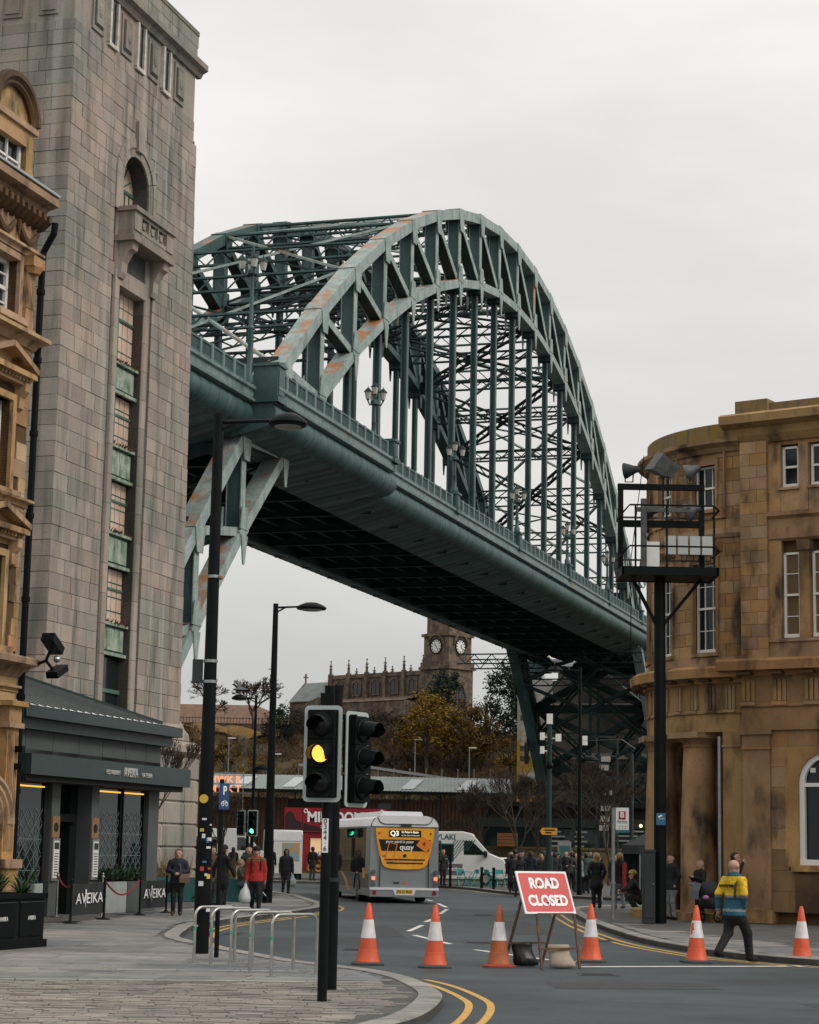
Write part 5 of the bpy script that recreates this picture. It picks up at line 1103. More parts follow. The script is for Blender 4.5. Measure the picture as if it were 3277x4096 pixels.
for i, (px, y, h) in enumerate(((6.4, 116, 7.6), (8.0, 121, 7), (10.0, 118, 7.8), (11.3, 114, 7.6), (12.6, 120, 8.2), (4.6, 119, 6))): bare_tree(WB[i], (px, y, .12), h, 6, 60 + i, 'bare street trees on the quay', .09, 'birch_tree', .36, .013)
# ================================================================ STREET FURNITURE
def lamp_post(label, x, y, h, arms, r0=.125, r1=.085, group='black street lamps with shallow dish heads', z=.12, name='street_lamp'):
    """tapered black column; arms = list of (height, reach in x, dish width)"""
    t = thing(name, label, 'street lamp', (x, y, z), 0, group); H = h - z
    b = B(); b.cyl((0, 0, 0), (0, 0, H * .2), r0, r0, 14); b.cyl((0, 0, H * .2), (0, 0, H * .205), r0 + .012, r0, 14); b.cyl((0, 0, H * .2), (0, 0, H), r0 * .94, r1, 14); b.o('column', black, t, smooth=True)
    for hh, reach, w in arms:
        hz_ = hh - z; s = 1 if reach > 0 else -1
        b = B(); b.cyl((0, 0, hz_), (reach - s * w * .3, 0, hz_ + .05), .035, .03, 8); b.beam((s * .06, 0, hz_ - .14), (s * .3, 0, hz_), .03, .05); b.o('arm', black, t)
        b = B(); b.lathe([(.02, .16), (.2 * w, .155), (.36 * w, .09), (.47 * w, .03), (.5 * w, -.02), (.47 * w, -.06), (.38 * w, -.075)], (reach, 0, hz_ + .02), 20); d = b.o('lamp_dish', black, t, smooth=True)
        b = B(); b.lathe([(.36 * w, -.07), (.3 * w, -.1), (.02, -.12)], (reach, 0, hz_ + .02), 20); b.o('diffuser', mat('lamp_diffuser', (.35, .33, .28), .4), d, smooth=True)
    return t
l1 = lamp_post('tall black street lamp in front of the bridge, nearest to the bike stands', -3.34, 34.8, 9.3, [(9.15, 1.2, .68)], .135, .085)
for z_, r_ in ((6.3, .115), (4.85, .122), (4.5, .124)): b = B(); b.cyl((0, 0, z_), (0, 0, z_ + .05), r_, n=12); b.o('band', galv, l1)
b = B(); b.box(-.3, -.13, -.06, .06, 4.5, 4.9); b.o('control_box', dkgrey, l1); b = B(); b.sph((.13, -.08, 6.3), .04); b.o('bracket', mat('rusty_bracket', (.3, .13, .05), .8), l1)
rg = random.Random(2); stick = [mat('sticker_white', (.6, .6, .6), .6), mat('sticker_blue', (.08, .2, .4), .6), mat('sticker_red', (.5, .06, .05), .6), mat('sticker_yellow', (.6, .4, .06), .6)]
for k in range(16):
    a = rg.uniform(-2.6, -.6); z_ = rg.uniform(.4, 2.2); w = rg.uniform(.015, .05); R_ = .137; b = B(); b.m = Matrix.Rotation(a, 4, 'Z'); b.box(R_ - .01, R_ + .002, -w, w, z_, z_ + rg.uniform(.02, .08)); b.o('sticker', stick[0 if k % 2 else k // 2 % 4], l1)
b = B(); b.m = Matrix.Rotation(-1.75, 4, 'Z'); b.cyl((.12, 0, 2.55), (.137, 0, 2.55), .075, n=16); b.o('round_sticker', stick[3], l1)
lamp_post('black street lamp with one dish, right of the tall near lamp and against the sky', -4.32, 66.6, 9.75, [(9.62, 1.17, 1.0)], .16, .085)
l3 = lamp_post('slim black street lamp with a bird on its dish and a lower second dish', -6.8, 93, 8.64, [(8.5, -.75, .75), (5.35, .4, .85)], .09, .06)
l4 = lamp_post('black street lamp with two gulls on its dish in front of the bridge leg', 7.48, 88, 9.75, [(9.6, -1.1, .72), (5.8, .45, .7)], .1, .07)
b = B(); b.box(.1, .32, -.1, .1, 6.3, 6.7); b.o('camera_box', white, l4)
gull_w = mat('gull_white', (.72, .71, .69), .7); gull_g = mat('gull_grey', (.30, .32, .34), .7)
def bird(label, loc, rz, m=gull_w, s=1):
    t = thing('gull', label, 'bird', loc, rz, 'birds on lamp dishes'); b = B()
    prof = [(-.22, .0, .01), (-.12, .005, .05), (0, .02, .075), (.1, .06, .06), (.15, .11, .045), (.19, .15, .045), (.23, .15, .02), (.27, .14, .005)]
    b.loft([b.ring((x * s, 0, (.1 + z) * s), (1, 0, 0), r * s, 8) for x, z, r in prof]); b.o('body', m, t, smooth=2)
    for sg in (-1, 1):
        b = B(); b.prism([(.1 * s, .16 * s), (-.05 * s, .17 * s), (-.28 * s, .1 * s), (-.1 * s, .08 * s), (.08 * s, .09 * s)], sg * .06 * s, sg * .085 * s, lambda u, v, w: (u, w, v)); b.o('wing', gull_g, t)
        b = B(); b.cyl((0, sg * .03 * s, 0), (0, sg * .03 * s, .06 * s), .008); b.o('leg', stick[3], t)
bird('white gull standing on top of the dish', (6.38, 88, 9.88), pi * .95, s=1.25); bird('grey-backed gull on the lamp arm', (7.0, 88, 9.68), .3, gull_g, 1.25); bird('dark bird on the slim lamp left of the church', (-7.55, 93, 8.78), pi, mat('dark_bird', (.05, .045, .045), .8), 1.4)
# cctv mast
cm = thing('camera_mast', 'dark mast carrying white cameras beside the bridge leg', 'camera mast', (6.32, 90, .12)); b = B(); b.cyl((0, 0, 0), (0, 0, 7.3), .13, .1, 12); b.cyl((0, 0, 0), (0, 0, 1.6), .2, .2, 12); b.o('pole', steel_d, cm, smooth=True)
for x, z_, w in ((-.32, 6.6, .2), (.38, 6.55, .24), (-.32, 6.0, .18)): b = B(); b.box(x - w / 2, x + w / 2, -.2, .15, z_, z_ + .32); b.box(min(x, 0), max(x, 0), -.03, .03, z_ + .1, z_ + .16); b.o('camera', white, cm)
b = B(); b.box(-.13, .13, -.13, .13, 7.3, 7.75); b.o('top_unit', white, cm); b = B(); b.sph((0, -.05, 5.5), .17); b.o('dome_camera', black, cm)
ysign = mat('orange_notice', (.62, .30, .02), .5); b = B(); b.prism([(-.4, 2.65), (-.3, 2.5), (.35, 2.5), (.35, 2.8), (-.3, 2.8)], -.17, -.15, lambda u, v, w: (u, w, v)); ys = b.o('arrow_notice', ysign, cm); b = B(); b.box(-.2, .25, -.18, -.17, 2.68, 2.73); b.box(-.15, .1, -.18, -.17, 2.57, 2.62); b.o('notice_print', black, ys)
# temporary floodlight tower behind
ft = thing('floodlight_tower', 'lattice tower of square work lights between the bridge legs', 'floodlight', (11.6, 118, .12)); lit = mat('flood_lens', (.72, .70, .62), .3)
for x in (-.6, .6): b = B(); b.box(x - .05, x + .05, -.05, .05, 0, 8.4); b.o('mast', dkgrey, ft)
b = B(); b.cyl((1.4, 0, 0), (1.4, 0, 7.4), .12); b.o('pole', dkgrey, ft)
for z_ in (3.2, 4.6, 6.0, 7.2, 8.3): b = B(); b.box(-.75, .75, -.05, .05, z_, z_ + .1); b.o('rung', dkgrey, ft)
for x, z_ in ((-.1, 7.1), (-.2, 6.6), (0, 5.2), (-.1, 4.3), (-.15, 3.7), (-.2, 3.2)): b = B(); b.m = Matrix.Translation((x, -.15, z_)) @ Matrix.Rotation(.5, 4, 'X'); b.box(-.32, .32, -.06, .06, -.2, .2); w_ = b.o('lamp_case', dkgrey, ft); b = B(); b.m = Matrix.Translation((x, -.15, z_)) @ Matrix.Rotation(.5, 4, 'X'); b.box(-.27, .27, -.075, -.06, -.16, .16); b.o('lens', lit, w_)
b = B(); b.tube([(7.5, 88, 6.6), (7.9, 75, 6.0), (7.4, 66, 5.2)], .012, 4); tag(b.o('overhead_cable', alloy), 'thin cable strung from the gull lamp to the rounded hall', 'cable')
# big mast with floodlight platform
mast = thing('floodlight_mast', 'black mast with caged platform of floodlights before the rounded hall', 'floodlight mast', (6.72, 54.2, .12)); b = B(); b.cyl((0, 0, 0), (0, 0, 9.1), .165, .15, 16); b.o('pole', black, mast, smooth=True)
PZ = 9.05; X0, X1 = -1.08, 1.45
b = B(); b.box(X0, X1, -.75, .75, PZ, PZ + .06); b.box(X0, X1, -.8, -.74, PZ - .02, PZ + .2); b.box(X0, X1, .74, .8, PZ - .02, PZ + .2); b.box(X0 - .02, X0 + .04, -.8, .8, PZ - .02, PZ + .2); b.box(X1 - .04, X1 + .02, -.8, .8, PZ - .02, PZ + .2); b.o('platform', black, mast)
for sg, e in ((-1, X0 + .35), (1, X1 - .35)): b = B(); b.beam((sg * .1, 0, PZ - 1.25), (e, 0, PZ - .02), .09, .09); b.o('brace', black, mast)
for x in (X0 + .05, X1 - .3): b = B(); b.box(x - .07, x + .07, .12, .26, PZ, PZ + 2.55); b.o('upright', black, mast)
b = B(); b.box(X0 - .03, X1 - .22, .1, .28, PZ + 2.42, PZ + 2.57); b.o('top_beam', black, mast); b = B(); b.box(X0, X1 - .25, .14, .26, PZ + 1.40, PZ + 1.58); b.o('mid_beam', black, mast)
for zz in (.75, 1.85):
    b = B(); b.tube([(X0 + .0, .6, PZ + zz - .2), (X0 + .02, -.6, PZ + zz - .2), (X0 + .2, -.74, PZ + zz), (X1 - .1, -.74, PZ + zz), (X1 + .05, -.6, PZ + zz - .1), (X1 + .05, .6, PZ + zz - .1)], .028, 6); b.o('guard_rail', black, mast)
for x in (X0 + .35, .1, X1 - .1): b = B(); b.cyl((x, -.74, PZ + .2), (x, -.74, PZ + 1.85), .028); b.o('guard_post', black, mast)
b = B(); b.box(X0 + .55, X0 + .7, -.3, -.16, PZ, PZ + 2.1); b.box(X0 + .4, X0 + 1.9, -.26, -.2, PZ + 1.75, PZ + 1.87); b.box(X0 + 1.8, X0 + 1.87, -.28, -.18, PZ + 1.87, PZ + 2.05); b.o('bracket_post', alloy, mast)
b = B(); b.box(X0, X1, .34, .38, PZ + 1.66, PZ + 1.71); b.box(X0, X1, .34, .38, PZ + .5, PZ + .55); b.o('cable_tray', alloy, mast)
b = B(); b.box(X0 + .62, X0 + 1.05, -.2, .1, PZ + .1, PZ + .95); b.o('control_cabinet', white, mast)
for k in range(4):
    x = X0 + 1.22 + k * .325; b = B(); b.box(x, x + .27, -.2, .0, PZ + .62, PZ + 1.12); b.o('ballast_box', mat('ballast_grey', (.56, .56, .54), .5), mast); b = B(); b.tube([(x + .1, -.1, PZ + .62), (x + .13, -.1, PZ + .42), (x + .22, -.1, PZ + .42), (x + .25, -.1, PZ + .6)], .01, 4); b.o('loop_cable', black, mast)
def spot(x, z_, ang, r=.24, tilt=.3):
    b = B(); b.m = Matrix.Translation((x, .2, z_)) @ Matrix.Rotation(ang, 4, 'Z') @ Matrix.Rotation(pi / 2 + tilt, 4, 'Y'); b.lathe([(.08, -.28), (.1, -.2), (.12, -.12), (r * .8, .0), (r, .1), (r, .14), (r * .9, .13)], (0, 0, 0), 16); o_ = b.o('spotlight', alloy if tilt > .2 else dkgrey, mast, smooth=True)
    b = B(); b.tube([(x - .12, .2, z_ - .05), (x - .1, .2, z_ - .32), (x + .1, .2, z_ - .32), (x + .12, .2, z_ - .05)], .022, 5); b.o('yoke', alloy, o_)
spot(X0 + .28, PZ + 2.95, 2.8, .22, .1); spot(X0 + 1.95, PZ + 2.95, 2.9, .24, .4); spot(X0 + .8, PZ + 1.85, 2.9, .25, .1); spot(X0 + 1.95, PZ + 1.85, 2.8, .27, .35)
b = B(); b.m = Matrix.Translation((X0 + 1.2, .2, PZ + 3.0)) @ Matrix.Rotation(.6, 4, 'Y') @ Matrix.Rotation(.3, 4, 'Z'); b.loft([[(-.34, -.3, -.25), (-.34, .3, -.25), (-.34, .3, .3), (-.34, -.3, .3)], [(0, -.26, -.2), (0, .26, -.2), (0, .26, .25), (0, -.26, .25)], [(.2, -.2, -.12), (.2, .2, -.12), (.2, .2, .16), (.2, -.2, .16)]])
for k in range(7): b.box(-.1, .3, -.2 + k * .06, -.18 + k * .06, -.1, .3)
b.o('square_floodlight', alloy, mast)
bl_s = mat('blue_sign', (.03, .14, .24), .5); b = B(); b.box(-.12, .12, -.19, -.175, 2.52, 2.83); cs = b.o('cctv_sign', bl_s, mast); b = B(); b.m = Matrix.Translation((-.02, -.196, 2.75)) @ Matrix.Rotation(-.5, 4, 'Y'); b.box(-.06, .05, -.004, .004, -.02, .02); b.o('camera_symbol', lw, cs); text('CCTV', .05, lw, cs, (.02, -.195, 2.68), RX, .003)
pl = thing('feeder_pillar', 'dark steel cabinet standing against the floodlight mast', 'cabinet', (6.38, 53.9, .12)); b = B(); b.box(-.15, .15, -.2, .2, 0, 1.82); b.o('body', dkgrey, pl); b = B(); b.box(-.17, .17, -.22, .22, 1.82, 1.88); b.o('cap', dkgrey, pl); b = B(); b.box(-.13, .13, -.215, -.2, .15, 1.7); b.o('door', dkgrey, pl); b = B(); b.sph((.1, -.22, 1.0), .02); b.o('lock', inox, pl)
# bus stop
bst = thing('bus_stop', 'grey bus stop pole with white timetable flag', 'bus stop', (5.71, 56.3, .12)); b = B(); b.cyl((0, 0, 0), (0, 0, 3.0), .055, .05, 10); b.cyl((0, 0, 1.6), (0, 0, 1.65), .075); b.cyl((0, 0, .95), (0, 0, 1.0), .075); b.o('pole', galv, bst, smooth=True)
b = B(); b.box(.06, .42, -.02, .02, 2.32, 3.0); fg = b.o('flag', white, bst); rd = mat('red_panel', (.42, .02, .025), .5); b = B(); b.box(.14, .33, -.026, -.02, 2.68, 2.9); b.o('red_panel', rd, fg); b = B(); b.box(.06, .42, -.026, -.02, 2.32, 2.4); b.o('teal_strip', mat('teal_strip', (.02, .16, .18), .5), fg)
text('B', .2, lw, fg, (.235, -.03, 2.8), RX, .003, bold=.006); text('Bus Stop', .075, black, fg, (.24, -.025, 2.63), RX, .003); b = B()
for z_ in (2.58, 2.5, 2.43): b.box(.09, .39, -.023, -.02, z_, z_ + .006)
for x in (.16, .24, .32): b.box(x, x + .005, -.023, -.02, 2.42, 2.52)
b.o('route_grid', dkgrey, fg)
# traffic signals
amb = mat('amber_signal', (1, .6, .1), .4, emit=(1, .46, .07), es=1.7); grs = mat('green_signal', (.1, 1, .5), .4, emit=(.12, 1, .50), es=2.6); lens = mat('dark_lens', (.012, .012, .012), .3); board = mat('signal_border', (.48, .53, .52), .5)
def signal(parent, loc, rz, on=None, onm=None, s=1, name='signal_head'):
    """head in local frame: faces -y"""
    e = bpy.data.objects.new(name, None); COL.objects.link(e); e.parent = parent; e.location = loc; e.rotation_euler = (0, 0, rz); e.scale = (s, s, s)
    rr = lambda w, h, r: [(sx * (w - r) + r * cos(a), sz * (h - r) + r * sin(a)) for sx, sz, a0 in ((1, 1, 0), (-1, 1, pi / 2), (-1, -1, pi), (1, -1, 1.5 * pi)) for a in [a0 + k * pi / 10 for k in range(6)]]
    b = B(); b.prism(rr(.232, .57, .06), 0, .012, lambda u, v, w: (u, w, v)); b.o('backing_border', board, e)
    b = B(); b.prism(rr(.19, .52, .02), -.006, -.001, lambda u, v, w: (u, w, v)); b.o('backing_board', blackm, e)
    for k in range(3):
        z_ = .34 - k * .34
        b = B(); b.box(-.165, .165, -.09, -.007, z_ - .166, z_ + .166); b.box(-.14, .14, .013, .11, z_ - .16, z_ + .16); b.o('lamp_housing', black, e)
        b = B(); n = 22; R_ = .125; v0, v1 = [], []
        for i in range(n + 1):
            a = -.52 + (pi + 1.04) * i / n; d = .235 - .11 * max(0, -sin(a)) * 1.6
            v0.append((R_ * cos(a), -.09, z_ + R_ * sin(a))); v1.append((R_ * .93 * cos(a), -.09 - d, z_ + R_ * .93 * sin(a) - .02))
        vi0 = [(p[0] * .95, p[1], z_ + (p[2] - z_) * .95) for p in v0]; vi1 = [(p[0] * .95, p[1], z_ + (p[2] - z_) * .95) for p in v1]
        m = n + 1
        b.add(v0 + v1 + vi0 + vi1, [(i, i + 1, m + i + 1, m + i) for i in range(n)] + [(2 * m + i + 1, 2 * m + i, 3 * m + i, 3 * m + i + 1) for i in range(n)] + [(m + i, m + i + 1, 3 * m + i + 1, 3 * m + i) for i in range(n)]); b.tube([(.13 * cos(t), -.1, z_ + .13 * sin(t)) for t in [i * 2 * pi / 20 for i in range(21)]], .014, 5)
        b.o('visor', black, e, smooth=True)
        b = B(); b.lathe([(.105, 0), (.08, .012), (.02, .022)], (0, 0, 0), 18); me = b.mesh('lens', onm if on == k else lens, True); ob('lens', me, e, (0, -.09, z_), (pi / 2, 0, 0))
    return e
ts = thing('traffic_signal', 'near traffic signal showing amber, with two heads on a black pole', 'traffic signal', (-.92, 24.6, .12)); b = B(); b.cyl((0, 0, 0), (0, 0, 3.68), .058, .058, 14); b.cyl((0, 0, 3.68), (0, 0, 3.7), .064, .06, 14); b.o('pole', black, ts, smooth=True)
signal(ts, (-.06, -.17, 2.88), radians(-14), 1, amb); signal(ts, (.345, .12, 2.83), radians(56))
b = B(); b.box(-.1, .06, -.14, .0, 3.46, 3.6); b.o('detector', black, ts); b = B(); b.box(-.05, .34, -.02, .02, 3.3, 3.36); b.box(-.05, .34, -.02, .02, 2.4, 2.46); b.o('head_bracket', black, ts)
b = B(); b.box(-.045, .03, -.064, -.056, 1.72, 2.12); tg = b.o('number_tag', white, ts)
for i, c_ in enumerate('0344·6'): text(c_, .085, black, tg, (-.008, -.066, 2.085 - i * .064), RX, .002)
t2 = thing('signal_post', 'second black signal post just behind the amber one', 'signal post', (-.88, 26.6, .12)); b = B(); b.cyl((0, 0, 0), (0, 0, 1.35), .068, n=14); b.cyl((0, 0, 1.35), (0, 0, 3.85), .055, n=14); b.cyl((0, 0, 3.78), (0, 0, 3.86), .062, n=14); b.o('pole', black, t2, smooth=True)
b = B(); b.cyl((0, 0, 1.35), (0, 0, 1.4), .075, n=14); b.o('collar', dkgrey, t2)
t3 = thing('traffic_signal', 'distant traffic signal showing green beside the white van', 'traffic signal', (-6.85, 91, .12)); b = B(); b.cyl((0, 0, 0), (0, 0, 3.5), .07, n=10); b.o('pole', black, t3)
signal(t3, (.22, -.18, 2.78), radians(-8), 2, grs); signal(t3, (-.3, .1, 2.78), radians(150))
ps = thing('parking_sign', 'slim black post with blue cycle parking sign by the bike stands', 'sign', (-2.98, 33.7, .12)); b = B(); b.cyl((0, 0, 0), (0, 0, 2.85), .038, n=10); b.o('post', black, ps, smooth=True)
bl2 = mat('parking_blue', (.02, .06, .16), .5); b = B(); b.m = Matrix.Rotation(radians(58), 4, 'Z'); b.box(-.13, .13, -.06, -.045, 2.36, 2.78); sp_ = b.o('sign_plate', bl2, ps)
cr = cos(radians(58)); 
text('P', .2, lw, sp_, (.055, -.035, 2.66), (pi / 2, 0, radians(58)), .002, bold=.004)
b = B(); b.m = Matrix.Rotation(radians(58), 4, 'Z'); 
for x in (-.05, .05): b.tube([(x + .035 * cos(t), -.064, 2.45 + .035 * sin(t)) for t in [i * pi / 6 for i in range(13)]], .006, 4)
b.tube([(-.05, -.064, 2.45), (-.01, -.064, 2.5), (.04, -.064, 2.5), (.05, -.064, 2.45)], .006, 4); b.o('cycle_symbol', lw, sp_)
# bike stands
BS = [((-3.17, 31.99), (-2.60, 32.6)), ((-2.86, 31.41), (-2.28, 32.0)), ((-2.5, 30.62), (-1.93, 31.2)), ((-2.16, 29.87), (-1.57, 30.45)), ((-1.8, 29.0), (-1.2, 29.6))]
NB = ['farthest left, beside the tall lamp', 'second from the tall lamp', 'middle of the row', 'second from the amber signal', 'beside the amber signal pole']
gt = mat('green_tape', (.05, .35, .2), .6)
for (a, c_), lab in zip(BS, NB):
    a = Vector((*a, 0)); c_ = Vector((*c_, 0)); L = (c_ - a).length; t = thing('bike_stand', 'stainless steel hoop bike stand, ' + lab, 'bike stand', (a.x, a.y, .12), atan2(c_.y - a.y, c_.x - a.x), 'steel hoop bike stands')
    b = B(); r = .14; pts = [(0, 0, 0), (0, 0, .84 - r)] + [(r - r * cos(k * pi / 12), 0, .84 - r + r * sin(k * pi / 12)) for k in range(1, 7)] + [(L - r + r * sin(k * pi / 12), 0, .84 - r + r * cos(k * pi / 12)) for k in range(0, 7)] + [(L, 0, 0)]
    b.tube(pts, .024, 10); b.o('hoop', inox, t, smooth=True)
    for x in (0, L): b = B(); b.cyl((x, 0, 0), (x, 0, .012), .075, n=14); b.o('base_flange', inox, t)
    b = B(); b.cyl((0, 0, .5), (0, 0, .545), .026, n=10); b.o('tape', gt, t)
# cones
c_red = mat('cone_orange', (.72, .10, .03), .5, c2=(.58, .085, .03), ns=4, dirt=(.3, .09, .05), da=.6, ds=4); c_wh = mat('cone_sleeve', (.74, .71, .72), .45, c2=(.60, .57, .57), ns=5, dirt=(.42, .40, .38), da=.6, ds=4); c_blk = mat('cone_base_rubber', (.06, .065, .065), .8); c_dirty = mat('cone_dirty_orange', (.52, .13, .04), .6, c2=(.36, .10, .04), ns=6); c_redb = mat('cone_red_base', (.35, .05, .03), .7)
def cone(label, x, y, body=c_red, base=c_blk, rz=0, patch=False):
    t = thing('traffic_cone', label, 'traffic cone', (x, y, .0045), rz, 'traffic cones across the junction')
    b = B(); b.loft([[(sx * w, sy * w2, z) for sx, sy in OC] for w, w2, z in ((.27, .27, 0), (.27, .27, .025), (.22, .22, .045))]); b.o('base', base, t)
    rz_ = lambda z: .185 - .15 * (z - .045) / .955
    b = B(); b.lathe([(.2, .045), (.195, .07), (rz_(.08), .09), (rz_(.24), .24), (rz_(.24) - .006, .245), (rz_(.43), .43)], n=20); b.o('lower_body', body, t, smooth=True)
    b = B(); b.lathe([(rz_(.43) + .004, .43), (rz_(.73) + .004, .73)], n=20); b.o('reflective_sleeve', c_wh, t, smooth=True)
    b = B(); b.lathe([(rz_(.73), .73), (rz_(.94), .94), (.04, .945), (.03, .99), (.015, 1.0)], n=20); b.o('tip', body, t, smooth=True)
    if patch:
        P_ = [(3.3, .48), (3.75, .5), (3.7, .56), (4.1, .575), (3.85, .62), (3.9, .68), (3.5, .70), (3.3, .66)]; b = B(); b.add([((rz_(z_) + .009) * cos(a), (rz_(z_) + .009) * sin(a), z_) for a, z_ in P_], [tuple(range(8))]); b.o('torn_patch', body, t)
OC = [(1, -.6), (1, .6), (.6, 1), (-.6, 1), (-1, .6), (-1, -.6), (-.6, -1), (.6, -1)]
for args in (('orange and white cone nearest the amber signal', -.55, 34.6), ('orange and white cone on the centre line, second from the signal', .55, 34.1), ('dirty orange cone with red base beside the road closed sign', 1.62, 34.6, c_dirty, c_redb), ('cone right of the road closed sign at the kerb end', 3.33, 36.7, c_red, c_blk), ('cone with torn sleeve beside the steward', 5.26, 37.2, c_red, c_blk, .15, True), ('cone at the right picture edge by the kerb', 7.27, 37.9)): cone(*args)
# ROAD CLOSED sign
rc = thing('road_closed_sign', 'red road closed board on a rusty folding frame with sandbags', 'road sign', (2.33, 34.75, .005), radians(33))
sg_r = mat('sign_red', (.60, .055, .05), .45, c2=(.50, .05, .05), ns=1.5); rusty = mat('rusty_frame', (.055, .045, .04), .7, c2=(.2, .075, .02), ns=7)
PM = Matrix.Translation((0, -.10, 1.22)) @ Matrix.Rotation(radians(-24), 4, 'X')
b = B(); b.m = PM; b.box(-.525, .525, -.012, .012, -.375, .375); pb = b.o('board', white, rc)
b = B(); b.m = PM; b.prism([(sx * (.49 - .03) + .03 * cos(a), sz * (.34 - .03) + .03 * sin(a)) for sx, sz, a0 in ((1, 1, 0), (-1, 1, pi / 2), (-1, -1, pi), (1, -1, 1.5 * pi)) for a in [a0 + k * pi / 6 for k in range(4)]], -.016, -.013, lambda u, v, w: (u, w, v)); b.o('red_field', sg_r, pb)
for s_, z_, xs in (('ROAD', .15, 0), ('CLOSED', -.155, 0)):
    p = PM @ Vector((xs, -.02, z_)); text(s_, .25, lw, pb, p, (radians(90 - 24), 0, 0), .002, bold=.011, xs=.87)
for x, z_ in ((-.13, .13), (.14, .17), (-.02, -.2), (.22, -.16)): p = PM @ Vector((x, -.024, z_)); b = B(); b.sph(p, .02, .012, .03, 6, 4); b.o('mark', black, pb)
for x in (-.36, .42):
    b = B(); b.beam((x + .05, -.28, .88), (x, -.5, 0), .035, .035); b.o('front_leg', rusty, rc); b = B(); b.beam((x + .05, .02, 1.4), (x - .1, .42, 0), .035, .035); b.o('rear_leg', rusty, rc)
b = B(); b.beam((-.38, -.42, .32), (.44, -.42, .32), .03, .03); b.beam((-.45, .3, .38), (.34, .3, .38), .03, .03); b.beam((-.3, -.3, .88), (.42, -.3, .88), .025, .025); b.o('cross_bar', rusty, rc)
def sandbag(label, loc, m, rz, wide=1.0):
    t = thing('sandbag', label, 'sandbag', loc, rz, 'sandbags on the sign frame'); b = B(); r_ = random.Random(int(loc[0] * 100)); lump = [r_.uniform(.78, 1.2) for _ in range(16)]
    b.loft([[(w * wide * (abs(cos(a)) ** .6) * (1 if cos(a) > 0 else -1) * lump[k] + sx, d * (abs(sin(a)) ** .8) * (1 if sin(a) > 0 else -1) * lump[(k + j * 3) % 16], z) for k, a in enumerate([k * 2 * pi / 16 for k in range(16)])] for j, (w, d, z, sx) in enumerate(((.14, .04, 0, .06), (.2, .09, .015, .06), (.21, .11, .07, .05), (.185, .085, .14, .02), (.17, .05, .21, .0), (.175, .03, .28, -.02), (.18, .022, .34, -.02), (.175, .03, .375, -.02), (.17, .012, .38, -.02)))]); b.o('sack', m, t, smooth=2)
    b = B(); b.loft([b.ring((.17 + .05 * k, 0, .07 + .01 * k), (1, 0, .2), (.05, .04, .018, .03)[k], 8) for k in range(4)]); b.o('tied_end', m, t, smooth=2)
sandbag('black plastic sandbag hung on the sign frame', (2.05, 34.95, .01), mat('black_plastic', (.012, .013, .014), .3), .4); sandbag('pale canvas sandbag slumped under the sign frame', (2.62, 34.5, .01), mat('pale_canvas', (.50, .40, .32), .8, c2=(.36, .28, .22), ns=6), .4)
# restaurant barriers, rope posts, planters
def barrier(label, p, q, h=.93):
    p = Vector(p); q = Vector(q); L = (q - p).length; t = thing('cafe_barrier', label, 'barrier', (p.x, p.y, .12), atan2(q.y - p.y, q.x - p.x), 'restaurant barrier banners')
    for x in (0, L): b = B(); b.cyl((x, 0, .02), (x, 0, h), .028, n=10); b.lathe([(.17, 0), (.17, .015), (.05, .05), (.03, .1)], (x, 0, 0), 16); b.sph((x, 0, h + .02), .04, n=8, m=5); b.o('post', black, t, smooth=True)
    b = B(); n = 8; b.add([(.04 + (L - .08) * i / n, .02 * sin(i * 1.7), z_ - (.03 * sin(pi * i / n) if k else 0)) for k, z_ in enumerate((.16, h - .05)) for i in range(n + 1)], [(i, i + 1, n + 2 + i, n + 1 + i) for i in range(n)]); bn = b.o('banner', mat('banner_cloth', (.018, .022, .022), .8), t, smooth=2)
    text('AVEIKA', .34, lw, bn, (L / 2, -.035, .52), RX, .002, xs=.98 * L / 1.3 * .95, shear=.05)
    b = B(); b.prism([(L * .36, .72), (L * .40, .74), (L * .385, .3)], -.038, -.036, lambda u, v, w: (u, w, v)); b.o('spike_motif', lw, bn)
barrier('barrier banner lettered AVEIKA by the restaurant door', (-7.41, 46.6), (-7.07, 49.4)); barrier('barrier banner lettered AVEIKA beside the waiting woman', (-6.64, 52.7), (-6.22, 54.9))
red_rope = mat('red_rope', (.28, .015, .02), .7)
def ropepost(label, x, y): t = thing('rope_post', label, 'rope post', (x, y, .12), 0, 'chrome rope posts'); b = B(); b.lathe([(.16, 0), (.16, .02), (.03, .05), (.025, .95), (.045, .97), (.045, .99), (.02, 1.02), (.03, 1.05), (.005, 1.08)], n=14); b.o('post', inox, t, smooth=True)
ropepost('chrome rope post in front of the restaurant door', -8.39, 50.6); ropepost('chrome rope post between the two banners', -7.25, 50.3)
def rope(label, p, q, sag): b = B(); p = Vector(p); q = Vector(q); b.tube([p.lerp(q, i / 12) - Vector((0, 0, sag * sin(pi * i / 12))) for i in range(13)], .022, 6); tag(b.o('barrier_rope', red_rope, smooth=2), label, 'rope', 'red barrier ropes')
rope('short red rope from the door post to the first banner', (-8.39, 50.6, 1.07), (-7.41, 46.7, .95), .12); rope('sagging red rope between the two banners', (-7.25, 50.3, 1.07), (-6.66, 52.7, 1.0), .38)
def yucca(b, c_, r, n, rg):
    for k in range(n):
        a = rg.random() * 2 * pi; e = rg.uniform(.2, 1.2); L = r * rg.uniform(.7, 1.15); d = Vector((cos(a) * cos(e), sin(a) * cos(e), sin(e))); w = Vector((-sin(a), cos(a), 0)) * .022; p = Vector(c_); m_ = p + d * L * .55; tip = p + d * L - Vector((0, 0, L * .18))
        b.add([p - w * .6, p + w * .6, m_ + w, m_ - w, tip], [(0, 1, 2, 3), (3, 2, 4)])
pt = thing('black_planter', 'large black panelled planter full of spiky plants at the picture edge', 'planter', ST(28.75, -16.5, .12), RZ)
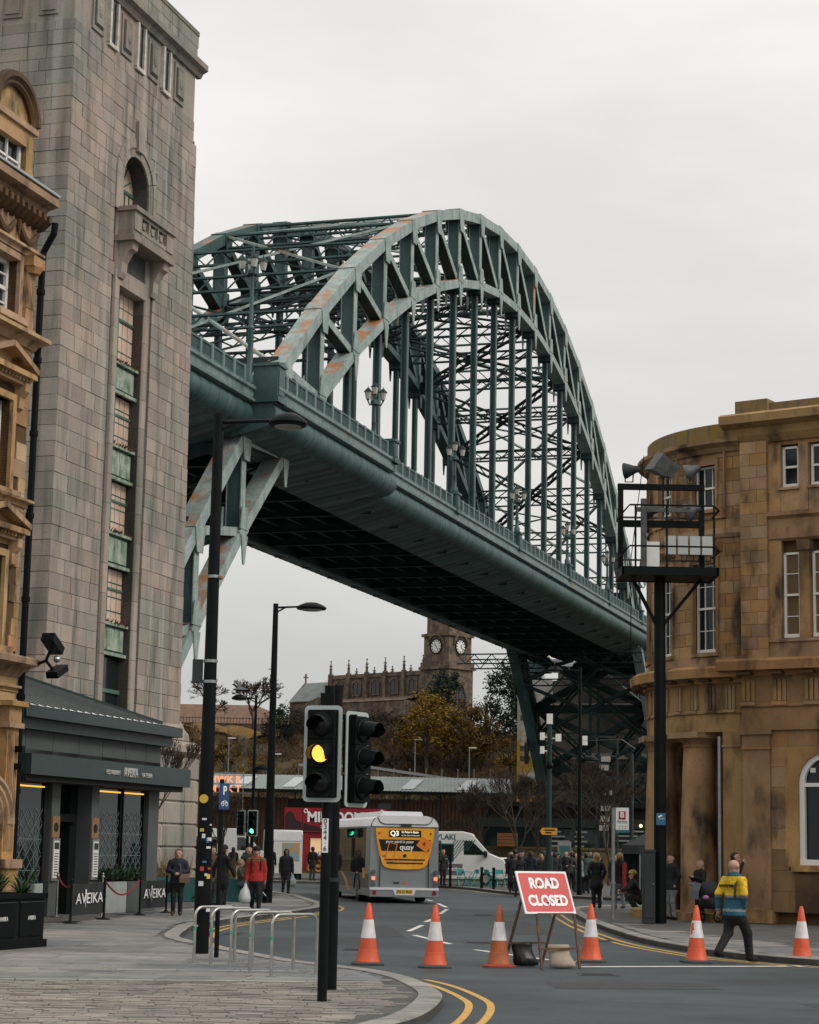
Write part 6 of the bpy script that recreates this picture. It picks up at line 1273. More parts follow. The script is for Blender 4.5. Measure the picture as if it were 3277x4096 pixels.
b = B(); b.box(0, 4.0, 0, .85, .0, .85); b.o('box', blackm, pt); b = B(); b.box(-.05, 4.05, -.05, .9, 0, .13); b.box(-.04, 4.04, -.04, .1, .83, .91); b.box(-.04, .06, -.04, .89, .83, .91); b.box(3.94, 4.04, -.04, .89, .83, .91); b.box(-.04, 4.04, .79, .89, .83, .91); b.o('rim', black, pt)
for k in range(4):
    b = B(); b.box(k + .08, k + .92, -.02, 0, .2, .76); pp = b.o('panel', black, pt); b = B(); b.box(k + .06, k + .94, -.028, -.02, .76, .78); b.o('panel_bead', dkgrey, pp); text('AVEIKA', .1, lw, pp, (k + .5, -.024, .5), RX, .002, xs=.85)
rg = random.Random(8)
YL = ['at the right end of', 'second from the right end of', 'third from the right end of', 'fourth from the right end of', 'fifth from the right end of', 'sixth from the right end of']
for k in range(6): b = B(); yucca(b, (0, 0, 0), .62 if k % 2 else .5, 60, rg); t = thing('yucca', 'spiky green yucca ' + YL[k] + ' the black planter', 'plant', ST(28.75 + 3.7 - k * .52, -16.5 - .3 - .25 * (k % 2), 1.0), k * .7, 'yuccas in the black planter'); b.o('leaves', lf_yucca, t)
lg = mat('pale_planter', (.46, .47, .45), .6, c2=(.38, .39, .37), ns=3)
def wplanter(label, s, t_, L, h, m, plant=True):
    t = thing('box_planter', label, 'planter', ST(s, t_, .12), RZ, 'box planters along the restaurant'); b = B(); b.box(0, L, 0, .5, 0, h); b.o('box', m, t); b = B(); b.box(.04, L - .04, .04, .46, h, h + .01); b.o('soil', blackm, t)
    b = B(); 
    for k in range(int(L / .3)): yucca(b, (.15 + k * .3, .25, h), .6, 26, rg)
    b.o('leaves', lf_yucca, t)
wplanter('pale box planter left of the restaurant door', 44.0, -22.45, .42, .82, lg); wplanter('pale box planter under the first right-hand window', 49.0, -22.95, 1.25, .8, lg); wplanter('grey box planter under the second right-hand window', 50.3, -22.95, 1.4, .8, clad)
# planting bed with a young tree beside the restaurant
tl = mat('teal_board', (.02, .16, .15), .5, c2=(.03, .11, .11), ns=2)
bed = thing('teal_planter', 'teal planting trough behind the waiting woman', 'planter', (-8.4, 66.5, .12), radians(12)); b = B(); b.box(-1.6, 1.6, -.5, .5, 0, .75); b.o('box', tl, bed); b = B(); b.prism([(-1.2, .1), (-.6, .1), (.2, .7), (-.2, .7)], -.52, -.5, lambda u, v, w: (u, w, v)); b.prism([(.2, .1), (.7, .1), (1.4, .7), (1.0, .7)], -.52, -.5, lambda u, v, w: (u, w, v)); b.o('dark_stripe', blackm, bed)
bed2 = thing('teal_planter', 'teal planting trough behind the tall near lamp', 'planter', (-5.9, 67.5, .12), radians(12)); b = B(); b.box(-1.3, 1.3, -.5, .5, 0, .75); b.o('box', tl, bed2); b = B(); b.prism([(-1.0, .1), (-.5, .1), (.2, .7), (-.1, .7)], -.52, -.5, lambda u, v, w: (u, w, v)); b.o('dark_stripe', blackm, bed2)
for lab, x, y, h, sd in (('young bare birch against the tower base beside the restaurant', -8.4, 66.5, 5.4, 71), ('thin bare sapling between the tall lamp and parking post', -6.0, 67.5, 3.4, 72)):
    t = thing('birch_sapling', lab, 'tree', (x, y, .8), 0, 'young trees in teal troughs'); b = B(); w = B(); limbs(b, (0, 0, 0), (.05, 0, 1), h * .26, .05, 6, random.Random(sd), .45, .33, w, .008); b.o('trunk', bark, t); w.o('crown', twig, t)
straw = leafmat('straw_grass', (.36, .22, .09), (.18, .11, .04)); rg = random.Random(5)
for lab, x, y in (('clump of straw-coloured grasses by the restaurant corner', -9.2, 66.4), ('clump of straw grasses beside the waiting woman', -7.4, 66.6), ('tall straw-coloured grasses behind the lamp', -5.9, 67.4)):
    t = thing('ornamental_grass', lab, 'plant', (x, y, .8), 0, 'dry grasses in the troughs'); b = B()
    for k in range(190): a = rg.random() * 6.28; d = Vector((cos(a) * rg.uniform(.1, .7), sin(a) * .4, 1)).normalized(); p = Vector((rg.uniform(-.5, .5), rg.uniform(-.3, .3), 0)); L = rg.uniform(.5, 1.15); w = Vector((.014, 0, 0)); b.add([p - w, p + w, p + d * L + Vector((d.x * .2, 0, -.1))], [(0, 1, 2)])
    b.o('blades', straw, t)
# ================================================================ VEHICLES AND STALLS
silver = mat('bus_silver', (.33, .345, .35), .35, .35, c2=(.30, .315, .32), ns=1, coat=.3); bwhite = mat('bus_white', (.66, .67, .67), .35, coat=.4); byel = mat('bus_yellow', (.80, .36, .02), .4, c2=(.72, .28, .015), ns=1.2, coat=.2); bor = mat('bus_orange', (.70, .20, .02), .4); bblk = mat('bus_black', (.01, .011, .012), .25); bglass = glass('bus_glass', (.015, .02, .02), .03, 1, .7); tyre = mat('tyre', (.02, .02, .02), .8); rim = mat('wheel_rim', (.35, .33, .28), .5, .4)
redl = mat('tail_light_lit', (1, .15, .08), .3, emit=(1, .12, .05), es=2.2); redd = mat('red_lens', (.25, .02, .02), .2); chrome = mat('lamp_chrome', (.25, .26, .27), .15, .6)
bus = thing('city_bus', 'grey and yellow single-deck bus turning away, route Q3 on its rear', 'bus', (.06, 73.6, .005), radians(10.5))
L_ = 10.8; SEC = [(-1.25, .24), (-1.25, 2.55), (-1.22, 2.75), (-1.12, 2.93), (-.95, 3.02), (0, 3.06), (.95, 3.02), (1.12, 2.93), (1.22, 2.75), (1.25, 2.55), (1.25, .24)]
b = B(); b.loft([[(x * k, y, .24 + (z - .24) * kz) for x, z in SEC] for y, k, kz in ((0.06, .985, .99), (.16, 1, 1), (L_ - .4, 1, 1), (L_, .95, .96))]); b.o('body', silver, bus, smooth=True)
b = B(); b.loft([[(x * 1.004, y, max(2.66, z) + .006) for x, z in SEC[1:10]] for y in (0.05, L_ - .3)], False, False); b.prism([(-.8, 3.0), (.8, 3.0), (.7, 3.22), (-.7, 3.22)], .6, 6.5, lambda u, v, w: (u, w, v)); b.prism([(-1.2, 2.68), (1.2, 2.68), (1.18, 2.8), (1.05, 2.97), (.8, 3.06), (-.8, 3.06), (-1.05, 2.97), (-1.18, 2.8)], .0, .06, lambda u, v, w: (u, w, v)); b.o('roof', bwhite, bus)
b = B(); b.tube([(-1.0, -.01, 2.98), (-.9, -.015, 2.82), (-.75, -.015, 2.76), (.75, -.015, 2.76), (.9, -.015, 2.82), (1.0, -.01, 2.98)], .014, 5); b.o('roof_seam', dkgrey, bus); b = B(); b.box(-.16, .22, -.05, 0, 2.68, 2.78); b.o('camera_housing', dkgrey, bus)
for k in range(6): b = B(); b.box(-1.262, -1.25, 1.0 + k * 1.55, 2.5 + k * 1.55, 1.02, 2.62); b.o('side_window', bglass, bus); b = B(); b.box(1.25, 1.262, 1.0 + k * 1.55, 2.5 + k * 1.55, 1.02, 2.62); b.o('side_window', bglass, bus)
b = B(); b.box(-1.255, -1.24, .2, L_ - .5, .5, 1.0); b.o('side_skirt', mat('bus_dark_grey', (.07, .075, .08), .35, coat=.3), bus); b = B(); b.box(-1.27, -1.25, .9, L_ - .4, 2.62, 2.68); b.o('window_rail', galv, bus)
b = B(); b.prism([(4.4, .35), (4.8, .35), (5.6, .7), (6.6, 1.0), (6.2, 1.0), (5.2, .75)], -1.268, -1.256, lambda u, v, w: (w, u, v)); b.prism([(.9, .85), (1.5, .85), (1.5, 1.2), (1.0, 1.2)], -1.268, -1.262, lambda u, v, w: (w, u, v)); b.o('yellow_swoosh', byel, bus)
yp = [(-1.07, 2.62), (1.07, 2.62), (1.0, 2.1), (.92, 1.72), (.82, 1.38), (.72, 1.26), (.5, 1.2), (0, 1.18), (-.5, 1.2), (-.72, 1.26), (-.82, 1.38), (-.92, 1.72), (-1.0, 2.1)]
b = B(); b.prism(yp[::-1], -.006, .07, lambda u, v, w: (u, w, v)); rp = b.o('rear_advert', byel, bus)
b = B(); b.prism([(-.95, 2.22), (.93, 2.22), (.86, 1.82), (-.84, 1.82)][::-1], -.012, -.004, lambda u, v, w: (u, w, v)); b.o('rear_window', bblk, rp); b = B(); b.box(-.58, .58, -.016, -.004, 2.31, 2.55); b.o('display', bblk, rp)
dsp = mat('display_led', (.8, .8, .7), .5, emit=(1, .95, .75), es=.5)
text('Q3', .24, dsp, rp, (-.38, -.02, 2.43), RX, .002, bold=.008); text("St Peter's Basin", .105, dsp, rp, (.18, -.02, 2.485), RX, .002, bold=.002, xs=.95); text('via City Centre & Quayside', .058, dsp, rp, (.19, -.02, 2.37), RX, .002)
text('your card is your', .145, lw, rp, (-.19, -.016, 2.145), RX, .002, bold=.002); text('quay', .27, lw, rp, (.06, -.016, 1.95), RX, .002, bold=.004)
b = B(); b.m = Matrix.Translation((.70, -.014, 2.07)) @ Matrix.Rotation(.6, 4, 'Y'); b.box(-.22, .22, -.006, .004, -.2, .2); b.o('card_print', bor, rp); b = B()
for r in (.05, .09, .13): b.tube([(.6 + r * cos(t), -.022, 2.08 + r * sin(t)) for t in (-.6, -.2, .2, .6)], .012, 4)
b.m = None; b.o('contactless_print', black, rp)
b = B(); b.m = Matrix.Translation((-.5, -.016, 1.78)) @ Matrix.Rotation(.25, 4, 'Y')
for q in ((-.16, .16, .3, .33), (-.16, .16, -.33, -.3), (-.16, -.13, -.33, .33), (.13, .16, -.33, .33)): b.box(q[0], q[1], -.004, .004, q[2], q[3])
b.o('phone_print', bor, rp)
for k in range(7): x = -.75 + k * .25; b = B(); b.beam((x * .8, -.008, 1.3), (x * 1.2, -.008, 1.65 + .1 * (k % 2)), .012, .004, (0, 1, 0)); b.o('ray_print', mat('pale_yellow', (.85, .6, .2), .5), rp)
for z_, w in ((1.52, .72), (1.4, .66)): b = B(); b.box(-w, w, -.02, 0, z_ - .022, z_ + .022); b.o('vent_slot', bblk, rp)
b = B(); b.cyl((0, -.03, 1.66), (0, 0, 1.66), .06, n=14); b.o('badge', bblk, rp); text('5808', .08, bblk, rp, (-.74, -.012, 1.64), RX, .001)
for sx in (-1, 1):
    b = B(); b.cyl((sx * .93, -.02, 2.44), (sx * .93, 0, 2.44), .035, n=10); b.o('marker_light', redd, bus)
    for z_, m in ((1.08, chrome), (.86, redl), (.66, chrome)): b = B(); b.cyl((sx * 1.12, -.03, z_), (sx * 1.12, .06, z_), .085, n=16); w_ = b.o('tail_light_rim', chrome, bus); b = B(); (b.cyl((sx * 1.12, -.04, z_), (sx * 1.12, -.03, z_), .062, n=16) if m is chrome else b.box(sx * 1.12 - .06, sx * 1.12 + .06, -.045, -.03, z_ - .06, z_ + .06)); b.o('tail_light', m if m is redl else mat('smoked_lens', (.12, .12, .13), .1), w_)
    b = B(); b.cyl((sx * 1.08, -.05, .36), (sx * 1.08, 0, .36), .075, n=14); b.o('reflector', redd, bus)
    b = B(); b.box(sx * .88 - .006, sx * .88 + .006, -.008, .06, .25, 1.7); b.o('panel_seam', dkgrey, bus)
b = B(); b.prism([(-1.24, .46), (-.4, .46), (-.34, .28), (.34, .28), (.4, .46), (1.24, .46), (1.24, .54), (-1.24, .54)], -.05, .06, lambda u, v, w: (u, w, v)); b.o('bumper_strip', bwhite, bus); b = B(); b.box(-1.24, 1.24, -.03, .1, .22, .46); b.o('bumper', silver, bus)
b = B(); b.box(-.28, .3, -.06, -.05, .34, .47); pn = b.o('number_plate', mat('plate_yellow', (.7, .45, .03), .5), bus); text('NL72 EUD', .115, black, pn, (.02, -.064, .405), RX, .001, bold=.003); b = B(); b.box(-.28, -.25, -.062, -.05, .34, .47); b.o('green_flash', mat('plate_green', (.02, .3, .1), .5), pn)
text('quay', .13, dkgrey, bus, (-.28, .052, .72), RX, .004, bold=.003); text('city', .13, bor, bus, (.03, .052, .72), RX, .004, bold=.002)
for y in (2.7, 8.6):
    for sx in (-1, 1):
        b = B(); b.cyl((sx * 1.24, y, .48), (sx * .95, y, .48), .48, n=24); w_ = b.o('wheel', tyre, bus, smooth=True); b = B(); b.cyl((sx * 1.25, y, .48), (sx * 1.2, y, .48), .29, .2, n=18); b.o('rim', rim, w_)
    b = B(); b.tube([(-1.262, y + .62 * cos(t), .42 + .6 * sin(t)) for t in [i * pi / 12 for i in range(13)]], .03, 5); b.o('wheel_arch', bblk, bus)
b = B(); b.box(-1.1, 1.1, .3, L_ - .3, .2, .5); b.o('underbody', bblk, bus)
# food vans
def van(label, loc, rz, L=5.8, white_m=None, stripes=False, letters=None, name='food_van', art=None, hatch=True):
    """van along local +x (front at +x), serving side at -y"""
    m = white_m or mat('van_white', (.62, .62, .60), .35, coat=.3); t = thing(name, label, 'van', loc, rz, 'food vans on the quay'); W_ = 1.0
    prof = [(0, .35), (0, 2.5), (.15, 2.68), (L * .62, 2.72), (L * .70, 2.62), (L * .86, 1.62), (L * .98, 1.35), (L, 1.15), (L, .4)]
    b = B(); b.loft([[(x, y, z if abs(y) < .97 else z - .04) for x, z in prof] for y in (-1.0, -.96, .96, 1.0)]); b.o('body', m, t, smooth=True)
    b = B(); b.prism([(L * .69, 2.5), (L * .85, 1.66), (L * .87, 1.68), (L * .71, 2.55)], -.86, .86, lambda u, v, w: (u, w, v)); b.o('windscreen', bglass, t); b = B(); b.prism([(L * .63, 1.55), (L * .63, 2.25), (L * .70, 2.25), (L * .82, 1.6), (L * .82, 1.55)], -1.012, -1.0, lambda u, v, w: (u, w, v)); b.o('cab_window', bglass, t)
    for x in (L * .16, L * .83):
        for y in (-1, 1): b = B(); b.cyl((x, y * 1.01, .34), (x, y * .8, .34), .34, n=20); w_ = b.o('wheel', tyre, t, smooth=True); b = B(); b.cyl((x, y * 1.02, .34), (x, y * .95, .34), .2, n=12); b.o('rim', rim, w_)
    b = B(); b.box(L * .98, L + .02, -.7, .7, .45, .75); b.o('bumper', dkgrey, t); b = B(); b.box(L * .97, L + .01, -.9, -.6, .9, 1.15); b.o('headlight', lens, t); b = B(); b.box(L * .81, L * .84, -1.22, -1.0, 1.45, 1.75); b.o('mirror', bblk, t)
    if hatch: b = B(); b.box(.5, L * .42, -1.01, -1.0, 1.15, 2.1); b.o('serving_hatch', dark_in, t); b = B(); b.box(.4, L * .44, -1.25, -1.0, 1.06, 1.12); b.o('counter', galv, t); b = B(); b.add([(.4, -1.0, 2.15), (L * .43, -1.0, 2.15), (L * .43, -1.7, 2.25), (.4, -1.7, 2.25)], [(0, 1, 2, 3)]); b.o('hatch_flap', m, t)
    if stripes:
        b = B(); b.box(.02, L * .62, -1.006, -1.0, .5, 1.08); b.o('wood_panel', mat('grey_boards', (.13, .11, .11), .7, c2=(.2, .16, .16), ns=6), t)
        for k in range(11): x = L * .46 + k * .14; b = B(); b.prism([(x, 1.12), (x + .05, 1.12), (x + .55, 1.75), (x + .50, 1.75)] if k < 3 else [(x - .3, 1.75 + .0), (x - .25, 1.75), (x + .15, 2.3), (x + .1, 2.3)], -1.014, -1.001, lambda u, v, w: (u, w, v)); b.o('stripe', mat('green_stripe', (.02, .10, .08), .5), t)
        b = B(); b.box(L * .42, L * .54, -1.03, -1.0, 1.2, 2.1); bo = b.o('menu_board', tl, t); b = B(); b.box(L * .43, L * .53, -1.036, -1.03, 1.26, 2.04); b.o('menu_slate', blackm, bo)
        text('SOUVLAKI', .38, mat('green_letter', (.02, .12, .13), .5), t, (L * .40, -1.012, 2.42), RX, .004, bold=.008); text('ian Kitchen', .26, lw, t, (L * .52, -1.012, .82), RX, .004, bold=.004)
    return t
van('white souvlaki van with green stripes parked behind the bus', (-.4, 107.4, .12), radians(-4), 5.7, stripes=True)
van('white food van seen through the tall near lamp and parking post', (-12.4, 113.5, .12), radians(6), 5.2); v2 = van('white van with painted rear beside the donut stall', (-6.5, 113.2, .12), radians(96), 5.2, hatch=False)
b = B(); b.box(-.012, 0, -.85, .1, 1.0, 2.0); b.o('painted_door', mat('van_artwork', (.22, .42, .46), .5, c2=(.7, .3, .06), ns=2.5, lo=.48, hi=.54), v2); b = B(); b.box(-.02, -.01, -.95, .95, 2.1, 2.6); b.o('rear_header', white, v2)
pv = thing('parked_car', 'pale car half hidden among the crowd', 'car', (5.5, 112, .12), radians(80)); b = B(); b.loft([[(x, y * k, z) for x, z in ((-1.9, .35), (-1.9, .85), (-1.3, .95), (-.8, 1.42), (.7, 1.42), (1.3, .98), (1.95, .8), (1.95, .35))] for y, k in ((-.85, 1), (-.6, 1), (.6, 1), (.85, 1))]); b.o('body', white, pv, smooth=True); b = B(); b.box(-1.15, -.86, -.6, .6, 1.02, 1.36); b.o('window', bglass, pv)
for x in (-1.2, 1.25):
    for y in (-.8, .8): b = B(); b.cyl((x, y, .3), (x, y * .75, .3), .3, n=16); b.o('wheel', tyre, pv)
# donut stall
k_red = mat('stall_red', (.36, .012, .022), .45, c2=(.28, .01, .018), ns=1); k_dk = mat('stall_chocolate', (.03, .008, .01), .6); dough = mat('donut_dough', (.48, .22, .06), .7, c2=(.34, .14, .035), ns=6)
dn = thing('donut_stall', 'red mini donuts stall with big header sign behind the signal pole', 'stall', (-6.75, 117, .12), 0)
b = B(); b.box(0, 5.8, .1, 2.6, .5, 2.9); b.o('cabin', dark_in, dn); b = B(); b.box(0, 1.05, 0, .1, .55, 2.55); lp = b.o('menu_panel', k_red, dn); b = B()
for k in range(13): w = .3 + .12 * ((k * 7) % 3); b.box(.52 - w, .52 + w, -.01, 0, .7 + k * .12, .725 + k * .12)
b.o('menu_lines', lw, lp)
def ring(parent, x, z_, r, m=lw, y=-.02, tr=.3): b = B(); b.tube([(x + r * cos(t), y, z_ + r * sin(t)) for t in [i * 2 * pi / 16 for i in range(17)]], r * tr, 6); return b.o('donut_ring', m, parent, smooth=2)
ring(lp, .85, 2.38, .1)
def star(parent, x, z_, r): b = B(); b.prism([(x + (r if i % 2 == 0 else r * .42) * sin(i * pi / 5), z_ + (r if i % 2 == 0 else r * .42) * cos(i * pi / 5)) for i in range(10)][::-1], -.02, -.01, lambda u, v, w: (u, w, v)); b.o('star', lw, parent)
for x, r in ((.15, .03), (.27, .04), (.41, .05)): star(lp, x, 2.38, r)
b = B(); b.box(0, 1.02, -.1, .1, 2.62, 3.98); hp = b.o('header_panel', k_red, dn); b = B(); b.prism([(.05, 2.7), (.98, 2.7), (.98, 3.15), (.75, 3.25), (.6, 3.35), (.55, 3.6), (.4, 3.75), (.2, 3.75), (.05, 3.5)], -.115, -.1, lambda u, v, w: (u, w, v)); b.o('chocolate_print', k_dk, hp)
b = B(); b.box(1.06, 5.8, -.1, .1, 2.62, 3.98); hp = b.o('header_sign', k_red, dn); b = B(); b.prism([(1.1, 2.7), (2.2, 2.7), (2.1, 2.85), (1.7, 3.0), (1.4, 3.02), (1.1, 3.15)], -.115, -.1, lambda u, v, w: (u, w, v)); b.o('chocolate_print', k_dk, hp)
for dx, m, y in ((.03, k_dk, -.112), (0, lw, -.125)): text('MINI', .78, m, hp, (2.05 + dx, y, 3.45 - dx), RX, .006, bold=.03, xs=.95); text('DONUTS', .78, m, hp, (4.25 + dx, y, 3.45 - dx), RX, .006, bold=.03, xs=.85)
text('Hot', .3, lw, hp, (2.3, -.115, 2.92), RX, .004); ring(hp, 1.2, 3.8, .1, y=-.12); ring(hp, 5.5, 3.8, .1, y=-.12)
for x in (1.38, 1.52, 5.1, 5.25): star(hp, x, 3.82, .06)
b = B(); b.box(1.06, 5.8, .0, .12, 2.3, 2.58); b.o('lower_fascia', k_red, dn); b = B(); b.box(1.06, 1.45, .02, .1, 1.3, 2.3); b.o('side_panel', k_red, dn)
warm_in = mat('lit_stall_interior', (.6, .42, .25), .6, emit=(1, .62, .3), es=.35); b = B(); b.box(1.5, 5.6, .09, .098, 1.4, 2.28); b.o('lit_back', warm_in, dn); b = B(); b.box(1.45, 5.8, -.3, .1, 1.28, 1.36); b.o('counter', galv, dn); b = B(); b.box(1.06, 5.8, .0, .1, .45, 1.28); cp = b.o('counter_front', k_red, dn)
for k in range(7): ring(cp, 1.55 + (k % 4) * .42, .6 + .26 * (k // 4), .17, dough, -.04, .5)
ring(cp, 1.6, 1.1, .1, y=-.03)
for k in range(9): x = 1.6 + k * .42; b = B(); b.cyl((x, -.1, 1.36), (x, -.1, 1.5 + .06 * (k % 3)), .07, n=8); b.o('jar', [stick[2], stick[0], galv, dkgrey][k % 4], dn)
for x in (.1, 5.7): b = B(); b.cyl((x, .4, 0), (x, .4, .6), .08); b.o('jack_leg', dkgrey, dn)
b = B(); b.cyl((2.6, 1.2, .3), (2.6, 1.5, .3), .3, n=14); b.o('wheel', tyre, dn); b = B(); b.box(5.3, 6.0, .2, .8, 4.0, 4.3); b.o('roof_vent', dkgrey, dn)
# black gazebo
gz = thing('gazebo', 'black canvas gazebo stall beside the rounded hall', 'gazebo', (10.5, 83.2, .12), radians(8)); cloth_b = mat('black_canvas', (.014, .017, .018), .85, c2=(.03, .035, .036), ns=2); b = B(); b.add([(-1.4, -1.4, 2.1), (1.4, -1.4, 2.1), (1.4, 1.4, 2.1), (-1.4, 1.4, 2.1), (0, 0, 3.0)], [(0, 1, 4), (1, 2, 4), (2, 3, 4), (3, 0, 4)]); b.o('roof', cloth_b, gz)
b = B(); b.box(-1.42, 1.42, -1.42, -1.4, 1.75, 2.1); b.box(-1.42, -1.4, -1.4, 1.4, 1.75, 2.1); vl = b.o('valance', cloth_b, gz); b = B(); b.box(-1.4, 1.4, -1.38, -1.36, .9, 1.75); b.box(-1.4, 1.4, 1.36, 1.38, 0, 1.75); b.o('wall_panel', cloth_b, gz); b = B(); b.box(-1.2, -.3, -1.46, -1.42, .0, 1.35); b.o('foil_sheet', mat('crumpled_foil', (.35, .36, .36), .35, .5, c2=(.1, .1, .1), ns=5, bump=1, bs=9), gz)
b = B()
for x, w in ((-1.0, .09), (-.8, .08), (-.66, .1), (-.5, .06), (-.38, .1)): b.box(x, x + w, -1.43, -1.42, 1.9, 2.05)
for x in (-.85, -.72, -.6): b.box(x, x + .08, -1.43, -1.42, 1.78, 1.85)
b.o('worn_lettering', lw, vl)
for x in (-1.38, 1.38):
    for y in (-1.38, 1.38): b = B(); b.cyl((x, y, 0), (x, y, 2.1), .025); b.o('leg', galv, gz)
# cafe chairs, tables, small bollards, crates by the van
teal2 = mat('teal_chair', (.03, .30, .28), .5)
def fchair(label, x, y, rz):
    t = thing('folding_chair', label, 'chair', (x, y, .12), rz, 'teal folding chairs by the van'); b = B(); b.box(-.2, .2, -.2, .2, .44, .47); b.o('seat', teal2, t); b = B(); b.box(-.2, .2, .18, .21, .65, .85); b.o('backrest', teal2, t)
    for s in (-1, 1): b = B(); b.beam((s * .2, .2, .85), (s * .2, -.22, 0), .03, .03); b.o('leg', teal2, t); b = B(); b.beam((s * .17, -.18, .45), (s * .17, .25, 0), .03, .03); b.o('leg', teal2, t)
def ftable(label, x, y): t = thing('folding_table', label, 'table', (x, y, .12), 0, 'teal folding tables by the van'); b = B(); b.cyl((0, 0, .7), (0, 0, .73), .35, n=16); b.o('table_top', teal2, t); b = B(); b.beam((-.25, 0, 0), (.25, 0, .7), .03, .03); b.beam((.25, 0, 0), (-.25, 0, .7), .03, .03); b.o('crossed_legs', teal2, t)
for i, (x, y, r) in enumerate(((2.9, 102.5, .4), (3.5, 102.2, -1.2), (4.3, 102.6, 2.0), (4.8, 102.1, .3))): fchair('teal folding chair ' + ['nearest the bus', 'between the two tables', 'right of the second table', 'closest to the walking couple'][i], x, y, r)
ftable('teal folding table nearest the bus', 3.2, 102.9); ftable('teal folding table nearer the walking couple', 4.5, 103.0)
for i, (x, y) in enumerate(((2.35, 102.6), (3.75, 98.5), (4.25, 97))): t = thing('bollard', ['tall black bollard beside the bus corner', 'short black bollard left of the teal chairs', 'short black bollard right of the teal chairs'][i], 'bollard', (x, y, .12), 0, 'black bollards on the far kerb'); b = B(); b.cyl((0, 0, 0), (0, 0, 1.7 if i == 0 else 1.0), .07, n=10); b.cyl((0, 0, .9), (0, 0, .95), .085, n=10); b.o('post', black, t)
ib = thing('information_board', 'grey information board standing behind the crowd', 'sign', (8.4, 108, .12)); b = B(); b.box(-.35, .35, -.06, .06, 0, 2.3); b.o('panel', galv, ib); b = B(); b.box(-.28, .28, -.07, -.06, .8, 2.1); b.o('map_sheet', tl, ib)
op = thing('crate_stack', 'orange timber crates on the quay wall', 'crate', (5.6, 123, 2.17)); 
for k in range(4): b = B(); b.box(0, 1.2, 0, .6, k * .2, k * .2 + .17); b.o('slat', mat('orange_timber', (.30, .12, .04), .7), op)
# pushchair by the hall
pm = thing('pushchair', 'black pushchair with grey blanket beside the hall columns', 'pushchair', (8.1, 55.5, .12), radians(10)); dk = mat('pram_cloth', (.025, .027, .03), .8)
b = B(); b.lathe([(.02, .42), (.2, .38), (.3, .2), (.32, 0)], (.12, 0, .68), 18); b.loft([b.ring((.12, 0, z_), (0, 0, 1), r, 14) for z_, r in ((.36, .18), (.5, .28), (.7, .31))]); b.o('hood', dk, pm, smooth=2); b = B(); b.tube([(-.42, 0, 1.0), (-.3, 0, .8), (-.05, 0, .4), (.35, 0, .3)], .022, 6); b.tube([(-.42, -.22, 1.0), (-.42, .22, 1.0)], .02, 6); b.o('chassis', inox, pm)
for x in (-.18, .42):
    for y in (-.22, .22): b = B(); b.tube([(x + .13 * cos(t), y, .14 + .13 * sin(t)) for t in [i * 2 * pi / 16 for i in range(17)]], .025, 6); b.cyl((x, y - .02, .14), (x, y + .02, .14), .05, n=8); b.o('wheel', tyre, pm)
b = B(); b.loft([[(-.52, -.2, .62), (-.3, -.26, .6), (-.3, -.24, .62), (-.52, -.18, .64)], [(-.46, -.22, .85), (-.28, -.28, .82), (-.28, -.26, .84), (-.46, -.2, .87)], [(-.4, -.2, 1.05), (-.2, -.24, 1.02), (-.2, .2, 1.04), (-.4, .2, 1.07)]]); b.o('blanket', mat('grey_blanket', (.12, .14, .14), .9), pm); b = B(); b.sph((-.1, -.3, .66), .09, .07, .06); b.o('pink_bag', mat('pink', (.45, .2, .35), .7), pm)
# ================================================================ PEOPLE
import numpy as np
def cm_(n, c, r=.8): return MATS.get('cloth_' + n) or mat('cloth_' + n, c, r, c2=tuple(x * .6 for x in c), ns=9, obj=True, bump=2.2, bs=7)
CL = dict(black=(.012, .013, .015), navy=(.018, .026, .045), red=(.55, .035, .025), green=(.05, .16, .05), grey=(.30, .31, .32), dkgrey=(.05, .052, .055), teal=(.02, .12, .13), olive=(.06, .065, .04), brown=(.12, .075, .045), jeans=(.06, .11, .17), ltjeans=(.26, .29, .31), yellow=(.78, .50, .02), blue=(.015, .13, .20), reflect=(.30, .31, .31), white=(.62, .61, .6), boot=(.10, .045, .025), camo=(.07, .11, .09), scarf=(.50, .03, .03), pink=(.5, .12, .12), cream=(.55, .45, .32), beanie=(.55, .38, .1), dkgreen=(.02, .035, .028))
SKIN = [mat('skin_light', (.55, .31, .23), .6, obj=True, c2=(.48, .25, .18), ns=8), mat('skin_brown', (.16, .08, .05), .6)]
HAIR = dict(blond=(.42, .26, .10), brown=(.06, .035, .02), dark=(.015, .012, .01), ginger=(.22, .09, .03), grey=(.3, .28, .26))
for k_ in HAIR: HAIR[k_] = mat('hair_' + k_, HAIR[k_], .6, c2=tuple(x * .6 for x in HAIR[k_]), ns=30, obj=True)
eye_m = mat('eye_dark', (.01, .01, .01), .3); lip_m = mat('lips', (.30, .10, .09), .5)
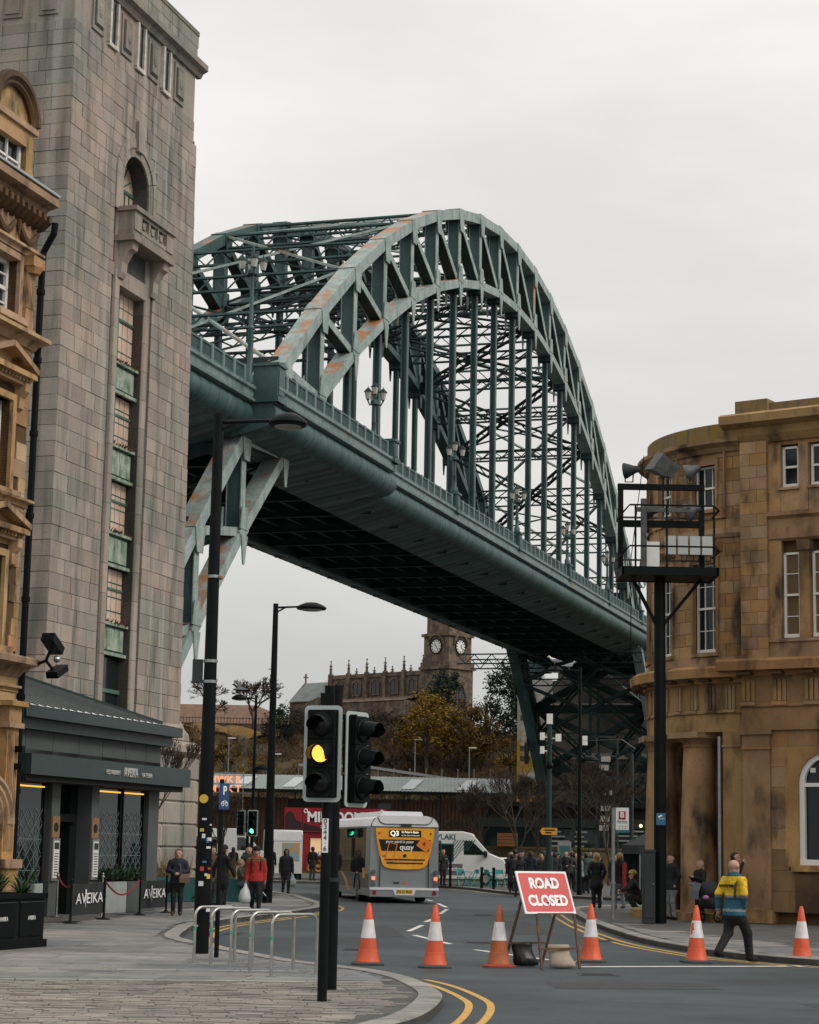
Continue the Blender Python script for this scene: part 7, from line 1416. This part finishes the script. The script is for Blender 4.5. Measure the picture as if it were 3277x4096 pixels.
def sdf_mesh(prims, h=.021, k=.035):
    """one continuous skin over tapered limbs (surface nets); prims: (a, b, ra, rb, depth scale, label)"""
    P = np.array([[*p[0], *p[1]] for p in prims]); R_ = max(max(p[2], p[3]) for p in prims)
    lo = np.minimum(P[:, :3].min(0), P[:, 3:].min(0)) - R_ - .05; hi = np.maximum(P[:, :3].max(0), P[:, 3:].max(0)) + R_ + .05
    n = np.ceil((hi - lo) / h).astype(int) + 1
    ax = [lo[i] + h * np.arange(n[i]) for i in range(3)]; X, Y, Z = np.meshgrid(*ax, indexing='ij')
    def dist(p, x, y, z):
        a = np.array(p[0], float); d = np.array(p[1], float) - a; L2 = max(d @ d, 1e-9); ky = p[4]
        t = np.clip(((x - a[0]) * d[0] + (y - a[1]) * d[1] + (z - a[2]) * d[2]) / L2, 0, 1)
        qx, qy, qz = x - a[0] - t * d[0], (y - a[1] - t * d[1]) / ky, z - a[2] - t * d[2]
        return (np.sqrt(qx * qx + qy * qy + qz * qz) - (p[2] + (p[3] - p[2]) * t)) * (.5 + .5 * ky)
    F = None
    for p in prims:
        q = dist(p, X, Y, Z)
        if F is None: F = q
        else: hh = np.maximum(k - np.abs(F - q), 0) / k; F = np.minimum(F, q) - hh * hh * k * .25
    S = F < 0; c = [slice(0, -1), slice(1, None)]
    corners = [(i, j, l) for i in (0, 1) for j in (0, 1) for l in (0, 1)]
    cnt = sum(S[c[i], c[j], c[l]].astype(int) for i, j, l in corners); act = (cnt > 0) & (cnt < 8)
    idx = -np.ones(act.shape, int); I = np.argwhere(act); idx[act] = np.arange(len(I))
    acc = np.zeros((len(I), 3)); num = np.zeros(len(I))
    for a in corners:
        for axn in range(3):
            if a[axn]: continue
            b_ = list(a); b_[axn] = 1
            fa = F[I[:, 0] + a[0], I[:, 1] + a[1], I[:, 2] + a[2]]; fb = F[I[:, 0] + b_[0], I[:, 1] + b_[1], I[:, 2] + b_[2]]
            m = (fa < 0) != (fb < 0); t = np.where(m, fa / np.where(m, fa - fb, 1), 0); pos = I + np.array(a); pos = pos.astype(float); pos[:, axn] += t
            acc += pos * m[:, None]; num += m
    V = lo + h * acc / num[:, None]; Fs = []
    for axn in range(3):
        o1, o2 = [(1, 2), (2, 0), (0, 1)][axn]; sl0 = [slice(None)] * 3; sl1 = [slice(None)] * 3; sl0[axn] = slice(0, -1); sl1[axn] = slice(1, None)
        A_, B_ = S[tuple(sl0)], S[tuple(sl1)]; E_ = np.argwhere(A_ != B_)
        E_ = E_[(E_[:, o1] > 0) & (E_[:, o2] > 0) & (E_[:, o1] < act.shape[o1]) & (E_[:, o2] < act.shape[o2])]
        q = []
        for d1, d2 in ((1, 1), (0, 1), (0, 0), (1, 0)): e = E_.copy(); e[:, o1] -= d1; e[:, o2] -= d2; q.append(idx[e[:, 0], e[:, 1], e[:, 2]])
        q = np.stack(q, 1); flip = ~A_[E_[:, 0], E_[:, 1], E_[:, 2]]; q[flip] = q[flip][:, ::-1]; Fs.append(q)
    Fq = np.concatenate(Fs); cen = V[Fq].mean(1)
    D_ = np.stack([dist(p, cen[:, 0], cen[:, 1], cen[:, 2]) for p in prims]); lab = np.array([p[5] for p in prims])[D_.argmin(0)]
    return V, Fq, lab, cen
def person(label, x, y, rz, top, bot, h=1.72, z=.12, hair='brown', long=False, hat=None, shoes='black', skin=0, arms='down', walk=0, sit=None, coat=.80, bulk=1.0, bands=None, hood=None, bag=None, face=True, group='people in the street', bald=False, skirt=False, turn=0, leg=1.1):
    """figure in a local frame facing -y; the body is one continuous surface coloured by garment"""
    t = thing('person', label, 'person', (x, y, z), rz, group); s = h / 1.75; T_, L_b, S_, K_ = 0, 1, 2, 3
    lean = 0; P0 = .93; dz = 0
    if sit == 'crouch': P0 = .42; lean = -.22
    if sit == 'seat': P0 = .5
    hipz = P0; nk = Vector((0, lean, P0 + .57)); sh = P0 + .50; ky = .66; w = bulk
    pr = []; A_ = lambda a, b, ra, rb, kk, l: pr.append((Vector(a) * s, Vector(b) * s, ra * s, rb * s, kk, l))
    A_((0, .0, hipz + .0), (0, lean * .5, hipz + .22), .165 * w, .155 * w, ky, T_); A_((0, lean * .5, hipz + .22), (0, lean, sh - .08), .155 * w, .175 * w, ky, T_)
    A_((-.13, lean, sh - .02), (.13, lean, sh - .02), .075 * w, .075 * w, .9, T_)
    if coat < hipz and not sit: A_((0, 0, hipz), (0, 0.01, coat + .04), .172 * w, (.192 if not skirt else .22) * w, .74, T_)
    hd = Vector((0, lean - .015, P0 + .70)); tv = Vector((sin(turn) * .02, 0, 0))
    A_((0, lean, sh), hd - Vector((0, 0, .09)), .058, .055, 1, K_); A_(hd - Vector((0, .01, .045)), hd + Vector((0, .012, .035)), .078, .093, 1.12, K_); A_(hd + Vector((sin(turn) * .085, -.085 * cos(turn), .0)), hd + Vector((sin(turn) * .1, -.108 * cos(turn), -.03)), .012, .018, 1, K_)
    for sg in (-1, 1): A_(hd + Vector((sg * .094, .01, -.015)), hd + Vector((sg * .1, .018, .018)), .016, .02, 1, K_)
    if hood or (hat is None and arms != 'none' and bulk > 1.05): A_((-.04, lean + .03, sh + .05), (.04, lean + .03, sh + .05), .075, .075, 1, T_)
    AR = {'down': ((.24, .02, -.28), (.25, -.03, -.54)), 'walkf': ((.23, -.08, -.27), (.21, -.24, -.48)), 'walkb': ((.25, .12, -.26), (.26, .12, -.52)), 'clasp': ((.27, .0, -.25), (.05, -.23, -.32)), 'phone': ((.24, -.06, -.25), (.08, -.29, -.16)), 'mouth': ((.26, -.10, -.22), (.05, -.19, .06)), 'pocket': ((.27, .05, -.26), (.21, -.02, -.46)), 'carry': ((.25, .0, -.28), (.27, -.04, -.55)), 'push': ((.23, -.12, -.24), (.17, -.34, -.30)), 'knee': ((.22, -.18, -.2), (.10, -.36, -.25))}
    ar = arms if isinstance(arms, tuple) else (arms, arms); hands = []
    for sg, k_ in zip((-1, 1), ar):
        e, wv = AR[k_]; S0_ = Vector((sg * .185 * (w ** .5), lean, sh - .03)); E0 = Vector((sg * e[0], lean + e[1], sh + e[2])); W0 = Vector((sg * wv[0], lean + wv[1], sh + wv[2]))
        A_(S0_, E0, .068 * w, .054 * w, 1, T_); A_(E0, W0, .053 * w, .041 * w, 1, T_); d = (W0 - E0).normalized(); A_(W0, W0 + d * .075, .028, .03, .8, K_); hands.append((W0 + d * .07, d, sg, k_))
    for sg in (-1, 1):
        H0 = Vector((sg * .085, 0, hipz - .02))
        if sit == 'crouch': kn = Vector((sg * .16, -.36, .50)); an = Vector((sg * .14, -.10, .09))
        elif sit == 'seat': kn = Vector((sg * .11, -.42, .50)); an = Vector((sg * .11, -.42 + (.1 if sg > 0 else -.05), .09))
        else: f = sg * walk; kn = Vector((sg * .095, -.06 - f * .6 if f > 0 else -.03 - f * .25, .50)); an = Vector((sg * .095, -f if f > 0 else .03 - f * 1.0, .09 + (.0 if f >= 0 else -f * .28)))
        A_(H0, kn, .094 * leg ** .5, .066 * leg, 1, L_b); A_(kn, an, .064 * leg, .054 * leg, 1, L_b); A_(an - Vector((0, 0, .03)), an + Vector((sg * .015, -.15, -.045)), .048, .042, 1, S_)
    V, Fq, lab, cen = sdf_mesh(pr)
    mats = [cm_(top, CL[top]), cm_(bot, CL[bot]), cm_(shoes, CL[shoes]), SKIN[skin]]; lab = lab.copy()
    hem = coat * s if not sit else 0
    V0 = V.copy()   # clean hems: rows of points close to a garment edge lie on it
    for zb in [hem] + [q * s for b3 in (bands or ()) for q in b3[:2]]:
        mk = np.abs(V[:, 2] - zb) < .0125; V[mk, 2] = zb
    cen = V[Fq].mean(1)
    m_ = (lab == 0) & (cen[:, 2] < hem); lab[m_] = 1
    for z0, z1, c_ in bands or ():
        mats.append(cm_(c_, CL[c_])); lab[(lab == 0) & (cen[:, 2] > z0 * s) & (cen[:, 2] < z1 * s)] = len(mats) - 1
    b = B(); b.v = [tuple(p) for p in V]; b.f = [tuple(int(i) for i in f) for f in Fq]; b.mi = [int(i) for i in lab]; b.k = 1
    for p, d, sg, k_ in hands:   # fingers and thumb
        b.k = 3
        if k_ == 'pocket': continue
        u = d.orthogonal().normalized(); u = Vector((0, 1, 0)) - d * d.y; u = u.normalized() if u.length > .1 else Vector((1, 0, 0)); n_ = d.cross(u)
        for q, L in ((-1.5, .075), (-.5, .085), (.5, .08), (1.5, .062)): a = p + u * q * .017; m1 = a + d * L * .55 + n_ * .008 * sg; b.tube([a * s, m1 * s, (m1 + (d * .8 - n_ * sg * .5).normalized() * L * .5) * s], [.0095, .0085, .007], 5)
        a = p - d * .05 - u * .025; b.tube([a * s, (a - u * .03 + d * .03) * s, (a - u * .04 + d * .06) * s], [.011, .01, .008], 5)
    b.k = 1; me = b.mesh('body', mats, 2); ob('body', me, t)
    c = hd * s
    if not bald and hood is None:
        hb_ = B(); hb_.lathe([(.005, .135), (.05, .128), (.085, .10), (.106, .05), (.108, .0), (.098, -.05), (.07, -.085)], (0, 0, 0), 16)
        for i, (x_, y_, z_) in enumerate(hb_.v):   # open the face
            k_ = 1.0
            if y_ < -.02 and z_ < .055: k_ = .55 if abs(x_) < .07 else .8
            hb_.v[i] = (c.x + x_ * s * .98 * (k_ if False else 1), c.y + (y_ * 1.12 + .022 if y_ > -.02 or z_ >= .055 else y_ * .25 + .03) * s, c.z + z_ * s)
        if hat: hb_.o('hair', HAIR[hair], t, smooth=2)
        else: hb_.o('hair', HAIR[hair], t, smooth=2)
        if long:
            hb_ = B(); hb_.loft([[(c.x + r * cos(a) * s, c.y + (.055 + d_ * sin(a)) * s, c.z + z_ * s) for a in [i * 2 * pi / 14 for i in range(14)]] for z_, r, d_ in ((.06, .10, .05), (-.02, .112, .062), (-.12, .115, .055), (-.22, .105, .045), (-.30, .07, .03), (-.33, .03, .015))]); hb_.o('long_hair', HAIR[hair], t, smooth=2)
    if hat: hb_ = B(); hb_.lathe([(.110, .045), (.116, .055), (.116, .09), (.110, .095), (.104, .12), (.08, .155), (.03, .175), (.005, .178)], (c.x, c.y, c.z), 16); hb_.v = [(a_, c.y + (b_ - c.y) * 1.14 + .012, c.z + (c_ - c.z)) for a_, b_, c_ in hb_.v]; hb_.o('hat', cm_(hat, CL[hat]), t, smooth=2)
    if hood: hb_ = B(); hb_.loft([[(c.x + r * cos(a), c.y + .02 + r * 1.1 * sin(a) * (1 if sin(a) > 0 else .72), c.z + z_) for a in [i * 2 * pi / 14 for i in range(14)]] for z_, r in ((-.14, .10), (-.06, .118), (.04, .122), (.11, .10), (.15, .05), (.16, .01))]); hb_.o('hood', cm_(hood, CL[hood]), t, smooth=2)
    if face:
        e = B()
        for sg in (-1, 1): e.sph(c + Vector((sg * .034 + sin(turn) * .07, -.101 * cos(turn), .012)) * s, .011, .008, .008, 6, 4)
        e.o('eyes', eye_m, t); e = B(); e.sph(c + Vector((sin(turn) * .08, -.096 * cos(turn), -.062)) * s, .022, .01, .007, 6, 4); e.o('mouth', lip_m, t)
    t['hand_l'] = 0
    del t['hand_l']
    return t, [Vector((p.x * s, p.y * s, p.z * s)) for p, _, _, _ in hands], c
def carrier(label, owner, hand, m, sz=.5, w=.17, cat='bag', name='carrier_bag'):
    """thin plastic carrier bag hanging from a hand"""
    loc = Matrix.Translation(owner.location) @ Matrix.Rotation(owner.rotation_euler[2], 4, 'Z') @ (hand + Vector((0, -.02, -.03)))
    t = thing(name, label, cat, loc, owner.rotation_euler[2] + .5, 'bags carried by people'); b = B()
    b.loft([[(r * cos(a) * (1 + .15 * sin(3 * a)), r * .6 * sin(a), -z_ * sz) for a in [i * 2 * pi / 12 for i in range(12)]] for z_, r in ((.0, w * .12), (.18, w * .3), (.4, w * .75), (.7, w), (.92, w * .85), (1.0, w * .3))]); b.o('sack', m, t, smooth=2); return t
plast = mat('white_plastic_bag', (.58, .60, .60), .35, c2=(.42, .45, .46), ns=9, bump=.35, bs=14); leather = mat('brown_leather', (.17, .09, .06), .5)
AW = pi   # facing away from the viewer
# --- by the restaurant
w1, hn, _ = person('woman in dark puffer jacket waiting with clasped hands by the barrier', -5.75, 53.1, .05, 'navy', 'black', 1.66, hair='brown', shoes='boot', arms='clasp', bulk=1.12, coat=.84)
hb = thing('handbag', 'brown leather handbag at the waiting woman\'s hip', 'bag', (-5.55, 52.93, .95), .1); b = B(); b.loft([[(-.13, -.05, 0), (.13, -.05, 0), (.13, .05, 0), (-.13, .05, 0)], [(-.14, -.05, .12), (.14, -.05, .12), (.14, .05, .12), (-.14, .05, .12)], [(-.10, -.02, .22), (.10, -.02, .22), (.10, .02, .22), (-.10, .02, .22)]]); b.o('body', leather, hb); b = B(); b.tube([(-.1, 0, .2), (-.12, .05, .42), (-.16, .1, .52)], .012, 5); b.o('strap', leather, hb)
r1, hn, _ = person('man in bright red jacket and dark beanie walking towards the viewer', -4.03, 57.1, .05, 'red', 'black', 1.74, hat='black', hair='dark', arms=('carry', 'down'), walk=.12, bulk=1.14, coat=.84, bands=((1.40, 1.46, 'green'),))
b = B()
for sg in (-1, 1): b.tube([(sg * .11, .03, 1.49), (sg * .12, -.10, 1.42), (sg * .125, -.125, 1.3), (sg * .13, -.125, 1.12)], .02, 5)
b.o('backpack_straps', cm_('black', CL['black']), r1)
carrier('white plastic carrier bag held by the man in red', r1, hn[0], plast, .55, .19)
person('man in long black coat walking behind the parking post', -5.05, 58.4, 2.4, 'black', 'black', 1.76, hat='black', arms=('walkf', 'walkb'), walk=.15, coat=.7, bulk=1.1)
p4, hn, _ = person('person in brown jacket half hidden by the tall near lamp', -5.75, 62.5, .9, 'brown', 'dkgrey', 1.74, hair='dark', arms=('down', 'carry'), bulk=1.1); carrier('small white bag beside the tall near lamp', p4, hn[1], plast, .35, .11)
person('seated blonde woman in olive top with one arm on a pushchair', -5.2, 66.7, 1.35, 'olive', 'jeans', 1.66, hair='blond', arms='push', sit='seat', z=.22)
person('bearded man in dark green coat standing behind the seated woman', -5.35, 72, .25, 'dkgreen', 'black', 1.76, hair='dark', coat=.6, bulk=1.1, arms='pocket')
ph2 = thing('pushchair', 'dark pushchair in front of the seated woman', 'pushchair', (-4.6, 66.2, .12), -.3); b = B(); b.loft([b.ring((0, 0, z_), (0, .1, 1), r, 12) for z_, r in ((.3, .14), (.45, .24), (.62, .26), (.75, .1))]); b.o('seat', dk, ph2, smooth=2); b = B(); b.tube([(-.3, 0, .95), (0, 0, .5), (.3, 0, .2)], .02, 5); b.o('chassis', inox, ph2)
for x in (-.2, .28): b = B(); b.tube([(x + .11 * cos(t), -.12, .12 + .11 * sin(t)) for t in [i * 2 * pi / 14 for i in range(15)]], .022, 5); b.o('wheel', tyre, ph2)
m11, hn, _ = person('man in black hooded coat crossing with a white bag', -4.75, 84.5, .15, 'black', 'dkgrey', 1.78, z=.005, hood='black', arms=('down', 'carry'), walk=.14, bulk=1.15, coat=.72, skin=1); carrier('white plastic bag held by the hooded man', m11, hn[1], plast, .5, .17)
for lab, px_, y_, rz_, top_, bot_, hh, kw in (
    ('blonde customer in black leather jacket and jeans at the donut stall', -5.85, 113.6, AW, 'black', 'jeans', 1.76, dict(hair='blond', long=True, arms='phone')),
    ('person in white scarf and bobble hat among the van queue', -9.4, 106.5, -.6, 'navy', 'black', 1.72, dict(hat='pink', bands=((1.38, 1.55, 'white'),), bulk=1.1)),
    ('person in brown coat left of the bobble hat in the van queue', -9.95, 107, 2.6, 'brown', 'black', 1.66, dict(hair='brown', bulk=1.1)),
    ('dark-haired person in black right of the bobble hat', -8.8, 107.5, AW, 'black', 'black', 1.7, dict(hair='dark', bulk=1.1)),
    ('man in black coat standing under the green signal', -7.5, 104.5, AW, 'black', 'dkgrey', 1.76, dict(hair='blond', bulk=1.1, coat=.7)),
    ('tall woman with long brown hair in a black coat by the painted van', -6.55, 103, 2.7, 'black', 'black', 1.8, dict(hair='brown', long=True, coat=.5)),
    ('grey-haired person at the left food van', -11.4, 108, .8, 'olive', 'black', 1.72, dict(hair='grey')),
    ('young man with a cup beside the bus corner', 2.0, 103.5, .6, 'black', 'black', 1.8, dict(hair='dark', arms=('phone', 'down'))),
    ('person in dark clothes with yellow lanyard beside the bus corner', 1.75, 104.6, -1.5, 'navy', 'dkgrey', 1.72, dict(hair='dark', arms='clasp')),
    ('woman in long black coat walking beside the man in black', 4.75, 90.5, 2.9, 'black', 'black', 1.64, dict(hair='dark', coat=.45, walk=.12, z=.12)),
    ('man in black jacket walking across the road away from the viewer', 4.88, 87.0, AW + .1, 'black', 'dkgrey', 1.76, dict(hair='brown', walk=.2, bulk=1.15, z=.005, arms=('walkf', 'walkb'))),
    ('woman with long ginger hair in the crowd', 5.35, 94.5, AW - .3, 'brown', 'black', 1.68, dict(hair='ginger', long=True)),
    ('man in teal puffer jacket seen from behind', 5.7, 92.5, AW, 'teal', 'black', 1.72, dict(hair='dark', bulk=1.25, coat=.85)),
    ('short-haired person behind the ginger-haired woman', 5.1, 98, .4, 'dkgrey', 'black', 1.74, dict(hair='brown')),
    ('two-metre-tall looking man in black at the car boot', 5.6, 104, AW, 'black', 'black', 1.86, dict(hair='dark', bulk=1.1)),
    ('man in black gilet with pink hood seen from behind', 6.35, 93.8, AW, 'pink', 'jeans', 1.8, dict(hat='dkgrey', bulk=1.15, bands=((.8, 1.36, 'black'),), arms='pocket')),
    ('person in teal beanie and black coat looking at a phone', 7.0, 93.5, -1.2, 'black', 'black', 1.72, dict(hat='teal', arms='phone', bulk=1.15, coat=.6)),
    ('dark-haired man in black facing the viewer and eating', 7.45, 95, .1, 'black', 'black', 1.82, dict(hair='dark', arms=('mouth', 'clasp'))),
    ('man in profile eating beside the grey puffer jacket', 7.75, 93.2, 1.3, 'dkgrey', 'dkgrey', 1.74, dict(hair='dark', arms=('mouth', 'down'))),
    ('older person in pale grey puffer jacket facing left', 7.55, 88.3, -1.5, 'grey', 'black', 1.62, dict(hair='ginger', bulk=1.25, coat=.82, arms=('phone', 'down'))),
    ('man in green camouflage jacket seen from behind', 8.0, 90.5, AW - .2, 'camo', 'black', 1.74, dict(hair='dark', bulk=1.25)),
    ('tall person in a black hat at the back of the crowd', 8.9, 99, .3, 'black', 'black', 1.88, dict(hat='black', bulk=1.1)),
    ('person with a woolly hat at the back of the crowd', 7.1, 101, -.3, 'dkgrey', 'black', 1.76, dict(hat='grey')),
    ('person in a cream jacket deep in the crowd', 7.6, 103, .5, 'cream', 'black', 1.74, dict(hair='brown')),
    ('woman in a grey hooded coat behind the teal puffer jacket', 5.45, 99, .2, 'grey', 'black', 1.66, dict(hair='brown', bulk=1.1)),
    ('man in a navy anorak left of the pink hood', 6.0, 97.5, 2.8, 'navy', 'dkgrey', 1.78, dict(hair='brown', bulk=1.15)),
    ('person in a black bobble hat right of the pink hood', 6.75, 98, -.4, 'black', 'jeans', 1.7, dict(hat='white', bulk=1.1)),
    ('woman with dark long hair talking to the man who is eating', 7.2, 97.5, 1.0, 'olive', 'black', 1.66, dict(hair='dark', long=True)),
    ('man in olive coat between the eating men', 7.9, 97, AW, 'olive', 'black', 1.8, dict(hair='brown', bulk=1.15)),
    ('child-height person in red coat behind the grey puffer jacket', 7.95, 92, AW + .3, 'red', 'black', 1.5, dict(hair='brown')),
    ('man in dark suit jacket right of the camouflage jacket', 8.6, 93, .2, 'dkgrey', 'black', 1.8, dict(hair='dark')),
    ('person in teal coat behind the blonde woman in boots', 8.3, 89, -.7, 'teal', 'black', 1.68, dict(hair='ginger', bulk=1.1)),
    ('woman in cream scarf left of the gazebo', 8.95, 87.5, .6, 'black', 'jeans', 1.66, dict(hair='blond', long=True, bands=((1.38, 1.55, 'cream'),))),
    ('man in black cap leaning on the gazebo', 9.3, 84.6, 1.2, 'black', 'black', 1.8, dict(hat='black', bulk=1.1)),
    ('person in navy coat among the far left queue', -10.6, 104, AW, 'navy', 'black', 1.7, dict(hair='dark', bulk=1.1)),
    ('person in brown hat at the left food van', -8.2, 109, .5, 'black', 'jeans', 1.72, dict(hat='brown')),
    ('man in dark blue coat in front of the teal puffer jacket', 5.55, 90.6, AW, 'navy', 'black', 1.78, dict(hair='brown', bulk=1.12, z=.12)),
    ('woman in olive parka left of the mast foot', 6.1, 91.5, 2.6, 'olive', 'jeans', 1.66, dict(hair='blond', long=True, bulk=1.15)),
    ('person in black bomber jacket right of the mast foot', 6.65, 91.2, -2.4, 'black', 'dkgrey', 1.74, dict(hair='dark', bulk=1.15)),
    ('bearded man in brown jacket facing the viewer behind the sign', 6.9, 96.4, .1, 'brown', 'black', 1.78, dict(hair='dark')),
    ('tall man in grey jumper near the information board', 8.15, 100.5, .2, 'grey', 'black', 1.86, dict(hair='brown')),
    ('woman in white coat near the information board', 8.5, 97, .5, 'white', 'black', 1.68, dict(hair='dark', long=True)),
    ('man in green jacket right of the camouflage jacket', 8.45, 91, AW + .4, 'green', 'jeans', 1.76, dict(hair='grey', bulk=1.1)),
    ('woman in black puffer jacket left of the gazebo front', 8.75, 86.2, 2.2, 'black', 'jeans', 1.68, dict(hair='ginger', long=True, bulk=1.2)),
    ('person in pink jumper deep behind the eating man', 7.3, 105, 0, 'pink', 'black', 1.74, dict(hair='blond')),
    ('man in navy cap at the quay wall', 6.2, 108, .3, 'navy', 'black', 1.8, dict(hat='navy')),
    ('person in cream hat at the quay wall', 9.4, 106, -.4, 'dkgrey', 'black', 1.72, dict(hat='cream')),
    ('man in black fleece right of the stall customer', -4.9, 112.5, 2.9, 'black', 'dkgrey', 1.8, dict(hair='dark')),
    ('blonde woman in short black coat, skirt and boots seen from behind', 6.25, 66.9, AW, 'black', 'black', 1.76, dict(hair='blond', long=True, coat=.72, skirt=True, arms='pocket')),
    ('man in leather jacket and pale trousers turned to the right', 7.55, 79.5, -1.4, 'dkgrey', 'ltjeans', 1.76, dict(hair='dark', z=.005)),
    ('man in black jacket leaning in the hall porch behind the mast', 7.4, 57.2, -1.0, 'black', 'grey', 1.76, dict(hair='dark', arms='pocket', bulk=1.1)),
    ('bearded man drinking against the hall wall', 8.86, 55.3, 1.35, 'black', 'black', 1.84, dict(hair='dark', arms=('mouth', 'down'))),
    ('blonde woman in black jacket behind the pushchair', 8.05, 56.2, -1.0, 'black', 'black', 1.62, dict(hair='blond', long=True, arms='phone'))):
    kw = dict(kw); f_ = abs(((rz_ + pi) % (2 * pi)) - pi) < 1.9; person(lab, px_, y_, rz_, top_, bot_, hh, face=f_, **kw)
sc_, hn, _ = person('man with long red scarf, black jacket and pale jeans seen from behind', 6.95, 66.6, AW + .5, 'black', 'ltjeans', 1.78, hair='blond', shoes='boot', face=False, walk=.08, bulk=1.08)
b = B(); b.loft([[(-.17, .13, z_), (.0, .16, z_), (.0, .17, z_), (-.17, .15, z_)] for z_ in (1.45, 1.1, .75, .52)]); b.o('scarf', cm_('scarf', CL['scarf']), sc_)
person('man crouching on the kerb in a yellow beanie looking at a phone', 7.2, 63.0, -1.45, 'black', 'dkgrey', 1.74, hat='beanie', arms='knee', sit='crouch', bulk=1.1, shoes='white')
# --- steward
st_, hn, c_ = person('bald steward in yellow and blue high-visibility jacket walking past the cones', 5.98, 37.5, AW - .85, 'blue', 'black', 1.80, z=.005, bald=True, arms=('pocket', 'walkb'), walk=-.30, coat=.80, bulk=1.16, leg=1.3, face=False, turn=0, bands=((1.15, 1.475, 'yellow'), (1.10, 1.15, 'reflect'), (.87, .915, 'reflect'), (1.475, 1.62, 'teal')))
text('EVENTCOVER', .075, black, st_, (0.055, .147, 1.345), (pi / 2, 0, pi), .006, name='lettering', xs=.72); b = B(); b.tube([(-.15, .04, 1.47), (-.14, .13, 1.38), (-.13, .14, 1.2), (-.13, .13, 1.12)], .022, 5); b.o('harness_strap', cm_('dkgrey', CL['dkgrey']), st_)
b = B(); b.lathe([(.10, 0), (.105, .05), (.10, .11), (.09, .12)], (0, .015, 1.47), 14); b.o('collar', cm_('teal', CL['teal']), st_, smooth=2)
